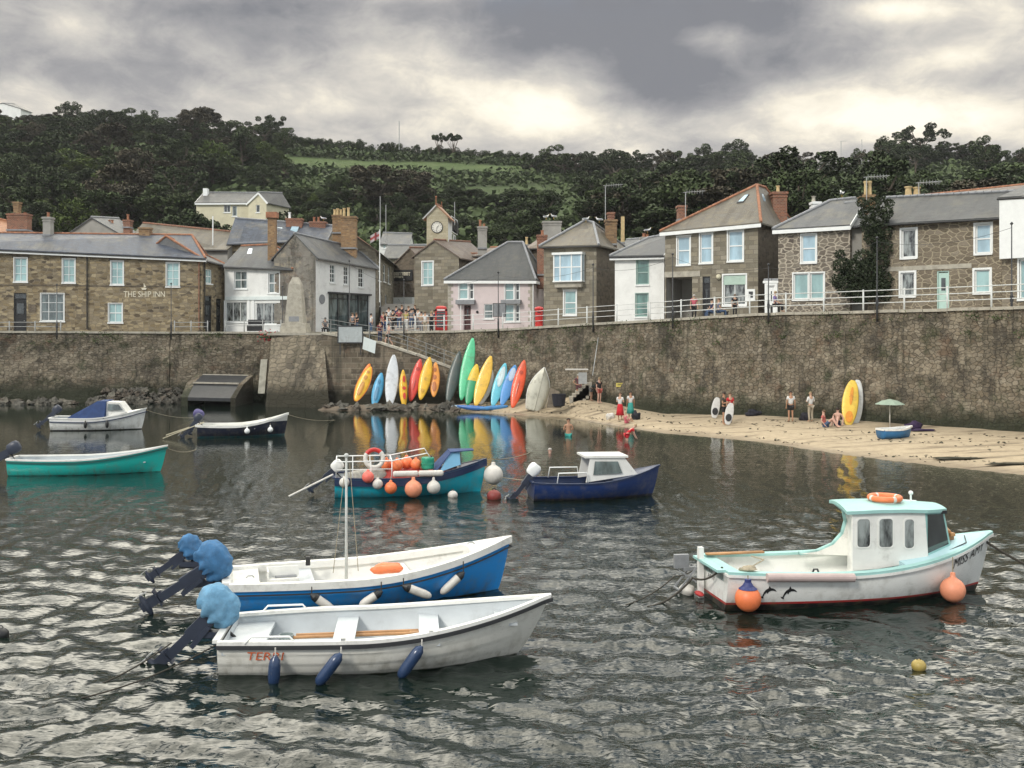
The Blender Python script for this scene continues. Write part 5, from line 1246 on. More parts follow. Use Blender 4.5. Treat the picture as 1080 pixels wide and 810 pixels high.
for sd in (-1,1):
    side=sideN if sd<0 else sideF
    mb=MB(); mb.prism([(x,sd*CW,z) for x,z in side],(0,-sd*.05,0)); s=mb.build('wheelhouse_side',m_gel,C_)
    mb=MB(); tm_=m_turqdeck if sd>0 else m_gel
    for a,b in zip(side[:7],side[1:7]): mb.beam((a[0],sd*(CW+.0),a[1]),(b[0],sd*(CW+.0),b[1]),.09,.07)
    mb.tube([(x,sd*(CW+.0),z) for x,z in side[:7]],.042 if sd>0 else .022,8); (mb.build('wheelhouse_trim',tm_,C_,smooth=True) if sd>0 else None)
    def rr(x0,x1,z0,z1,r=.07,y=.0):
        P=[]
        for cx_,cz_,a0 in ((x1-r,z1-r,0),(x0+r,z1-r,90),(x0+r,z0+r,180),(x1-r,z0+r,270)):
            for k in range(5): a=R(a0+k*22.5); P.append((cx_+r*math.cos(a),cz_+r*math.sin(a)))
        return P
    for (x0,x1,z0,z1) in ((2.76,3.03,1.20,1.80),)*(sd<0)+((3.23,3.52,1.18,1.79),(3.78,3.98,1.14,1.76)):
        P=rr(x0,x1,z0,z1); f_=MB(); n=len(P); Q=rr(x0-.03,x1+.03,z0-.03,z1+.03,.09)
        vs=[(x,sd*(CW+.012),z) for x,z in P]+[(x,sd*(CW+.012),z) for x,z in Q]+[(x,sd*(CW-.0),z) for x,z in Q]+[(x,sd*(CW+.002),z) for x,z in P]
        f_.add(vs,[(i,(i+1)%n,(i+1)%n+n,i+n) for i in range(n)]+[(i+n,(i+1)%n+n,(i+1)%n+2*n,i+2*n) for i in range(n)]+[(i,i+3*n,(i+1)%n+3*n,(i+1)%n) for i in range(n)]); w_=f_.build('window',m_rub_ if 0 else m_gel,C_)
        MB().poly([(x,sd*(CW+.004),z) for x,z in P]).build('pane',g_pat,w_)
    # quarter panel with large window
    a=(4.22,sd*CW);b=(5.0,sd*.34); a1=(4.22,sd*CW);b1=(4.78,sd*.43)
    q=[Vector((*a,.86)),Vector((*b,1.02)),Vector((*b1,1.88)),Vector((*a1,1.92))]; mb=MB(); nn=(q[1]-q[0]).cross(q[3]-q[0]).normalized()*(-1 if sd<0 else 1)
    if nn.y*sd<0: nn=-nn
    mb.prism(q,-nn*.04); mb.build('quarter_panel',m_turqdeck,C_)
    c=sum(q,Vector())/4; fr=MB(); g=[c+(p-c)*.80+nn*.012+Vector((0,0,.03)) for p in q]; fr.prism([p-nn*.004 for p in [c+(p-c)*.86+Vector((0,0,.03)) for p in q]],nn*.01); w_=fr.build('quarter_window',m_turqdeck,C_); MB().poly(g).build('pane',g_dark,w_)
mb=MB(); q=[Vector((5.0,-.34,1.02)),Vector((5.0,.34,1.02)),Vector((4.78,.43,1.88)),Vector((4.78,-.43,1.88))]; mb.prism(q,(-.04,0,0)); w_=mb.build('windscreen',m_turqdeck,C_); c=sum(q,Vector())/4; MB().poly([c+(p-c)*.84+Vector((.012,0,0)) for p in q]).build('pane',g_dark,w_)
mb=MB(); pl=[(2.28,-.72),(4.25,-.72),(4.88,-.40),(4.88,.40),(4.25,.72),(2.28,.72)]
vs=[];K=6
for x,y0 in ((2.52,.70),(2.7,.72),(3.2,.72),(3.8,.72),(4.25,.72),(4.6,.56),(4.86,.40)):
    for k in range(K+1):
        u=-1+2*k/K; vs.append((x+(.32*(u+1)/2 if x==2.52 else (.2*(u+1)/2 if x==2.7 else 0)),u*y0,zr(x)+.06*(1-u*u)))
nx_=7; fs=[(i*(K+1)+k,(i+1)*(K+1)+k,(i+1)*(K+1)+k+1,i*(K+1)+k+1) for i in range(nx_-1) for k in range(K)]
mb.add(vs,fs); lo=[(x,y,z-.07) for x,y,z in vs]; mb.add(lo,fs)
rim=[i*(K+1) for i in range(nx_)]+[ (nx_-1)*(K+1)+k for k in range(1,K+1)]+[i*(K+1)+K for i in range(nx_-2,-1,-1)]+[k for k in range(K-1,0,-1)]
mb.add([vs[i] for i in rim]+[lo[i] for i in rim],[(i,(i+1)%len(rim),(i+1)%len(rim)+len(rim),i+len(rim)) for i in range(len(rim))])
mb.build('wheelhouse_roof',m_turqdeck,C_)
MB().prism([(2.70,-.64,.4),(3.22,.64,.4),(3.22,.64,1.95),(2.70,-.64,1.95)],(.04,0,0)).box((4.0,.2,1.0),(.3,.6,.25)).build('bulkhead',m_gel,C_)
MB().tube([(4.3,.0,2.03),(4.3,.0,2.2)],.02,8).ball((4.3,0,2.22),.05,8).tube([(3.9,.5,2.02),(4.6,.3,1.98)],.015,6).build('nav_light',m_wpaint,C_)
MB().box((4.75,-.45,1.86),(.12,.1,.07)).build('deck_lamp',m_black,C_)
MB().box((5.1,0,1.20),(.22,.22,.10)).box((5.1,0,1.30),(.10,.5,.07)).tube([(5.05,-.18,1.34),(5.2,.2,1.36)],.05,8).build('anchor_winch',m_wood,C_)
MB().tube([(4.2,-.69,.90),(4.62,-.60,.97),(5.3,-.40,1.15),(5.45,-.1,1.24)],.012,6).build('deck_cable',m_black,C_)
e=empty('lifebuoy',LW(C_,(3.85,0,2.02)),'orange lifebuoy lying flat on the turquoise wheelhouse roof','lifebuoy',None,R(10)); 
mb=MB(); mb.torus((0,0,0),.30,.065,32,10,seg=lambda u: (u*4)%1<.12); mb.build('ring',[m_or,m_wv],e,smooth=True)
# transom, rudder post, outboard bracket
MB().box((-.11,.38,.42),(.10,.12,1.35)).build('samson_post',m_gel,C_)
MB().box((-.40,.72,.72),(.30,.10,.30)).box((-.22,.72,.55),(.3,.12,.08)).build('bracket',m_lead,C_)
mb=MB(); 
for k in (0,1): mb.beam((-.15,.5+.3*k,.62),(-.5,.55+.3*k,.12),.04,.03); mb.beam((-.15,.5+.3*k,.3),(-.5,.55+.3*k,.55),.04,.03)
mb.beam((-.5,.55,.12),(-.5,.85,.12),.05,.03); mb.build('ladder',m_lead,C_)
MB().ball((-.30,.66,.08),(.16,.2,.15),12,jit=.2,seed=2).build('stern_float',m_wv,C_,smooth=True)
MB().ball((-.2,.2,.12),(.08,.2,.05),8).build('rudder_head',m_redb,C_,smooth=True)
MB().box((.75,.70,.86),(1.25,.12,.04)).build('wooden_spar',m_wood,C_,smooth=True)
MB().tube([(.70,-h3.ysheer(.8)-.10,.74),(2.42,-h3.ysheer(2.4)-.10,.69)],[.09,.09],14).build('rolled_fender',pm('faded_pink_fender',(.46,.37,.35),.7,.15,3,.08),C_,smooth=False)
MB().ball((.45,-.75,.86),(.18,.12,.06),10,jit=.6,seed=4).tube([(.5,-.7,.87),(1.0,-.2,.9),(.95,.3,.87)],.015,6).build('rope_coil',m_rope,C_)
MB().tube([(1.72,-.85,.72),(1.75,-.86,.82),(1.82,-.86,.82),(1.86,-.85,.72)],.02,6).build('cleat',m_black,C_)
m_bl=pm('black_letters',(.015,.015,.017),.5,.1,3,0)
text_on_hull(C_,ho,'MISS AMY',4.80,.66,1.0,.21,m_bl,slant=.05,slope=.26)
text_on_hull(C_,ho,'MISS',.45,.62,.50,.10,m_bl,stern=True,slope=-.0); text_on_hull(C_,ho,'AMY',.22,.48,.40,.10,m_bl,stern=True)
dol=[(.005,.0),(.055,-.015),(.045,.03),(.065,.09),(.11,.15),(.135,.105),(.155,.155),(.20,.185),(.26,.19),(.335,.165),(.30,.215),(.25,.245),(.20,.255),(.165,.315),(.15,.25),(.09,.21),(.05,.15),(.03,.08),(.02,.035),(-.03,.045)]
for k,(ox,oz) in enumerate(((.66,.27),(1.06,.25))): poly_on_hull(C_,ho,[(ox+a*.85,oz+b*.85) for a,b in dol],m_bl,'dolphin_emblem')
hang(C_,(.30,-h3.ysheer(.22)-.24,.78),'orange buoy with dark blue neck hanging by the stern of the turquoise cabin boat','buoy',m_or,.255,.51,.20,capm=pm('blue_neck',(.02,.03,.14),.5,.1,3,0))
hang(C_,(4.78,-h3.ysheer(4.65)-.20,.94),'orange buoy hanging near the bow of the turquoise cabin boat','buoy',m_or2,.25,.50,.42)
rope('thick dark mooring rope from the turquoise cabin boat stern into the water at left',[LW(C_,(0,-.55,.82)),LW(C_,(-.35,.2,.45)),wat(683,640)],.022,m_droe,.12)
rope('thin dark mooring rope beside the thicker one at the cabin boat stern',[LW(C_,(0,.5,.7)),LW(C_,(-.6,.6,.4)),wat(660,638)],.014,m_droe,.08)
rope('dark mooring rope from the turquoise cabin boat bow off to the right',[LW(C_,(6.0,0,1.15)),(12.9,21.5,.05)],.03,m_droe,.25)
# ===== navy cuddy boat
D=boat('cuddy_boat','navy blue small boat with white cuddy cabin and white outboard','boat',.62,34.2,9)
h4=Hull(4.45,1.8,.82,.60,.56,1.02,.2,.35,2.1,.42,e0=.62); ho=h4.mesh(32,16).build('hull',bands('navy_hull',[(-9,(.02,.022,.04)),(.08,(.010,.032,.13))],.3),D); sharp(ho,40)
h4.inner(.05,.15).build('interior',m_navy,D,smooth=True); h4.strip(-.07,.03,-.02,.03).build('gunwale',m_navy,D); h4.deck(.6,.99,.02,.06).build('foredeck',m_navy,D)
mb=MB(); cw=.62
for sd in (-1,1): mb.prism([(1.75,sd*cw,.58),(1.9,sd*cw*.93,1.38),(3.1,sd*cw*.85,1.36),(3.55,sd*cw*.8,.8)],(0,-sd*.04,0))
mb.prism([(3.1,-cw*.85,1.36),(3.1,cw*.85,1.36),(3.55,cw*.8,.8),(3.55,-cw*.8,.8)],(-.04,0,0)); mb.build('cuddy',m_gel,D)
MB().prism([(1.72,-cw,1.38),(3.2,-cw*.95,1.37),(3.2,cw*.95,1.37),(1.72,cw,1.38)],(0,0,.07)).build('cuddy_roof',m_gel,D)
w_=MB().prism([(2.0,-cw*.985,.82),(2.06,-cw*.955,1.27),(2.85,-cw*.90,1.25),(3.0,-cw*.93,.86)],(0,-.012,0)).build('side_window',g_mid,D)
MB().prism([(3.18,-.42,1.25),(3.18,.42,1.25),(3.44,.42,.93),(3.44,-.42,.93)],(.012,0,.01)).build('windscreen',g_mid,D)
MB().tube([(.75,-.78,.58),(.8,-.76,.92),(1.75,-.72,.92),(1.8,-.72,.58)],.022,8).tube([(.75,.78,.58),(.8,.76,.92),(1.75,.72,.92),(1.8,.72,.58)],.022,8).build('grab_rail',m_wpaint,D,smooth=True)
outboard(D,(-.12,0,.62),38,None,1.0,cowlm=m_wpaint,tiller=False)
rope('pale mooring line from the navy cuddy boat stern towards the left',[LW(D,(0,.3,.55)),LW(D,(-2.5,7.5,.3))],.016,m_rope,.1)
# ===== cyan work boat with buoys
E_=boat('work_boat','cyan and navy fishing boat crowded with orange and white buoys','boat',-6.05,35.0,9)
h5=Hull(5.2,2.0,.80,.66,.62,1.12,.2,.25,2.0,.42,e0=.6); ho=h5.mesh(36,18).build('hull',bands('cyan_hull',[(-9,(.01,.42,.54))],.4),E_); sharp(ho,40)
h5.inner(.05,.2).build('interior',m_gelg,E_,smooth=True); h5.strip(-.08,.03,-.02,.035).build('gunwale',m_navy,E_)
h5.strip(.0,.035,-.24,-.03).build('rubbing_band',m_navy,E_); h5.deck(.80,.99,.0,.05).build('foredeck',m_navy,E_)
MB().prism([(3.5,-.80,.80),(4.25,-.48,1.0),(4.25,-.30,1.42),(3.9,-.45,1.42)],(0,.04,0)).prism([(4.25,-.42,.98),(4.25,.42,.98),(4.2,.3,1.42),(4.2,-.3,1.42)],(.03,0,0)).build('spray_hood',pm('light_blue_panel',(.18,.42,.62),.6,.1,2,.05),E_)
MB().prism([(3.35,-.82,.80),(3.9,-.5,1.42),(3.9,.5,1.42),(3.35,.82,.80)],(.04,0,0)).prism([(3.9,-.5,1.42),(4.75,-.25,1.45),(4.75,.25,1.45),(3.9,.5,1.42)],(0,0,.03)).build('spray_hood_front',m_covn,E_)
fr=MB(); 
for sd in (-1,1):
    y=sd*.82; fr.tube([(.05,y,.66),(.05,y,1.22),(1.9,y,1.22),(3.1,y*.9,1.45),(3.2,y*.88,1.3)],.022,6); 
    for x in (.6,1.2,1.9): fr.tube([(x,y,.62),(x,y,1.22)],.018,6)
fr.tube([(.05,-.82,1.22),(.05,.82,1.22)],.022,6).tube([(1.9,-.82,1.22),(1.9,.82,1.22)],.02,6).tube([(.05,-.82,.95),(1.9,-.82,.95)],.015,6); fr.build('rail_frame',m_wpaint,E_,smooth=True)
outboard(E_,(-.2,.15,.7),50,None,.95,cowlm=m_gel)
MB().tube([(-.05,-.45,.75),(-1.5,-.8,.10)],.035,8).build('boat_hook',m_wv,E_); 
random.seed(12)
def bw_(x,y,z,lab,mat,r,kind='ball',cat='buoy',nm='buoy'):
    e=empty(nm,LW(E_,(x,y,z)),lab,cat,None,R(9)); MB().lathe([(.0,-r)]+[(r*math.sin(PI*k/12),-r*math.cos(PI*k/12)) for k in range(1,11)]+[(r*.25,r*1.0),(r*.22,r*1.25),(.0,r*1.26)],(0,0,0),16).build('float',mat,e,smooth=True); MB().tube([(0,0,r*1.2),(0,.05,r*1.2+.12)],.012,5).build('line',m_rope,e)
bw_(1.10,-1.02,.72,'salmon pink buoy highest on the side of the cyan work boat',m_pinkv,.20)
bw_(1.42,-1.04,.48,'small dirty white buoy between two orange ones on the cyan work boat',m_wv,.175)
bw_(1.85,-1.15,.36,'round orange buoy third from the stern of the cyan work boat',m_or,.205)
bw_(.32,-.98,.55,'beige buoy beside the stern rail of the cyan work boat',m_wv,.17)
e=hang(E_,(2.6,-1.18,.68),'large faded orange buoy with its lower half in the water beside the cyan work boat','buoy',m_or2,.29,.58,.08)
e=hang(E_,(3.28,-1.14,.72),'white pear shaped buoy on the side of the cyan work boat','buoy',m_wv,.225,.50,.10)
e=hang(E_,(5.45,-.10,1.05),'very large grey white buoy hanging from the bow of the cyan work boat','buoy',m_wv,.34,.70,.12)
for i,(x,y,z,r) in enumerate(((1.75,.1,.98,.2),(2.1,-.25,1.0,.2),(2.45,.15,1.02,.22),(2.75,-.15,1.0,.19))):
    bw_(x,y,z,['orange float leftmost in the heap inside the cyan work boat','orange float second from the left in the heap inside the cyan work boat','orange float at the top of the heap inside the cyan work boat','orange float next to the green barrel in the cyan work boat'][i],m_or,r)
MB().ball((2.6,0,.5),(1.5,.65,.35),20,jit=.4,seed=8).build('net_heap',pm('red_net',(.40,.06,.05),.9,.4,8,.5),E_,smooth=True)
MB().ball((1.1,0,.5),(.8,.6,.35),18,jit=.5,seed=3).build('rope_heap',pm('pale_net',(.35,.34,.30),.9,.4,9,.6),E_,smooth=True)
e=empty('plastic_barrel',LW(E_,(3.15,-.25,.85)),'green plastic barrel on the cyan work boat','barrel',None,R(9)); MB().lathe([(.0,0),(.2,0),(.22,.04),(.22,.16),(.235,.18),(.22,.2),(.22,.36),(.2,.40),(.0,.40)],(0,0,0),18).build('body',m_green,e,smooth=False); MB().lathe([(.0,.40),(.05,.40),(.05,.44),(.0,.44)],(.1,0,.001),10).build('cap',m_black,e)
e=empty('lifebuoy',LW(E_,(1.32,-.35,1.25)),'red and white lifebuoy standing upright on the cyan work boat','lifebuoy',None,R(9)); mb=MB(); mb.torus((0,0,0),.30,.075,32,10,M=Matrix.Rotation(R(80),3,'X'),seg=lambda u: not(.12<u<.38)); mb.build('ring',[m_red,m_wv],e,smooth=True)
for x,lab in ((2.35,'white roll fender on the cyan work boat nearer its stern'),(3.2,'white roll fender on the cyan work boat nearer its bow')):
    e=empty('roll_fender',LW(E_,(x,-1.02,.80)),lab,'fender',None,R(9)); MB().tube([(-.42,0,0),(-.38,0,0),(.38,0,0),(.42,0,0)],[.06,.10,.10,.06],14).build('float',m_wv,e)
    MB().tube([(-.4,.05,.08),(-.4,.1,.0)],.01,5).build('line',m_rope,e)
# ===== turquoise rowing boat at left
G=boat('open_boat','turquoise wooden open boat with a tilted black outboard at the left','boat',-19.6,40.2,7.5)
h6=Hull(5.85,1.9,.72,.62,.58,1.02,.22,.35,2.1,.42,e0=.5); ho=h6.mesh(36,18).build('hull',bands('turquoise_hull',[(-9,(.01,.46,.40))],.45,weed=.03),G); sharp(ho,40)
h6.inner(.05,.12).build('interior',m_gelg,G,smooth=True); h6.strip(-.07,.03,-.02,.04).build('gunwale',m_gel,G); h6.strip(.0,.04,-.12,-.06).build('rubbing_strake',pm('dark_teal_rail',(.01,.10,.09),.5,.1,3,0),G)
for t_ in (.1,.35,.62,.85): thwart(G,h6,t_,.42,.25,m_gelg)
outboard(G,(-.35,0,.78),62,None,1.15,tiller=True)
rope('pale mooring line from the turquoise boat bow to the right',[LW(G,(5.8,0,.95)),wat(207,474)],.016,m_rope,.15)
# ===== white boat with blue canvas at left
Hb=boat('canopy_boat','white small boat with navy canvas cover and little cabin window','boat',-26.2,58.6,6)
h7=Hull(5.1,2.0,.82,.72,.68,1.20,.25,.35,2.1,.42,e0=.6); ho=h7.mesh(30,14).build('hull',bands('white_hull_far',[(-9,(.02,.02,.025)),(.05,(.78,.79,.76))],.4),Hb); sharp(ho,40)
h7.inner(.05,.2).build('interior',m_gelg,Hb,smooth=True); h7.strip(-.1,.03,-.02,.04).build('gunwale',m_gel,Hb); h7.deck(.55,.99,.02,.08).build('foredeck',m_gel,Hb); h7.strip(.0,.04,-.22,-.17).build('rubbing_strake',m_navy,Hb)
mb=MB(); mb.prism([(3.0,-.65,.74),(3.0,-.58,1.62),(3.75,-.55,1.58),(4.15,-.5,1.02)],(0,1.2,0)); mb.build('cabin',m_gel,Hb)
MB().prism([(3.15,-.66,1.12),(3.15,-.615,1.5),(3.72,-.60,1.47),(3.95,-.62,1.15)],(0,-.012,0)).build('side_window',g_mid,Hb)
mb=MB(); mb.prism([(1.0,-.85,.74),(1.25,-.8,.92),(2.1,-.6,1.4),(2.55,-.6,1.66),(3.05,-.62,1.66),(3.05,-.86,.74)],(0,1.5,0)); mb.prism([(.98,-.93,.70),(3.02,-.95,.68),(3.02,-.62,1.64),(2.55,-.6,1.64),(1.25,-.7,.9)],(0,.03,0)); mb.build('canvas_cover',m_covn,Hb)
outboard(Hb,(-.15,0,.85),48,None,1.1,tiller=False)
for x in (2.05,3.2): hang(Hb,(x,-h7.ysheer(x)-.10,.66),'black fender '+('nearer the stern' if x<3 else 'nearer the bow')+' of the white boat with the navy canvas','fender',m_black,.09,.42,.08)
# ===== dark open boat
K_=boat('open_boat','dark blue and white open boat with two outboards and long poles over its stern','boat',-16.75,54.6,14)
h8=Hull(4.7,1.9,.8,.66,.60,1.18,.2,.25,2.1,.42,e0=.6); ho=h8.mesh(30,14).build('hull',bands('dark_hull',[(-9,(.02,.10,.12)),(.08,(.012,.016,.035)),(.78,(.6,.6,.56))],.35),K_); sharp(ho,40)
h8.inner(.05,.15).build('interior',m_gel,K_,smooth=True); h8.strip(-.10,.04,-.08,.04).build('gunwale',m_gel,K_)
for t_ in (.3,.6): thwart(K_,h8,t_,.45,.28,m_gel)
outboard(K_,(-.2,-.3,.72),40,None,1.0); outboard(K_,(-.1,.4,.85),25,pm('violet_cover',(.09,.08,.20),.7,.2,5,.2),.9)
MB().tube([(.3,-.5,.8),(-1.7,-.9,.05)],.03,6).tube([(.3,.3,.75),(-1.6,-.2,.15)],.03,6).build('pole',pm('pale_pole',(.5,.45,.32),.7,.15,3,0),K_)
for x in (2.55,3.75): hang(K_,(x,-h8.ysheer(x)-.12,.62+.1*(x>3)),'white round buoy '+('amidships' if x<3 else 'near the bow')+' of the dark open boat','buoy',m_wpaint,.145,.30,.12+.08*(x>3))
rope('long pale mooring line from the white canvas boat bow towards the dark boat',[LW(Hb,(5.1,0,1.1)),wat(212,440)],.016,m_rope,.2)
rope('long pale mooring line from the dark open boat bow across to the right',[LW(K_,(4.7,0,1.1)),wat(352,443),wat(440,447)],.016,m_rope,.15)
rope('thin pale line from the cyan work boat bow rising to the beach wall',[LW(E_,(5.1,0,1.1)),wat(560,477)],.014,m_rope,.1)
# small loose buoys on the water
def mark(label,px_,py_,r,mat,cat='buoy'):
    p=wat(px_,py_); e=empty('mooring_buoy',p,label,cat); MB().ball((0,0,r*.35),(r,r,r*.9),14).build('float',mat,e,smooth=True); MB().torus((0,0,r*1.25),r*.25,r*.08,14,6,M=Matrix.Rotation(R(90),3,'X')).build('ring',m_iron,e,smooth=True)
mark('small yellow and dark mooring buoy floating in front of the turquoise cabin boat',969,705,.12,pm('yellow_vinyl',(.36,.27,.07),.5,.2,3,.05,dirt=.5))
mark('dark red buoy floating to the right of the cyan work boat',521,526,.24,pm('dark_red_vinyl',(.22,.03,.025),.5,.3,3,.05,dirt=.4))
mark('small white and black buoy floating in front of the cyan work boat',477.5,524,.17,m_wv)
mark('small dark float cut by the left edge of the view',1,672,.14,m_black)
# small dinghy on the beach
p=Vector((xy(945,53).x,53.2,0)); p.z=sandZ(p.x,p.y)+.12
N=boat('dinghy','little blue dinghy with white rim pulled up on the sand under the parasol','dinghy',xy(928.5,50.3).x,50.3,14); N.location.z=sandZ(N.location.x,50.3)+.12
h9=Hull(1.75,.95,.8,.36,.36,.48,.12,.15,2.0,.42,e0=.5); ho=h9.mesh(20,10).build('hull',pm('mid_blue_paint',(.03,.16,.36),.45,.15,3,.05),N,smooth=True); h9.inner(.03,.03).build('interior',m_gelg,N,smooth=True); h9.strip(-.05,.03,-.06,.03,nt=20).build('gunwale',m_gel,N); thwart(N,h9,.45,.22,.18,m_gelg)
# ---------------- kayaks, boards, parasol, clutter on the beach
def board(name,label,pb,pt,w,th,mat,cat='kayak',lean=None,yaw=0,wells=None,wm=None,tipm=None,split=None,pow_=.62,group=None,rim=None,cut=0):
    'pb, pt: foot and tip (world)'
    a=Vector(pb);b=Vector(pt);ax=(b-a); Ln=ax.length; ax.normalize()
    wd=Matrix.Rotation(R(yaw),3,'Z')@Vector((1,0,0)); wd=(wd-ax*wd.dot(ax)).normalized(); nn=wd.cross(ax).normalized()
    if nn.y>0: nn=-nn
    e=empty(name,a,label,cat,group)
    def ring(s,k=1.0,off=0):
        hw=w/2*(math.sin(PI*min(1,max(0,(s*.97+.015))))**pow_)*k; ht=th/2*(math.sin(PI*min(1,max(0,s*.96+.02)))**.5)*k
        c=a+ax*(s*Ln)+nn*(.10*(2*s-1)**2*Ln*.25)
        return [c+wd*(hw*math.cos(u))+nn*(ht*math.sin(u)*(1.0 if math.sin(u)>0 else 1.0)) for u in [2*PI*q/12 for q in range(12)]]
    with world_of(a):
        mb=MB(); n=22; vs=[]; fs=[]; ms=[]
        for i in range(n+1): vs+=ring(i/n)
        for i in range(n):
            for q in range(12):
                fs.append((i*12+q,i*12+(q+1)%12,(i+1)*12+(q+1)%12,(i+1)*12+q)); ms.append(1 if (split is not None and i/n<split) else 0)
        fs.append(tuple(range(12))); ms.append(0); fs.append(tuple(n*12+q for q in range(12))); ms.append(0)
        mb.add(vs,fs); mb.m=ms; mats=[mat]+([tipm] if tipm else [mat]); mb.build('hull',mats,e,smooth=True)
        for (s0,s1,k) in (wells or ()):
            pts=[]; N_=14
            for i in range(N_):
                u=2*PI*i/N_; s=(s0+s1)/2+(s1-s0)/2*math.sin(u); hw=w/2*k*math.cos(u); c=a+ax*(s*Ln)+nn*(.10*(2*s-1)**2*Ln*.25)
                pts.append(c+wd*hw+nn*(th*.5*math.sqrt(max(.05,1-(hw/(w/2))**2))+.008))
            mb=MB(); mb.prism(pts,nn*.02); mb.build('seat_well',wm or m_black,e)
        if rim:
            mb=MB(); L_=[]; 
            for sd in (0,6):
                L_=[ring(i/n)[sd]+nn*.02 for i in range(n+1)]; mb.tube(L_,.028,6)
            mb.build('edge_band',rim,e,smooth=True)
    return e
def K(c,r=.4): return pm('plastic_%02d'%len(bpy.data.materials),c,r,.16,3,.06,coat=.1,dirt=.38)
cy=(.86,.50,.03)
def bd(name,label,bx,by,tx,ty,w,mat,d=74.2,lean=1.0,**k):
    lean*=.75; d-=.15 if bx<470 else .0
    s=F/d; pb=W(bx,by,d); pt=W(tx,ty,d+lean); return board(name,label,pb,pt,w/s*1.0,k.pop('th',.22),mat,**k)
yel=K((.80,.47,.03)); ora=K((.80,.22,.03)); red=K((.66,.05,.03)); blu=K((.06,.33,.55)); 
bd('kayak','orange kayak mostly hidden behind the leftmost yellow kayak',377,420,390,384,11,ora,75.6,1.2,wells=((.3,.6,.6),))
bd('kayak','yellow kayak with an orange rim, leftmost of the row',375,423.5,391,387,13,yel,75.1,1.2,rim=ora,wells=((.16,.56,.42),(.62,.74,.3),(.80,.88,.25)),wm=K((.55,.25,.03)))
bd('kayak','small light blue kayak second from the left of the row',394,429.5,402.5,393.5,11.5,blu,74.3,1.0,wells=((.18,.60,.40),(.68,.80,.28)),wm=K((.04,.2,.35)))
bd('surfboard','pale grey surfboard standing upright between two kayaks',411,430.5,415.5,374.5,14,K((.62,.65,.67),.35),74,1.3,cat='surfboard',th=.12)
bd('kayak','narrow yellow kayak with small red marks seen from its side',426,431,424.8,390.5,9,yel,73.9,1.2,wells=((.22,.40,.35),(.47,.56,.45),(.66,.84,.3)),wm=red,th=.4,yaw=25)
bd('kayak','red kayak leaning right beside the narrow yellow one',433,423.5,443.5,379,12,red,74.7,1.3,wells=((.72,.80,.35),(.25,.5,.12)),wm=K((.4,.03,.02)))
bd('kayak','amber yellow kayak leaning beside the red one',443.5,422,453.5,377,12.5,yel,74.5,1.3,wells=((.18,.26,.3),(.45,.52,.15)),wm=K((.6,.33,.03)))
bd('kayak','orange kayak with dark seat marks at the foot of the ramp',457.5,419,459.5,382.5,11,K((.82,.33,.06)),74.8,1.2,wells=((.16,.44,.42),(.50,.64,.38),(.72,.84,.26)),wm=K((.45,.15,.04)))
bd('kayak','long dark grey green kayak against the wall',472,426,485,371,13,K((.05,.075,.07)),74.6,1.6)
bd('paddleboard','tall bright green board, the highest of the row',486.5,422.5,498.8,357,13.5,K((.10,.55,.28)),73.6,1.8,cat='paddleboard',th=.14)
bd('kayak','kayak with a green lower half and yellow upper half',493,427.5,503,384.5,13,K((.75,.50,.04)),73.0,1.6,tipm=K((.02,.30,.13)),split=.58)
bd('surfboard','white board half hidden behind the tall yellow one',506.5,427,519,391,12,K((.72,.71,.69)),73.0,1.4,cat='surfboard',th=.1)
bd('paddleboard','tall yellow board between the green and white ones',501.5,428.5,517.8,376,14,K((.85,.52,.07)),72.5,1.6,cat='paddleboard',th=.14)
bd('surfboard','white topped cyan board right of the tall yellow one',519.5,429,533,383.5,12.5,K((.12,.50,.62)),72.2,1.5,cat='surfboard',th=.12,wells=((.45,.92,.5),),wm=K((.55,.68,.70)))
bd('surfboard','mid blue board with pale top beside the red kayak',529,428,543.5,385.5,12.5,K((.08,.28,.62)),72.1,1.5,cat='surfboard',th=.12,wells=((.6,.93,.5),),wm=K((.45,.58,.72)))
bd('kayak','bright red orange kayak at the right end of the row',540.5,430.5,553,380.5,13,K((.78,.10,.03)),71.6,1.5,wells=((.70,.78,.3),(.2,.6,.10)),wm=K((.5,.06,.02)))
bd('kayak','blue kayak lying flat on the sand at the foot of the boards',482,429,517,431.5,5.5,K((.03,.14,.42)),72.3,-.6,th=.35,pow_=.5)
bd('kayak','second blue kayak lying flat beside the first on the sand',506,431.5,536,429,5,K((.05,.22,.5)),71.6,.4,th=.35,pow_=.5)
bd('kayak','pale blue kayak lying at the left of the flat ones',470,428.5,490,430,5,K((.25,.36,.45)),72.9,-.3,th=.3,pow_=.5)
bd('paddleboard','white board behind the yellow one upright against the right part of the wall',901.5,448,904.5,401,15,K((.66,.68,.66)),56.6,1.0,cat='paddleboard',th=.12,pow_=.45)
bd('paddleboard','yellow board with orange lower deck upright against the right part of the wall',894,449,899.5,401.5,17.5,K((.80,.55,.08)),56.0,1.0,cat='paddleboard',th=.14,wells=((.06,.32,.45),(.45,.85,.2)),wm=K((.75,.30,.03)),pow_=.45)
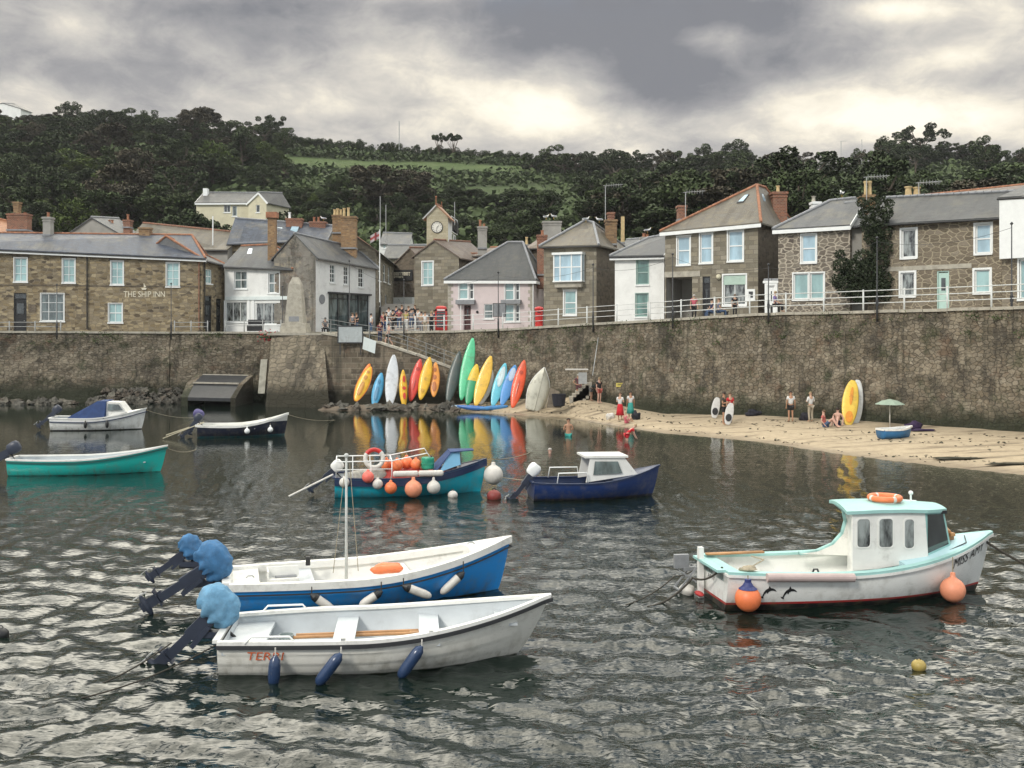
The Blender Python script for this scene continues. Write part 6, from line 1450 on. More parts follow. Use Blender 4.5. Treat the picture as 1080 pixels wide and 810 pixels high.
# upended white dinghy
a=W(563,434,69.6); e=empty('dinghy',a,'cream upturned dinghy standing on its transom at the right end of the row of boards','dinghy')
hh=Hull(3.0,1.45,.72,.42,.42,.5,.12,.25,2.0,.42,e0=.45); m_cr=pm('cream_hull',(.55,.54,.45),.5,.12,2,.06,dirt=.5)
ho=hh.mesh(26,14).build('hull',m_cr,e,smooth=True); MB().tube([(.05,0,-.14),(2.6,0,-.12)],.03,6).tube([(.1,.22,-.10),(2.2,.2,-.08)],.018,6).tube([(.1,-.22,-.10),(2.2,-.2,-.08)],.018,6).build('keel',m_cr,e); hh.inner(.03,.0).build('interior',m_gelg,e,smooth=True); hh.strip(-.04,.03,-.04,.03,nt=24).build('gunwale',m_wpaint,e)
e.rotation_euler=(R(0),R(-78),R(88)); 
mm=Matrix.Rotation(R(14),4,'Y')@Matrix(((0,1,0,0),(0,0,1,0),(1,0,0,0),(0,0,0,1))); e.rotation_euler=mm.to_euler(); e.location=a+Vector((0,-.1,.05))
# parasol
p=W(938.5,452,54.5); p.z=sandZ(p.x,p.y)-.1; e=empty('parasol',p,'small pale green open parasol stuck in the sand behind the little blue dinghy','parasol')
MB().tube([(0,0,0),(0,0,1.52)],.03,8).build('pole',m_wv,e,smooth=True)
mb=MB(); n=8; r_=.80
vs=[(0,0,1.62)]+[(r_*.55*math.cos(2*PI*k/n),r_*.55*math.sin(2*PI*k/n),1.52) for k in range(n)]+[(r_*math.cos(2*PI*k/n),r_*math.sin(2*PI*k/n),1.34) for k in range(n)]
mb.add(vs,[(0,1+k,1+(k+1)%n) for k in range(n)]+[(1+k,9+k,9+(k+1)%n,1+(k+1)%n) for k in range(n)]); mb.build('canopy',pm('sage_cloth',(.30,.38,.30),.85,.12,3,.1),e)
mb=MB(); [mb.tube([(0,0,1.3),(r_*.6*math.cos(2*PI*k/n),r_*.6*math.sin(2*PI*k/n),1.49)],.012,4) for k in range(n)]; mb.build('ribs',m_wv,e)
def on_sand(px_,py_,dz=0):
    d=30.0
    while d<90:
        x=(px_-540)/F*d; z=EYE+(HY-py_)/F*d
        if z<=max(sandZ(x,d),0 if dz is None else -9): return Vector((x,d,sandZ(x,d)))
        d+=.1
    return wat(px_,py_,.4)
m_bag=pm('dark_cloth',(.02,.02,.028),.9,.3,5,.3); m_pur=pm('purple_black_cloth',(.03,.015,.05),.9,.3,5,.3)
def lump(name,label,px_,py_,s,mat,cat,seed=1,dz=0):
    p=on_sand(px_,py_); 
    with world_of(p): o=MB().ball(p+Vector((0,0,s[2]*.6)),s,16,jit=.7,seed=seed).build(name,mat,smooth=True)
    tag(o,label,cat)
lump('beach_bag','black bag on the sand against the wall right of the couple holding boards',795,438.5,(.45,.25,.22),m_bag,'bag',1)
lump('beach_bag','small black bag on the sand beside the woman in the green skirt',671,442.5,(.24,.2,.28),m_bag,'bag',2)
lump('beach_bag','pale canvas bag on the sand left of the woman in the red skirt',643.5,441.5,(.28,.2,.2),m_wv,'bag',3)
lump('clothes_heap','dark purple heap of clothes right of the parasol',963,453.5,(.45,.3,.26),m_pur,'clothes',4)
lump('towel','long dark towel spread to the right of the clothes heap',974,454.5,(.62,.3,.07),m_pur,'towel',5)
lump('beach_bag','dark bag at the feet of the woman in pale trousers',849,443.5,(.3,.2,.25),m_bag,'bag',6)
lump('net_buoy','white round float on the sand by the steps',579,421,(.20,.20,.2),m_wv,'buoy',7)
lump('seaweed','dark seaweed clump at the water edge near the right side',1010,484,(.9,.3,.05),pm('seaweed',(.03,.028,.012),.8,.4,9,.5),'seaweed',8)
lump('seaweed','dark seaweed strand at the extreme right of the shore',1072,490,(1.1,.25,.05),bpy.data.materials['seaweed'],'seaweed',9)
p=W(589.5,428,67.5); 
with world_of(p): tag(MB().lathe([(.0,0),(.38,0),(.48,.78),(.44,.78),(.36,.05),(.0,.05)],p,16).build('tub',m_bag),'black plastic tub on the sand beside the upended cream dinghy','tub')
# pole and yellow notice on the wall
a=W(625,396,67.0);b=W(631,356,69.6)
with world_of(a): tag(MB().tube([a,b],.032,8).build('drain_pole',m_rail2,smooth=True),'pale pole leaning against the wall above the three people on the steps','pole')
x=xy(655.8,67).x; yw=wallY(x)-.33; p=Vector((x,yw,zat(406,yw)))
e=empty('yellow_sign',p,'small yellow sign fixed low on the beach wall above the two women','sign'); MB().box((0,0,0),(.52,.03,.26)).build('plate',pm('yellow_plate',(.62,.52,.12),.5,.1,3,0),e); MB().box((0,-.02,0),(.36,.008,.03)).box((0,-.02,.06),(.3,.008,.03)).build('printed_lines',m_iron,e)
x=xy(619,66.8).x; p=Vector((x-.2,67.9,zat(394,67.9)))
e=empty('service_box',p,'grey metal cabinet on the wall behind the people by the steps','cabinet'); MB().box((0,0,-.3),(.55,.3,.75)).build('body',m_gal,e); MB().box((-.4,0,.28),(1.5,.5,.07)).build('shelf',m_wv,e)
# boulders under the inn wall and around the ramp
m_bould=[pm('boulder_%d'%i,c,.9,.35,2.5,.5,dirt=.35) for i,c in enumerate(((.10,.095,.08),(.07,.066,.055),(.14,.13,.105),(.09,.075,.058)))]
random.seed(21); bm_=[]
protos=[]
for i in range(10):
    mb=MB(); mb.ball((0,0,0),(1,.8,.7),12,jit=1.0,seed=20+i*3)
    for k,v in enumerate(mb.v):
        q=Vector(v); q*=1+.18*noise.cell(q*1.5+Vector((i,i,i))); mb.v[k]=tuple(q)
    me=mb.build('boulder',m_bould[i%4],smooth=False); protos.append(me)
cnt=0
def boulder(x,y,z,s,grp,lab):
    global cnt
    i=random.randrange(10); src=protos[i]; o=src if src.get('label') is None else src.copy()
    if o is not src: COL.objects.link(o)
    o.location=(x,y,z); o.scale=(s*random.uniform(.8,1.2),s*random.uniform(.8,1.2),s*random.uniform(.75,1.1)); o.rotation_euler=(random.uniform(-.4,.4),random.uniform(-.4,.4),random.uniform(0,6.3)); tag(o,lab,'boulder',grp)
for i in range(105):
    px_=random.uniform(-45,203) if i%3 else random.uniform(105,203); row=random.random()
    hgt=(.35+.75*(px_>105)); z=-.1+row*hgt; x=xy(px_,80).x; y=wallY(x)-.75-(1-row)*1.5
    boulder(x,y,z,random.uniform(.28,.62)*(1-.25*row),'boulders heaped at the foot of the inn wall','rough grey brown boulder in the heap at the foot of the wall below the pub')
for i in range(46):
    px_=random.uniform(345,482); d=random.uniform(73.4,75.3); x=xy(px_,d).x; boulder(x,d-(px_-345)*.012,random.uniform(-.12,.22),random.uniform(.25,.6),'low rocks under the beach ramp','low wet rock on the ledge below the ramp where the kayaks stand')
tag(MB().ball((xy(420,75).x,74.6,-.15),(6.2,1.9,.52),30,jit=.35,seed=3).build('rock_ledge',pm('wet_ledge',(.13,.10,.07),.75,.4,1.2,.6,dirt=.4),smooth=True),'low wet rock ledge under the kayaks at the foot of the ramp','rock')
for p_ in protos:
    if p_.get('label') is None: bpy.data.objects.remove(p_)
# memorial obelisk
p=Vector((xy(312,80.5).x,80.5,5.55)); e=empty('war_memorial',p,'tapered grey granite memorial on a stepped base on top of the bastion','memorial')
def fr_(mb,w0,w1,z0,z1): mb.add([(a*w/2,b*w/2,z) for w,z in ((w0,z0),(w1,z1)) for a,b in ((-1,-1),(1,-1),(1,1),(-1,1))],[(0,3,2,1),(4,5,6,7),(0,1,5,4),(1,2,6,5),(2,3,7,6),(3,0,4,7)])
mb=MB(); fr_(mb,2.0,2.0,0,.45); fr_(mb,1.9,1.85,.453,.78); mb.build('plinth',m_gran,e); 
mb=MB(); 
for w0,w1,z0,z1 in ((1.42,1.38,.783,1.45),(1.30,1.22,1.455,2.25),(1.20,1.08,2.255,3.1),(1.06,.92,3.105,3.85)): fr_(mb,w0,w1,z0,z1)
fr_(mb,.92,.0,3.855,4.55) if 0 else fr_(mb,.90,.42,3.855,4.40); mb.build('shaft',m_gran,e)
MB().box((0,-.70,1.1),(.8,.03,.4)).build('plaque',m_lead,e)
# phone box and post box
p=W(465.5,345,84); p.z=5.6; e=empty('phone_box',p,'red telephone box in front of the clock house','phone box'); s_=1.0
mb=MB(); 
for a in (-.42,.42):
    for b in (-.42,.42): mb.box((a,b,1.05),(.1,.1,2.1))
for z in (.15,1.95,2.02): mb.box((0,0,z),(.94,.94,.12))
mb.box((0,0,.25),(.86,.86,.4))
for z in [ .6+.27*k for k in range(5)]: mb.box((0,-.42,z),(.8,.04,.03)); mb.box((.42,0,z),(.04,.8,.03))
mb.build('frame',m_red,e); MB().lathe([(.62,0),(.58,.14),(.42,.22),(.0,.27)],(0,0,2.12),4,M=Matrix.Rotation(R(45),3,'Z')).build('roof',m_red,e)
MB().box((0,0,1.2),(.78,.78,1.5)).build('glazing',g_dark,e); MB().box((0,-.475,2.0),(.62,.02,.10)).build('lit_panel',m_wpaint,e)
e.scale=(1,1,.92)
p=W(568.5,345,73.8); p.z=quayZ(p.x)+.0; e=empty('post_box',p,'small red pillar box behind the railing left of the square stone house','post box')
MB().lathe([(.0,0),(.32,0),(.32,.12),(.28,.14),(.28,1.35),(.33,1.38),(.33,1.46),(.24,1.55),(.0,1.6)],(0,0,0),18).build('body',m_red,e); MB().box((0,-.28,1.15),(.26,.03,.05)).build('slot',m_black,e)
# signs on the ramp
e=empty('notice_board',W(369.5,352,77.0),'large blank pale board in a dark frame fixed above the top of the ramp','notice board')
def panel(e,a,b,d,fm,pmm,t=.08):
    o=e.location; A_=W(a[0],a[1],d)-o;B_=W(b[0],b[1],d)-o; c=(A_+B_)/2; MB().box(c,(abs(B_.x-A_.x),.05,abs(A_.z-B_.z))).build('panel',pmm,e); mb=MB(); z0,z1=B_.z,A_.z
    for z in (z0,z1): mb.box((c.x,c.y-.01,z),(B_.x-A_.x+t,.08,t))
    for x in (A_.x,B_.x): mb.box((x,c.y-.01,(z0+z1)/2),(t,.078,z1-z0))
    mb.build('frame',fm,e)
    for x in (A_.x+.15,B_.x-.15): MB().box((x,c.y+.06,z0-.4),(.07,.07,1.0)).build('leg',fm,e)
panel(e,(356.5,344),(382.5,361.5),77.0,m_iron,pm('board_grey',(.42,.46,.46),.6,.15,2,.05,dirt=.4))
e=empty('sign_board',W(389.5,362,76.6),'smaller blank pale board hanging on the ramp handrail','sign')
a,b=W(383.5,355,76.5)-e.location,W(396.5,373,76.5)-e.location; MB().prism([(a.x,0,a.z),(b.x,0,a.z-.35),(b.x-.1,0,b.z),(a.x-.1,0,b.z+.35)],(0,.04,0)).build('panel',m_pale,e); MB().tube([(a.x,.06,a.z-.2),(a.x,.06,a.z+.25)],.03,6).build('bracket',m_iron,e)
e=empty('sign_board',W(526.5,330,76),'dark square sign on the lamp post before the pink house','sign')
a,b=W(520.3,320.3,75.5)-e.location,W(533,333.5,75.5)-e.location; MB().box(((a.x+b.x)/2,-.5,(a.z+b.z)/2),(b.x-a.x,.05,a.z-b.z)).build('panel',m_lead,e); MB().box(((a.x+b.x)/2,-.45,(a.z+b.z)/2),(b.x-a.x+.08,.03,a.z-b.z+.08)).build('frame',m_black,e)
# planters by the white shop, wreath, barrow
e=empty('planter_bench',W(269.5,348,84.6),'black painted bench and planter in front of the white shop','bench'); e.location.z=5.52
MB().box((0,0,.45),(1.3,.5,.5)).build('box',m_black,e); MB().box((0,.25,.95),(1.35,.06,.4)).build('backrest',m_black,e)
e=empty('menu_board',W(286,347,84.4),'low pale menu board on the quay right of the black bench','board'); e.location.z=5.52; MB().box((0,0,.42),(1.25,.05,.55)).build('panel',m_wpaint,e); MB().box((-.5,0,.1),(.05,.05,.3)).build('leg',m_iron,e); MB().box((.5,0,.1),(.05,.05,.3)).build('leg',m_iron,e)
e=empty('flower_basket',W(282,354,82.2),'red flowers trailing over the wall top below the white shop','flowers'); mb=MB(); random.seed(5)
for i in range(60):
    q=Vector((random.gauss(0,.3),-.25+random.gauss(0,.1),random.gauss(0,.2))); mb.ball(q,.05,5)
mb.build('flower_head',pm('red_petals',(.40,.03,.04),.7,.3,5,0),e); MB().ball((0,-.1,-.05),(.5,.2,.28),12,jit=.8,seed=4).build('foliage',pm('planter_leaves',(.04,.07,.03),.8,.3,6,.3),e)
# lamp posts
def lamp(px_,yt,d,label,h=None):
    x=xy(px_,d).x; z0=quayZ(x); zt=zat(yt,d); e=empty('lamp_post',(x,d,z0),label,'lamp post','slim dark lamp posts along the quay edge'); H_=zt-z0
    MB().tube([(0,0,-.5),(0,0,.9),(0,0,.92),(0,0,H_)],[.06,.06,.036,.028],8).build('pole',m_iron,e,smooth=True); MB().lathe([(.05,0),(.09,.06),(.03,.14)],(0,0,H_),8).build('cap',m_iron,e); MB().box((0,0,.55),(.13,.13,.3)).build('base_box',m_iron,e)
    return Vector((x,d,zt))
L_=[lamp(60,301,81.0,'dark slim post in front of the big ground floor window of the pub'),lamp(180.5,300,82.0,'dark slim post below the rightmost upper window of the pub'),lamp(298,303,82.6,'dark slim post just left of the granite memorial'),lamp(368.5,276,80.2,'dark slim post in front of the white harbour shop'),lamp(426,296,79.0,'dark slim post in front of the crowd in the village street'),
 lamp(525.5,288,75.4,'dark slim post carrying a square sign before the pink house'),lamp(625.5,280,69.8,'dark slim post before the square grey stone house'),lamp(709.5,269,65.3,'dark slim post before the garage opening'),lamp(810.5,280,61.2,'dark slim post before the pale garden gate'),lamp(925,252,56.8,'dark slim post by the ivy covered link wall'),lamp(1067,237,52.0,'dark slim post at the right edge before the white clad house')]
for i in range(3,len(L_)-1):
    a,b=L_[i],L_[i+1]; rope('thin festoon cable strung between quay lamp posts, span number %s from the memorial'%['one','two','three','four','five','six','seven'][i-3],[a-Vector((0,0,.15)),b-Vector((0,0,.15))],.010,m_iron,.45,'cable','festoon_cable')
# flag
p=W(400.5,285,96); e=empty('flag_pole',p,'white pole with a red and white flag above the white harbour shop','flag'); e.location=p; MB().tube([(0,0,-3),(0,0,zat(242,96)-p.z)],.05,6).build('pole',m_wpaint,e)
mb=MB(); z1=zat(243.5,96)-p.z; N_=10; vs=[];fs=[];ms=[]
for i in range(N_+1):
    for j in range(7): vs.append((-.05-i/N_*.85,.12*math.sin(i*.9),z1-j/6*.7-i/N_*.45))
for i in range(N_):
    for j in range(6): fs.append((i*7+j,(i+1)*7+j,(i+1)*7+j+1,i*7+j+1)); ms.append(1 if (j in (2,3) or i in (3,4)) else 0)
mb.add(vs,fs); mb.m=ms; mb.build('cloth',[pm('flag_white',(.42,.38,.38),.8,.1,3,0),pm('flag_red',(.32,.06,.06),.8,.1,3,0)],e)
# aerials, masts
def mast(label,px_,yt,yb,d,yagi=False,m=None,r=.035):
    a=W(px_,yb,d);b=W(px_,yt,d); e=empty('aerial_mast',a,label,'aerial'); h_=b.z-a.z; MB().tube([(0,0,-.5),(0,0,h_)],r,6).build('pole',m or m_gal,e)
    if yagi:
        mb=MB(); mb.tube([(-.2,0,h_),(1.5,0,h_+.12)],.02,5)
        for k in range(7): mb.tube([(.1+.2*k,-.3,h_+.02),(.1+.2*k,.3,h_+.02)],.012,4); mb.tube([(.1+.2*k,0,h_-.13),(.1+.2*k,0,h_+.2)],.012,4)
        mb.build('antenna',m_gal,e)
mast('tall thin pole at the left in front of the hillside, right of the orange chimneys',401,207,250,97); mast('second thin pole right of the taller one above the harbour shop',407,216,250,98)
mast('tall television mast behind the square grey stone house',638.5,196,240,86,True); mast('aerial beside the left chimney of the large stone house',723,203,232,78,True); mast('aerial on the tall buff chimney pots of the rubble cottage',914,187,206,67,True,r=.025); mast('wide aerial above the long terrace roof',969,193,212,66,True,r=.025)
mast('thin mast on the skyline above the green field',421,128,156,285,r=.14); mast('distant mast on the right skyline left of the tall tree',887,149,190,270,True,r=.1); mast('second distant mast on the right skyline nearer the tall tree',909,147,185,270,r=.08); mast('white pole on the clock tower roof corner',479.5,213,232,99)
mast('pale post at the gable of the skylight house',224.5,228,258,100,r=.06,m=m_wpaint)
# ---------------- trees and plants
def leafmat(name,c1,c2,c3,sc_=.35):
    m,t,b=newmat(name); g=t.node('ShaderNodeNewGeometry').outputs['Position']; oi=t.node('ShaderNodeObjectInfo').outputs['Random']
    n=t.noise(g,sc_,4,.7); c=t.ramp(n,[(.3,c1),(.5,c2),(.72,c3)]); 
    c=t.mix(t.math('MULTIPLY',oi,.5),c,t.ramp(t.math('FRACT',t.math('MULTIPLY',oi,7.3)),[(0,dk(c1,.8)),(.5,(c3[0],c3[1]*.95,c3[2])),(1,c2)])); f=t.noise(g,sc_*9,2,.6); c=t.mix(.6,c,t.ramp(f,[(.3,(.62,.62,.62)),(.7,(1,1,1))]),'MULTIPLY')
    t.put(b.inputs['Base Color'],c); b.inputs['Roughness'].default_value=.8; b.inputs['Specular IOR Level'].default_value=.15
    return m
lm_dark=leafmat('dark_foliage',(.040,.060,.028),(.056,.080,.036),(.082,.11,.050))
lm_mid=leafmat('mid_foliage',(.045,.068,.028),(.070,.10,.040),(.11,.145,.058))
lm_brown=leafmat('brown_foliage',(.058,.055,.036),(.08,.072,.048),(.11,.095,.062))
lm_light=leafmat('light_foliage',(.07,.11,.03),(.11,.16,.04),(.16,.20,.06))
lm_ivy=leafmat('ivy_foliage',(.022,.034,.02),(.034,.05,.027),(.06,.075,.04),1.5)
m_bark=pm('bark',(.10,.08,.06),.9,.3,3,.4)
def leaves(cent,size,rs,upb=.3):
    n=len(cent); nrm=rs.normal(size=(n,3)); nrm[:,2]=np.abs(nrm[:,2])+upb; nrm/=np.linalg.norm(nrm,axis=1)[:,None]
    a=np.cross(nrm,rs.normal(size=(n,3))); a/=np.linalg.norm(a,axis=1)[:,None]; b=np.cross(nrm,a)
    s=(size*rs.uniform(.5,1.25,n))[:,None]; e=rs.uniform(.5,.9,n)[:,None]
    v=np.stack([cent-a*s,cent-b*s*e,cent+a*s*.8,cent+b*s*e],1).reshape(-1,3); return v
def quads_obj(name,v,mat,parent=None):
    me=bpy.data.meshes.new(name); n=len(v); me.vertices.add(n); me.vertices.foreach_set('co',v.astype(np.float32).ravel()); me.loops.add(n); me.loops.foreach_set('vertex_index',np.arange(n,dtype=np.int32)); q=n//4
    me.polygons.add(q); me.polygons.foreach_set('loop_start',np.arange(0,n,4,dtype=np.int32)); me.polygons.foreach_set('loop_total',np.full(q,4,dtype=np.int32)); me.update(); me.materials.append(mat)
    o=bpy.data.objects.new(name,me); COL.objects.link(o); 
    if parent: o.parent=parent
    return o
def crown_pts(rs,blobs,n,nr=None):
    out=[]
    w=np.array([b[3]**2 for b in blobs]); w/=w.sum()
    for b,k in zip(blobs,rs.multinomial(n,w)):
        d=rs.normal(size=(k,3)); d/=np.linalg.norm(d,axis=1)[:,None]; r=b[3]*rs.uniform(.55,1.05,k)**.7*(1+.0*k)
        p=np.array(b[:3])+d*r[:,None]*np.array([1,1,b[4] if len(b)>4 else .8]); out.append(p)
        if nr is not None: nr.append(d+np.array([0,0,.15]))
    return np.concatenate(out)
def tree_proto(kind,seed,mat):
    'unit tree about 1 m high, crown about 1 m wide; scaled on placing'
    rs=np.random.RandomState(seed); e=empty('tree',(0,0,0),None,'tree')
    B=[]
    if kind=='round':
        for i in range(34):
            a=rs.uniform(0,6.28); r=.36*rs.uniform(0,1)**.5; z=rs.uniform(.22,.86); k=math.sqrt(max(.05,1-((z-.5)/.46)**2)); B.append((r*k*math.cos(a)*1.2,r*k*math.sin(a)*1.2,z,rs.uniform(.07,.15)))
    elif kind=='lacy':
        for i in range(30):
            a=rs.uniform(0,6.28); r=.45*rs.uniform(.1,1)**.5; z=rs.uniform(.42,.95); B.append((r*math.cos(a),r*math.sin(a),z-.25*(r/.45)**2*.5,rs.uniform(.045,.10)))
    elif kind=='pine':
        for i in range(26):
            a=rs.uniform(0,6.28); r=.5*rs.uniform(.0,1)**.5; B.append((r*math.cos(a),r*math.sin(a),.85+rs.uniform(-.10,.08),rs.uniform(.07,.12),.5))
    else:
        for i in range(26):
            a=rs.uniform(0,6.28); r=.5*rs.uniform(0,1)**.5; B.append((r*math.cos(a),r*math.sin(a),rs.uniform(.15,.75)*(1-.5*(r/.5)**2),rs.uniform(.10,.2)))
    N=8500 if kind!='lacy' else 5000
    nr=[]; cpts=crown_pts(rs,B,N,nr); nr=np.concatenate(nr); cc_=cpts-np.array([0,0,.45]); cc_/=np.linalg.norm(cc_,axis=1)[:,None]+1e-6; nr=nr*.7+cc_*.8+rs.normal(size=nr.shape)*.28; nr/=np.linalg.norm(nr,axis=1)[:,None]; oc=quads_obj('crown',leaves(cpts,.0215,rs),mat,e); oc.data.polygons.foreach_set('use_smooth',[True]*len(oc.data.polygons)); oc.data.normals_split_custom_set_from_vertices(np.repeat(nr,4,axis=0).tolist())
    mb=MB(); mb.tube([(0,0,-.12),(0,0,.05),(.01,.0,.3),(.0,.01,.62)],[.035,.03,.022,.010],7)
    for b in B[:12]: mb.tube([(0,0,.18+.3*rs.rand()),(b[0]*.5,b[1]*.5,(b[2]+.3)/2),(b[0],b[1],b[2])],[.014,.010,.004],5)
    mb.build('trunk',m_bark,e); return e
PT=[tree_proto('round',1,lm_dark),tree_proto('round',2,lm_dark),tree_proto('round',3,lm_mid),tree_proto('bush',4,lm_mid),tree_proto('lacy',5,lm_dark),tree_proto('lacy',6,lm_brown),tree_proto('pine',7,lm_dark),tree_proto('round',8,lm_brown),tree_proto('bush',9,lm_light),tree_proto('bush',10,lm_dark)]
for p_ in PT: index_kids(p_)
used=set(); NT_=[0]
def put_tree(i,loc,h_,w_,label,group=None,name='tree'):
    src=PT[i]
    if i not in used: o=src; used.add(i)
    else: o=copy_tree(src)
    NT_[0]+=1; o.name=name if name!='tree' else 'tree'
    o.location=loc; o.scale=(w_,w_,h_); o.rotation_euler=(0,0,random.uniform(0,6.3)); o['label']=label; o['category']='tree'
    if group: o['group']=group
    elif 'group' in o: del o['group']
    return o
random.seed(77)
def ridge_tree(px_,top,i,wpx,label,d=RY-6,group=None):
    x=xy(px_,d).x; z=terrZ(x,d)-.5; h_=max(1.5,zat(top,d)-z); put_tree(i,(x,d,z),h_,wpx*d/F,label,group)
ridge_tree(75,104,0,34,'rounded dark tree standing alone above the left skyline near the twin gabled white house')
ridge_tree(286,119,4,34,'open topped tree at the right end of the high left wood on the skyline')
ridge_tree(463,140.5,6,17,'left one of the pair of flat topped pines on the skyline above the field')
ridge_tree(478,140.5,6,19,'right one of the pair of flat topped pines on the skyline above the field')
ridge_tree(971,129,4,62,'tallest lacy tree on the right skyline, left of the centre of the right wood')
ridge_tree(940,139,0,46,'dense dark tree joined to the left side of the tallest skyline tree'); ridge_tree(1030,148,5,50,'thin brown leaved tree on the right skyline between the tallest tree and the right edge')
ridge_tree(776,146,1,44,'rounded tree standing highest on the skyline above the large stone house'); ridge_tree(833,158,5,60,'thin brown leaved tree on the skyline right of the rounded one')
GL='trees of the dense skyline wood on the left hill'; GR='trees of the dense skyline wood on the right hill'; GH='small hedge trees along the top of the field'
def sk_top(x): return interp(x,[(-20,119),(30,118),(60,112),(110,119),(150,114),(200,119),(240,122),(290,126),(312,140)])
def skr(x): return interp(x,[(560,158),(600,160),(640,163),(690,156),(730,153),(770,155),(800,161),(850,170),(885,172),(905,154),(950,142),(1000,148),(1050,152),(1100,158)])
for k in range(27):
    x=-25+k*12.6+random.uniform(-4,4); ridge_tree(x,sk_top(x)+random.uniform(-3,7),random.choice((0,1,0,4,5,2)),random.uniform(26,42),'dark tree in the closed canopy along the skyline of the left hill',RY-random.uniform(4,26),GL)
for k in range(44):
    x=560+k*12.4+random.uniform(-4,4); ridge_tree(x,skr(x)+random.uniform(-3,8),random.choice((0,1,1,4,4,5,2)),random.uniform(24,42),'dark tree in the closed canopy along the skyline of the right hill',RY-random.uniform(4,26),GR)
for k in range(26):
    x=312+k*9.8+random.uniform(-3,3); t_=interp(x,[(312,142),(420,151),(560,160)]); ridge_tree(x,t_-random.uniform(0,6),random.choice((9,3,0)),random.uniform(12,22),'small dark hedge tree along the skyline above the green field',RY-3,GH)
def wood(n,poly,kinds,hr,wr,label,group,avoid=()):
    k=0; tries=0
    xs_=[p[0] for p in poly]; ys_=[p[1] for p in poly]
    while k<n and tries<n*30:
        tries+=1; x=random.uniform(min(xs_),max(xs_)); y=random.uniform(min(ys_),max(ys_))
        if not inpoly(x,y,poly) or any(inpoly(x,y,a) for a in avoid): continue
        p=hit(x,y+6,100)
        if p is None: continue
        put_tree(random.choice(kinds),(p.x,p.y,p.z-.4),random.uniform(*hr),random.uniform(*wr),label,group); k+=1
AV=[[(200,196),(300,196),(300,232),(200,232)]]
wood(76,[(-30,128),(300,148),(305,235),(-30,250)],(0,1,2,0,2,7,3,4,8),(5.0,10.5),(7,15),'dark broad crowned tree within the dense wood on the left hillside','trees of the left hillside wood',AV)
wood(58,[(580,172),(1090,172),(1090,245),(640,262),(600,215)],(0,1,2,1,2,7,3,4),(5.0,10),(7,15),'dark broad crowned tree within the dense wood on the right hillside','trees of the right hillside wood')
wood(17,[(300,204),(580,208),(575,216),(300,212)],(9,0,1,3),(3.0,4.5),(7,11),'bushy tree in the band directly below the green field','trees below the green field')
wood(14,[(290,215),(470,220),(470,250),(290,240)],(2,3,9,1),(4,6),(6,9.5),'mid green tree on the lower middle slope behind the harbour shops','trees on the lower middle slope',AV)
wood(10,[(470,225),(640,232),(640,255),(470,258)],(3,2,9),(3,5),(5,8),'bushy tree on the scrubby slope behind the pink house','trees on the scrubby slope')
for (x,y,i,h_,w_,l) in ((397,222,7,9,14,'large brownish tree in the middle of the slope above the white harbour shop'),(432,224,7,8.5,12,'brownish rounded tree right beside the larger brown one on the middle slope'),(545,240,0,6.5,8,'compact dark rounded tree behind the roof of the pink house'),(576,236,1,6,7,'compact dark tree just right of the other dark one behind the pink house'),(330,228,8,5.5,3.5,'slim yellow green tree behind the tall brick chimneys'),(358,218,2,7,6,'pale grey green tree right of the slim yellow green one'),
    (60,240,3,5,9,'yellowish green tree behind the left chimneys of the pub roof'),(25,244,9,5,9,'dark green tree behind the left edge roofs'),(640,236,2,7,8,'grey green tree behind the tall television mast')):
    p=hit(x,y,100) or W(x,y,130); put_tree(i,(p.x,p.y,p.z-.3),h_,w_,l)
for x,tp,w_,l in ((212,226,9,'dark shrub hiding the foot of the cream bungalow wall at its left'),(232,231,8,'dark shrub hiding the foot of the cream bungalow wall, second from left'),(252,230,8,'mid green shrub hiding the foot of the bungalow below its windows'),(273,232,8,'mid green shrub hiding the foot of the bungalow below its gable'),(296,224,8,'dark shrub covering the right corner of the bungalow gable'),(194,222,9,'dark shrub just left of the cream bungalow')):
    q=xy(x,139); z=terrZ(q.x,139)-1; put_tree((0,2,1)[x%3],(q.x,139,z),(zat(tp,139)-z)*1.05,w_*1.15,l)
# scrub covering the slopes between the trees
rs=np.random.RandomState(5); C=[]
for k in range(52000):
    y=wallY(0)+28+(RY-wallY(0)-30)*rs.rand()**.7; x=y*rs.uniform(-.56,.56); px_,py_=540+F*x/y,0
    z=terrZ(x,y); px_,py_=to_px((x,y,z)); n_=4*noise.noise(Vector((x*.05,y*.05,0)))
    if inpoly(px_,py_+n_,GRASS[0]) or inpoly(px_,py_+n_,PALE[0]): continue
    if inpoly(px_,py_+n_,GRASS[1]) and noise.noise(Vector((x*.08,y*.12,3)))<.12: continue
    if z<quayZ(x)+.5: continue
    C.append((x,y,z+rs.rand()**2*1.9))
sc_=quads_obj('scrub',leaves(np.array(C),.75,rs,.6),lm_mid); tag(sc_,'low dark scrub and bramble covering the hillsides between the trees','scrub',None,'stuff')
C=[]
for k in range(9000):
    x=rs.uniform(300,585); row=rs.randint(3); y=[interp(x,[(300,163),(440,168),(585,176)]),interp(x,[(300,184),(430,186),(585,190)]),interp(x,[(300,152),(430,157),(585,163)])][row]
    p=hit(x,y+rs.normal()*1.0,150)
    if p is None: continue
    C.append((p.x,p.y+rs.normal()*1.0,p.z+rs.rand()*1.4))
tag(quads_obj('hedgerow',leaves(np.array(C),.6,rs,.4),lm_dark),'dark hedgerows along the upper and lower edges of the green field','hedge',None,'stuff')
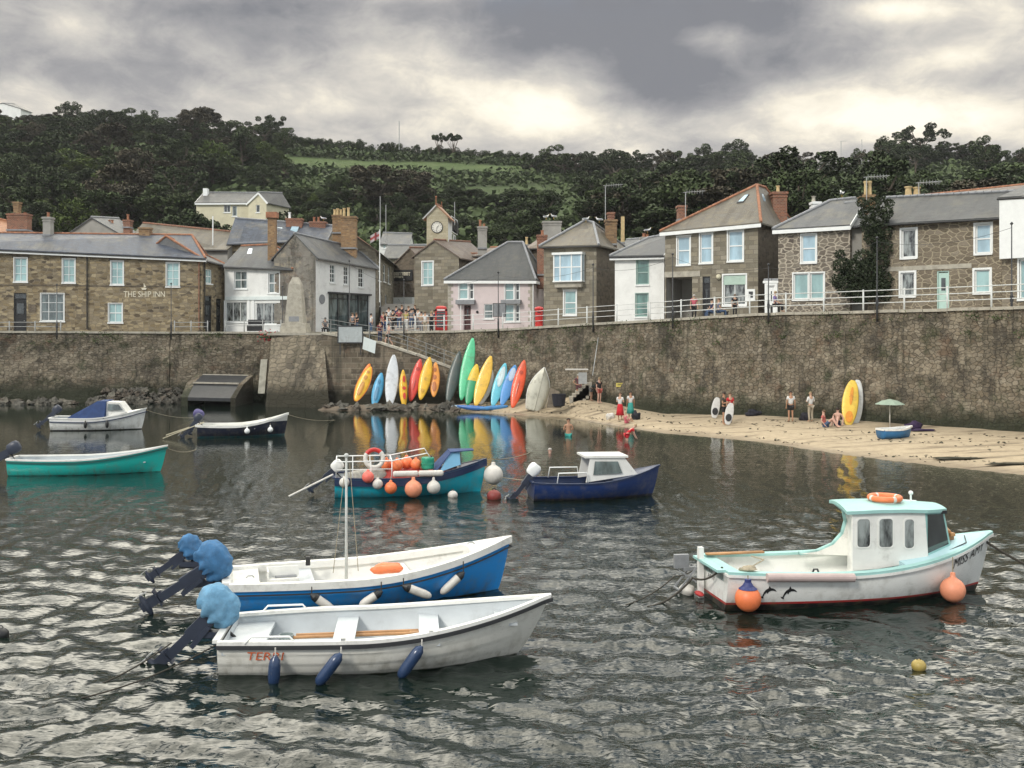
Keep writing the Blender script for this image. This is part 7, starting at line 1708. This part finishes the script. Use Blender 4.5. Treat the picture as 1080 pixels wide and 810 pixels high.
# ivy covered tree by the rubble cottages
a=xy(912,63.6); e=empty('ivy_tree',(a.x,63.6,6.6),'tall dark ivy clad tree growing against the wall between the two rubble cottages','tree')
def ip(px_,py_,r,d=63.3): p=W(px_,py_,d)-e.location; return (p.x,p.y,p.z,r,.9)
BL=[ip(*q) for q in ((896,300,.9),(908,306,.9),(922,302,.9),(900,286,.85),(888,280,.6),(915,288,.9),(930,296,.7),(925,276,.75),(910,272,.6),(930,262,.7),(922,250,.65),(932,244,.65),(918,238,.6),(928,230,.6),(914,226,.55),(934,224,.5),(920,216,.5),(909,214,.35),(928,210,.35),(886,268,.35),(938,214,.3),(905,205,.22),(884,296,.5),(934,310,.5))]
rs=np.random.RandomState(9); quads_obj('crown',leaves(crown_pts(rs,BL,15000),.085,rs,.2),lm_ivy,e)
MB().tube([(0,0,-.3),(.1,0,1.5),(.5,0,3.2),(.4,0,5.4)],[.16,.13,.1,.04],8).tube([(.1,0,1.2),(-.8,0,2.4),(-1.0,0,3.2)],[.08,.06,.03],6).build('trunk',m_bark,e)
# weeds growing from the sea wall and its top
C=[];rs=np.random.RandomState(11)
for k in range(90):
    x=rs.uniform(-2,26) if k%3 else rs.uniform(-45,-22); z=quayZ(x)-rs.rand()**2*1.6-.05; n_=rs.randint(15,70); s_=rs.uniform(.08,.32)
    for j in range(n_): q=rs.normal(size=3)*s_; C.append((x+q[0]*1.6,wallY(x)-.22-(quayZ(x)-z)*.06-abs(q[1])*.4,z+q[2]*.7))
tag(quads_obj('wall_plants',leaves(np.array(C),.055,rs,.2),lm_mid),'weeds and moss tufts growing out of the harbour walls','weeds',None,'stuff')
# strandline weed and pebbles
C=[]
for k in range(1500):
    x=rs.uniform(-4,27); s_=rs.choice([.12,.45,.62,.8])+rs.normal()*.03+.03*math.sin(x*.7); y=shoreY(x)+s_*(wallY(x)-shoreY(x)); 
    if noise.noise(Vector((x*.35,s_*9,1)))<-.05: continue
    C.append((x,y,sandZ(x,y)+.02))
tag(quads_obj('strandline',leaves(np.array(C),.09,rs,2.5),bpy.data.materials['seaweed']),'dark scraps of dried weed scattered in lines over the sand','seaweed',None,'stuff')
# ---------------- people
def skin_data(verts,edges,rad,root=0,sub=1):
    me=bpy.data.meshes.new('person'); me.from_pydata(verts,edges,[]); o=bpy.data.objects.new('person',me); COL.objects.link(o)
    md=o.modifiers.new('s','SKIN'); md.use_smooth_shade=True
    for i,r in enumerate(rad):
        sv=me.skin_vertices[0].data[i]; sv.radius=(r,r) if not isinstance(r,tuple) else r; sv.use_root=(i==root)
    s2=o.modifiers.new('u','SUBSURF'); s2.levels=sub
    dg=bpy.context.evaluated_depsgraph_get(); m2=bpy.data.meshes.new_from_object(o.evaluated_get(dg)); bpy.data.objects.remove(o); bpy.data.meshes.remove(me)
    for p in m2.polygons: p.use_smooth=True
    return m2
def pose(kind):
    # joints; facing -Y, height about 1.72
    J=dict(pel=(0,0,.93),sp=(0,0,1.12),ch=(0,.01,1.32),nk=(0,.01,1.45),hb=(0,0,1.54),hd=(0,-.01,1.63),top=(0,0,1.70))
    for s,n in ((-1,'l'),(1,'r')):
        J['hp'+n]=(s*.09,0,.88);J['kn'+n]=(s*.10,-.02,.49);J['an'+n]=(s*.10,.02,.08);J['to'+n]=(s*.12,-.14,.035)
        J['sh'+n]=(s*.17,.01,1.40);J['el'+n]=(s*.23,.03,1.12);J['wr'+n]=(s*.24,-.03,.88);J['ha'+n]=(s*.24,-.05,.80)
    if kind=='arms':   # hands in front, reading or holding
        for s,n in ((-1,'l'),(1,'r')): J['el'+n]=(s*.24,.0,1.14);J['wr'+n]=(s*.12,-.24,1.18);J['ha'+n]=(s*.07,-.30,1.20)
    if kind=='walk':
        J['knl']=(-.10,-.20,.52);J['anl']=(-.10,-.22,.10);J['tol']=(-.10,-.38,.06);J['knr']=(.10,.06,.50);J['anr']=(.10,.30,.14);J['tor']=(.10,.20,.03);J['ell']=(-.24,.14,1.14);J['wrl']=(-.24,.10,.92);J['hal']=(-.24,.06,.84);J['elr']=(.24,-.08,1.13);J['wrr']=(.23,-.24,.98);J['har']=(.23,-.30,.93)
    if kind=='hip':
        J['ell']=(-.36,.06,1.16);J['wrl']=(-.18,-.06,.98);J['hal']=(-.13,-.08,.95);J['knr']=(.14,-.05,.49);J['anr']=(.17,.0,.08);J['tor']=(.2,-.15,.035)
    if kind=='sit':
        for s,n in ((-1,'l'),(1,'r')): J['kn'+n]=(s*.12,-.42,.94);J['an'+n]=(s*.12,-.44,.52);J['to'+n]=(s*.13,-.58,.48);J['wr'+n]=(s*.14,-.28,1.0);J['ha'+n]=(s*.13,-.36,.98);J['el'+n]=(s*.23,-.03,1.14)
    if kind=='ground':   # sitting on the sand, knees up
        for n_ in list(J): x,y,z=J[n_]; J[n_]=(x,y+(.12 if z>1 else 0),z-.80)
        for s,n in ((-1,'l'),(1,'r')): J['kn'+n]=(s*.12,-.36,.48);J['an'+n]=(s*.12,-.62,.08);J['to'+n]=(s*.13,-.76,.04);J['el'+n]=(s*.27,.18,.36);J['wr'+n]=(s*.27,-.0,.14);J['ha'+n]=(s*.27,-.06,.08); J['hp'+n]=(s*.09,0,.11)
        J['pel']=(0,0,.13)
    if kind=='bend':
        for n_ in ('sp','ch','nk','hb','hd','top','shl','shr','ell','elr','wrl','wrr','hal','har'):
            x,y,z=J[n_]; q=z-.93; a=R(50); J[n_]=(x,y*math.cos(a)-q*math.sin(a),.93+q*math.cos(a)+y*math.sin(a)*-1)
        for s,n in ((-1,'l'),(1,'r')): x,y,z=J['sh'+n]; J['el'+n]=(x,y-.08,z-.28);J['wr'+n]=(x*.8,y-.2,z-.48);J['ha'+n]=(x*.8,y-.24,z-.55)
    return J
PR=[]; 
def person_meshes(kind):
    J=pose(kind); names=['pel','sp','ch','nk','hb','hd','top']+[a+b for b in 'lr' for a in ('hp','kn','an','to','sh','el','wr','ha')]
    V=[J[n] for n in names]; ix={n:i for i,n in enumerate(names)}; E=[('pel','sp'),('sp','ch'),('ch','nk'),('nk','hb'),('hb','hd'),('hd','top')]
    for b in 'lr': E+=[('pel','hp'+b),('hp'+b,'kn'+b),('kn'+b,'an'+b),('an'+b,'to'+b),('ch','sh'+b),('sh'+b,'el'+b),('el'+b,'wr'+b),('wr'+b,'ha'+b)]
    rr=dict(pel=(.13,.10),sp=(.125,.09),ch=(.15,.10),nk=.052,hb=.07,hd=.088,top=.05,hp=.088,kn=.056,an=.038,to=.034,sh=.055,el=.040,wr=.026,ha=.034)
    rad=[rr.get(n,rr.get(n[:-1])) for n in names]; ed=[(ix[a],ix[b]) for a,b in E]
    # fingers
    for b,s in (('l',-1),('r',1)):
        h=Vector(J['ha'+b]); w_=Vector(J['wr'+b]); d=(h-w_).normalized(); sd=d.cross(Vector((0,1,0.3))).normalized()
        for k in range(5):
            i0=len(V); off=sd*(.011*(k-2)); ln=.05 if k else .03
            V.append(tuple(h+off*1.6+d*.02)); V.append(tuple(h+off*2.0+d*(.02+ln)+Vector((0,-.008,-.004)))); rad+= [.008,.006]; ed+=[(ix['ha'+b],i0),(i0,i0+1)]
    body=skin_data(V,ed,rad)
    def shell(keys,extra=.018,scale={}):
        nm=[n for n in names if n in keys]; id2={n:i for i,n in enumerate(nm)}; e2=[(id2[a],id2[b]) for a,b in E if a in id2 and b in id2]; r2=[]
        for n in nm:
            r=rr.get(n,rr.get(n[:-1])); f=scale.get(n,scale.get(n[:-1],1)); r2.append(tuple((x+extra)*f for x in r) if isinstance(r,tuple) else (r+extra)*f)
        return skin_data([J[n] for n in nm],e2,r2)
    top=shell(['pel','sp','ch','shl','shr','ell','elr'],.02); 
    # shorten sleeves: move elbows up by using a dedicated set
    Jb=dict(J)
    trou=shell(['pel','hpl','hpr','knl','knr','anl','anr'],.018)
    J2=dict(J)
    for b in 'lr': J['kn'+b]=tuple(Vector(J2['hp'+b]).lerp(Vector(J2['kn'+b]),.62)); J['el'+b]=tuple(Vector(J2['sh'+b]).lerp(Vector(J2['el'+b]),.55))
    shorts=shell(['pel','hpl','hpr','knl','knr'],.022,{'kn':1.25}); tee=shell(['pel','sp','ch','shl','shr','ell','elr'],.02,{'el':1.15})
    hd=Vector(J2['hd']); up=(Vector(J2['top'])-Vector(J2['hb'])).normalized(); M=up.to_track_quat('Z','Y').to_matrix()
    mb=MB(); n=12; vs=[];fs=[]
    for i in range(8):
        a=PI*.60*i/7
        for k in range(n):
            b=2*PI*k/n; front=max(0,-math.sin(b)); a2=min(a,PI*(.60-.25*front)); v=Vector((.100*math.sin(a2)*math.cos(b),.108*math.sin(a2)*math.sin(b)+.008,.105*math.cos(a2)+.012)); vs.append(hd+M@v)
    for i in range(7):
        for k in range(n): fs.append((i*n+k,(i+1)*n+k,(i+1)*n+(k+1)%n,i*n+(k+1)%n))
    o=MB().add(vs,fs).build('x',m_bark,smooth=True,rel=False); hair=o.data; bpy.data.objects.remove(o)
    sk=MB(); pz=Vector(J2['pel']); sk.lathe([(.13,.10),(.165,.0),(.20,-.25),(.26,-.60),(.25,-.60),(.15,-.1)],pz,16); o=sk.build('x',m_bark,smooth=True,rel=False); skirt=o.data; bpy.data.objects.remove(o)
    # face: nose, eyes, mouth, ears
    f=MB(); F0=lambda x,y,z: hd+M@Vector((x,y,z)); f.ball(F0(0,-.088,-.015),(.012,.02,.018),6); f.ball(F0(-.09,0,-.01),(.012,.02,.03),6); f.ball(F0(.09,0,-.01),(.012,.02,.03),6)
    o=f.build('x',m_bark,smooth=True,rel=False); face=o.data; bpy.data.objects.remove(o)
    f=MB(); f.ball(F0(-.032,-.080,.012),(.012,.006,.008),6); f.ball(F0(.032,-.080,.012),(.012,.006,.008),6); f.ball(F0(0,-.082,-.048),(.022,.006,.005),6); o=f.build('x',m_bark,rel=False); eyes=o.data; bpy.data.objects.remove(o)
    for m_ in (body,top,trou,shorts,tee,hair,skirt,face,eyes):
        m_.materials.clear(); m_.materials.append(m_bark)
    return dict(body=body,long=top,tee=tee,trousers=trou,shorts=shorts,hair=hair,skirt=skirt,face=face,eyes=eyes)
PM={k:person_meshes(k) for k in ('stand','arms','walk','hip','sit','ground','bend')}
MC={}
def mc(c):
    if c not in MC: MC[c]=pm('cloth_%d'%len(MC),c,.85,.15,8,.1)
    return MC[c]
SKIN=[pm('skin_light',(.52,.32,.22),.6,.1,5,.02),pm('skin_tan',(.42,.23,.14),.6,.1,5,.02),pm('skin_pink',(.56,.34,.26),.6,.1,5,.02)]
HAIR=[(.03,.02,.015),(.10,.06,.03),(.30,.22,.12),(.015,.012,.012),(.40,.38,.35)]
def person(loc,kind,label,top=None,bottom=None,tk='tee',bk='trousers',hair=0,rz=0,h=1.0,skin=0,group=None):
    e=empty('person',loc,label,'person',group,R(rz)); e.scale=(h,h,h); D_=PM[kind]
    def part(n,key,mat):
        o=bpy.data.objects.new(n,D_[key]); COL.objects.link(o); o.parent=e; o.material_slots[0].link='OBJECT'; o.material_slots[0].material=mat; return o
    b=part('body','body',SKIN[skin]); f_=part('face','face',SKIN[skin]); part('eyes','eyes',m_black); part('hair','hair',mc(HAIR[hair]))
    if top: part('shirt',tk,mc(top))
    if bottom: part({'trousers':'trousers','shorts':'shorts','skirt':'skirt'}[bk],bk,mc(bottom))
    return e
def atq(px_,d): x=xy(px_,d).x; return Vector((x,d,quayZ(x)+.01))
RED=(.55,.02,.03);TEAL=(.04,.30,.26);WHT=(.62,.62,.60);BLK=(.018,.018,.02);GRY=(.18,.18,.19);NAV=(.02,.03,.08);PNK=(.55,.12,.16);PUR=(.20,.16,.36);BEI=(.38,.33,.25);DEN=(.06,.10,.18)
# on the beach
person(on_sand(654,443.5),'bend' if 0 else 'arms','woman in white top and long bright red skirt below the yellow sign',WHT,RED,'tee','skirt',1,150,.98)
person(on_sand(665,441.5),'stand','woman in a white top and teal skirt beside the one in red',WHT,TEAL,'tee','skirt',0,190,.95,1)
person(on_sand(661,446.5),'ground','child in a pink top crouching at the feet of the two women',PNK,PNK,'tee','shorts',2,120,.7)
person(on_sand(610,420.5),'hip','woman in a dark swimsuit with a hand on her hip by the steps',(.12,.05,.06),(.12,.05,.06),'tee','shorts',4,20,.98,1)
person(on_sand(623.5,423),'sit' if 0 else 'bend','person in dark clothes bending forward between two others near the steps',(.05,.07,.07),GRY,'long','shorts',4,60,.9)
person(on_sand(632,425.5),'stand','man in black shirt and red shorts at the right of three by the steps',BLK,(.42,.10,.08),'tee','shorts',2,40,1.0,2)
person(on_sand(763.5,448),'arms','person in dark brown top holding white and black boards on the sand',(.06,.05,.04),BLK,'tee','shorts',0,60,1.08,1)
person(on_sand(770,446),'stand','person in a red top right behind the one holding boards',RED,BLK,'tee','shorts',1,200,1.0)
person(on_sand(834,445),'stand','man in a white shirt and black shorts with his back turned, left of the couple',WHT,BLK,'tee','shorts',0,180,1.0,1)
person(on_sand(855,445),'arms','woman in a white blouse and pale trousers beside the yellow board',WHT,BEI,'long','trousers',2,200,.98)
person(on_sand(871,450.5),'ground','person in a red top sitting on the sand left of the yellow board',(.45,.12,.10),DEN,'tee','shorts',1,60,1.0,2)
person(on_sand(883,449),'ground','bare shouldered person in dark shorts sitting close to the yellow board',None,NAV,'tee','shorts',0,-30,1.05,2)
def wade(px_,py_,dep): 
    p=wat(px_,py_,0); p.z=-dep; return p
person(wade(599.5,460,.86),'arms','bare chested man in turquoise shorts wading thigh deep by the beach',None,TEAL,'tee','shorts',0,175,1.05,1)
person(wade(661,464.5,.45),'bend','woman in a red swimsuit wading bent forward at the shore',RED,RED,'tee','shorts',2,100,.85,2)
person(wade(580,478,1.50),'stand','swimmer in a dark top with only head and shoulders above the water',NAV,NAV,'tee','shorts',4,180,1.0,2)
for (a,b,c,d_,w_,mm,lab) in ((752,441,759,419,5,WHT,'white and black bodyboard held on the left of the pair on the sand'),(766,448,768,426,6,WHT,'white and dark board held low on the right of the pair on the sand')):
    p=on_sand(a,b); board('bodyboard',lab,p+Vector((0,-.25,.02)),p+Vector((.25,-.1,1.25)),.5,.06,mc(WHT),cat='bodyboard',wells=((.15,.5,.7),),wm=m_black,pow_=.35)
# on the quay and in the street
def streetZ(x,y): return (5.5+max(0,(y-82.2))*.13) if xy(402,y).x<x<xy(462,y).x else 0
rows_=[[(xy(402,y).x+(xy(462,y).x-xy(402,y).x)*i/6,y,5.51+max(0,(y-82.2))*.13) for i in range(7)] for y in (81.0,82.2,84,86,88,92,98,106)]
grid_obj('village_street',list(range(7)),rows_,mpv,smooth=False)
def crowd(px_,d,kind,top,bot,label,**k): return person(atq(px_,d),kind,label,top,bot,k.pop('tk','tee'),k.pop('bk','trousers'),k.pop('hair',random.randrange(4)),k.pop('rz',random.uniform(-60,60)),k.pop('h',1.0),k.pop('skin',0),k.pop('group',None))
random.seed(31)
CG=[(410,86,'stand',WHT,GRY,'man in a white shirt at the left end of the street crowd'),(414.5,84,'arms',BLK,BLK,'person all in black near the left end of the street crowd'),(418,87,'stand',NAV,BLK,'tall figure in navy behind the left of the street crowd'),(421,85,'hip',(.3,.08,.08),DEN,'person in a dark red top and jeans in the street crowd'),(424,88,'stand',BLK,GRY,'person in a black top left of the thin lamp post in the street crowd'),
 (428,84,'stand',(.5,.42,.12),WHT,'person in a yellow vest in the middle of the street crowd'),(431,87,'arms',BLK,BLK,'person in black just right of the yellow vest'),(434,85,'walk',GRY,DEN,'person in grey walking right of the yellow vest'),(437.5,88,'stand',BLK,NAV,'person in black and navy at the centre right of the street crowd'),(441,85,'stand',WHT,GRY,'person in a pale top at the centre right of the street crowd'),
 (444.5,82.5,'arms',BEI,GRY,'person in beige in front of the clock house wall'),(448.5,82.3,'stand',WHT,BEI,'person in white and beige beside the white railing post'),(455,82.5,'stand',BLK,BLK,'person in black just left of the red telephone box'),(458,84,'walk',NAV,BLK,'person in navy hidden beside the red telephone box'),
 (404.5,82,'stand',(.25,.05,.06),NAV,'person in dark red standing behind the ramp handrail'),(407.5,81.6,'walk',BLK,DEN,'person in black walking at the top of the ramp'),(372,85,'stand',GRY,BLK,'person in grey before the shopfront, left of two'),(376,85.3,'arms',BLK,DEN,'person in black before the shopfront, right of two'),(391.5,88,'stand',WHT,DEN,'person in a white top at the right end of the dark shopfront'),(343,83.5,'sit',GRY,BLK,'person in grey sitting near the round plaque')]
for c in CG:
    e=crowd(*c); e.location.z=max(e.location.z,streetZ(e.location.x,e.location.y))
    if c[2]=='sit': e.location.z-=.42
e=person(Vector((xy(409.5,78.6).x,78.8,4.55)),'walk','bare chested boy in dark shorts walking down the ramp',None,BLK,'tee','shorts',0,-60,1.0,2)
person(Vector((xy(400.5,79.2).x,79.3,4.8)),'stand','person in a dark maroon top on the upper ramp left of the boy',(.12,.02,.03),NAV,'tee','trousers',0,30,.95)
crowd(732,70.5,'stand',PNK,BLK,'person in a pink top and hat before the garage opening',hair=4,rz=0,h=1.0)
for px_,mm,lab,hh in ((751,NAV,'person in navy sitting left of the shop window'),(758,(.20,.22,.30),'person in blue grey sitting below the globe lamp')) and ((751,NAV,'person in navy sitting left of the shop window',0),(758,(.20,.22,.30),'person in blue grey sitting below the globe lamp',1)):
    e=crowd(px_,66.5,'sit',mm,DEN,lab,rz=90 if hh else -70); e.location.z-=.45
crowd(775,66.0,'stand',BLK,BLK,'child in black standing before the green shop blind',h=.85,rz=10); e=crowd(817.5,62.6,'sit',PUR,BLK,'woman in a purple top sitting by the pale garden gate',rz=60,tk='long'); e.location.z-=.25
# bench seats under the seated people
for px_,d,lab in ((754.5,66.6,'low dark bench under the two people by the shop window'),(817.5,62.6,'low dark seat under the woman in purple'),(343,83.5,'low stone seat under the person near the round plaque')):
    p=atq(px_,d); e=empty('bench',p,lab,'bench'); w_=1.7 if px_<800 and px_>700 else .6; MB().box((0,0,.42 if px_!=817.5 else .60),(w_,.4,.06)).build('seat',m_black,e)
    for s in (-1,1): MB().box((s*(w_/2-.08),0,.2 if px_!=817.5 else .29),(.06,.36,.38 if px_!=817.5 else .56)).build('leg',m_black,e)
# gulls on the chimneys
m_gw=pm('gull_white',(.70,.70,.68),.7,.05,5,0); m_gg=pm('gull_grey',(.30,.32,.34),.7,.05,5,0); m_beak=pm('gull_beak',(.6,.4,.08),.5,.1,3,0)
gd=skin_data([(0,0,.0),(.12,0,.03),(-.14,0,-.01),(-.27,0,-.03),(.18,0,.10),(.20,0,.16),(.235,0,.165)],[(0,1),(0,2),(2,3),(1,4),(4,5),(5,6)],[.075,.06,.055,.02,.035,.042,.02]); gd.materials.clear(); gd.materials.append(m_gw)
def gull(px_,py_,d,label,rz=0):
    p=W(px_,py_,d); e=empty('gull',p,label,'gull',None,R(rz)); o=bpy.data.objects.new('body',gd); COL.objects.link(o); o.parent=e; o.location=(0,0,.20); e.scale=(1.3,1.3,1.3)
    for s in (-1,1): MB().ball((-.05,s*.062,.21),(.19,.02,.055),10,M=Matrix.Rotation(R(8),3,'Y')).build('wing',m_gg,e,smooth=True)
    MB().tube([(0,.03,.14),(0,.03,0)],.008,5).tube([(0,-.03,.14),(0,-.03,0)],.008,5).build('legs',m_beak,e); MB().tube([(.24,0,.362),(.31,0,.352)],[.014,.004],5).build('beak',m_beak,e)
gull(576,231.5,96,'gull standing on the left end of the very broad stone chimney',30); gull(584,231,96,'gull standing on the right part of the very broad stone chimney',200)
gull(618,234.5,83.5,'gull on the ridge at the left of the square stone house roof',20); gull(632,235,83.5,'gull on the ridge near the chimney of the square stone house',160); gull(683,246,88,'gull on the small chimney behind the white cottage',0); gull(341,233,103.5,'gull on the low brick chimney behind the white harbour shop',180); gull(888,208,66,'gull on the ridge of the rubble cottage roof',90)
# thin sea air between the harbour and the hill
HZ=MB(); HZ.add([(x,y,z) for z in (-6,135) for x,y in ((-420,-90),(420,-90),(420,470),(-420,470))],[(3,2,1,0),(4,5,6,7),(0,1,5,4),(1,2,6,5),(2,3,7,6),(3,0,4,7)])
mhz=bpy.data.materials.new('sea_air'); mhz.use_nodes=True; nt_=mhz.node_tree; nt_.nodes.clear(); ou=nt_.nodes.new('ShaderNodeOutputMaterial'); pv_=nt_.nodes.new('ShaderNodeVolumePrincipled'); pv_.inputs['Color'].default_value=(.86,.88,.90,1); pv_.inputs['Density'].default_value=.00014; pv_.inputs['Anisotropy'].default_value=.2
nt_.links.new(pv_.outputs[0],ou.inputs['Volume'])
hz=HZ.build('haze',mhz); tag(hz,kind='stuff')
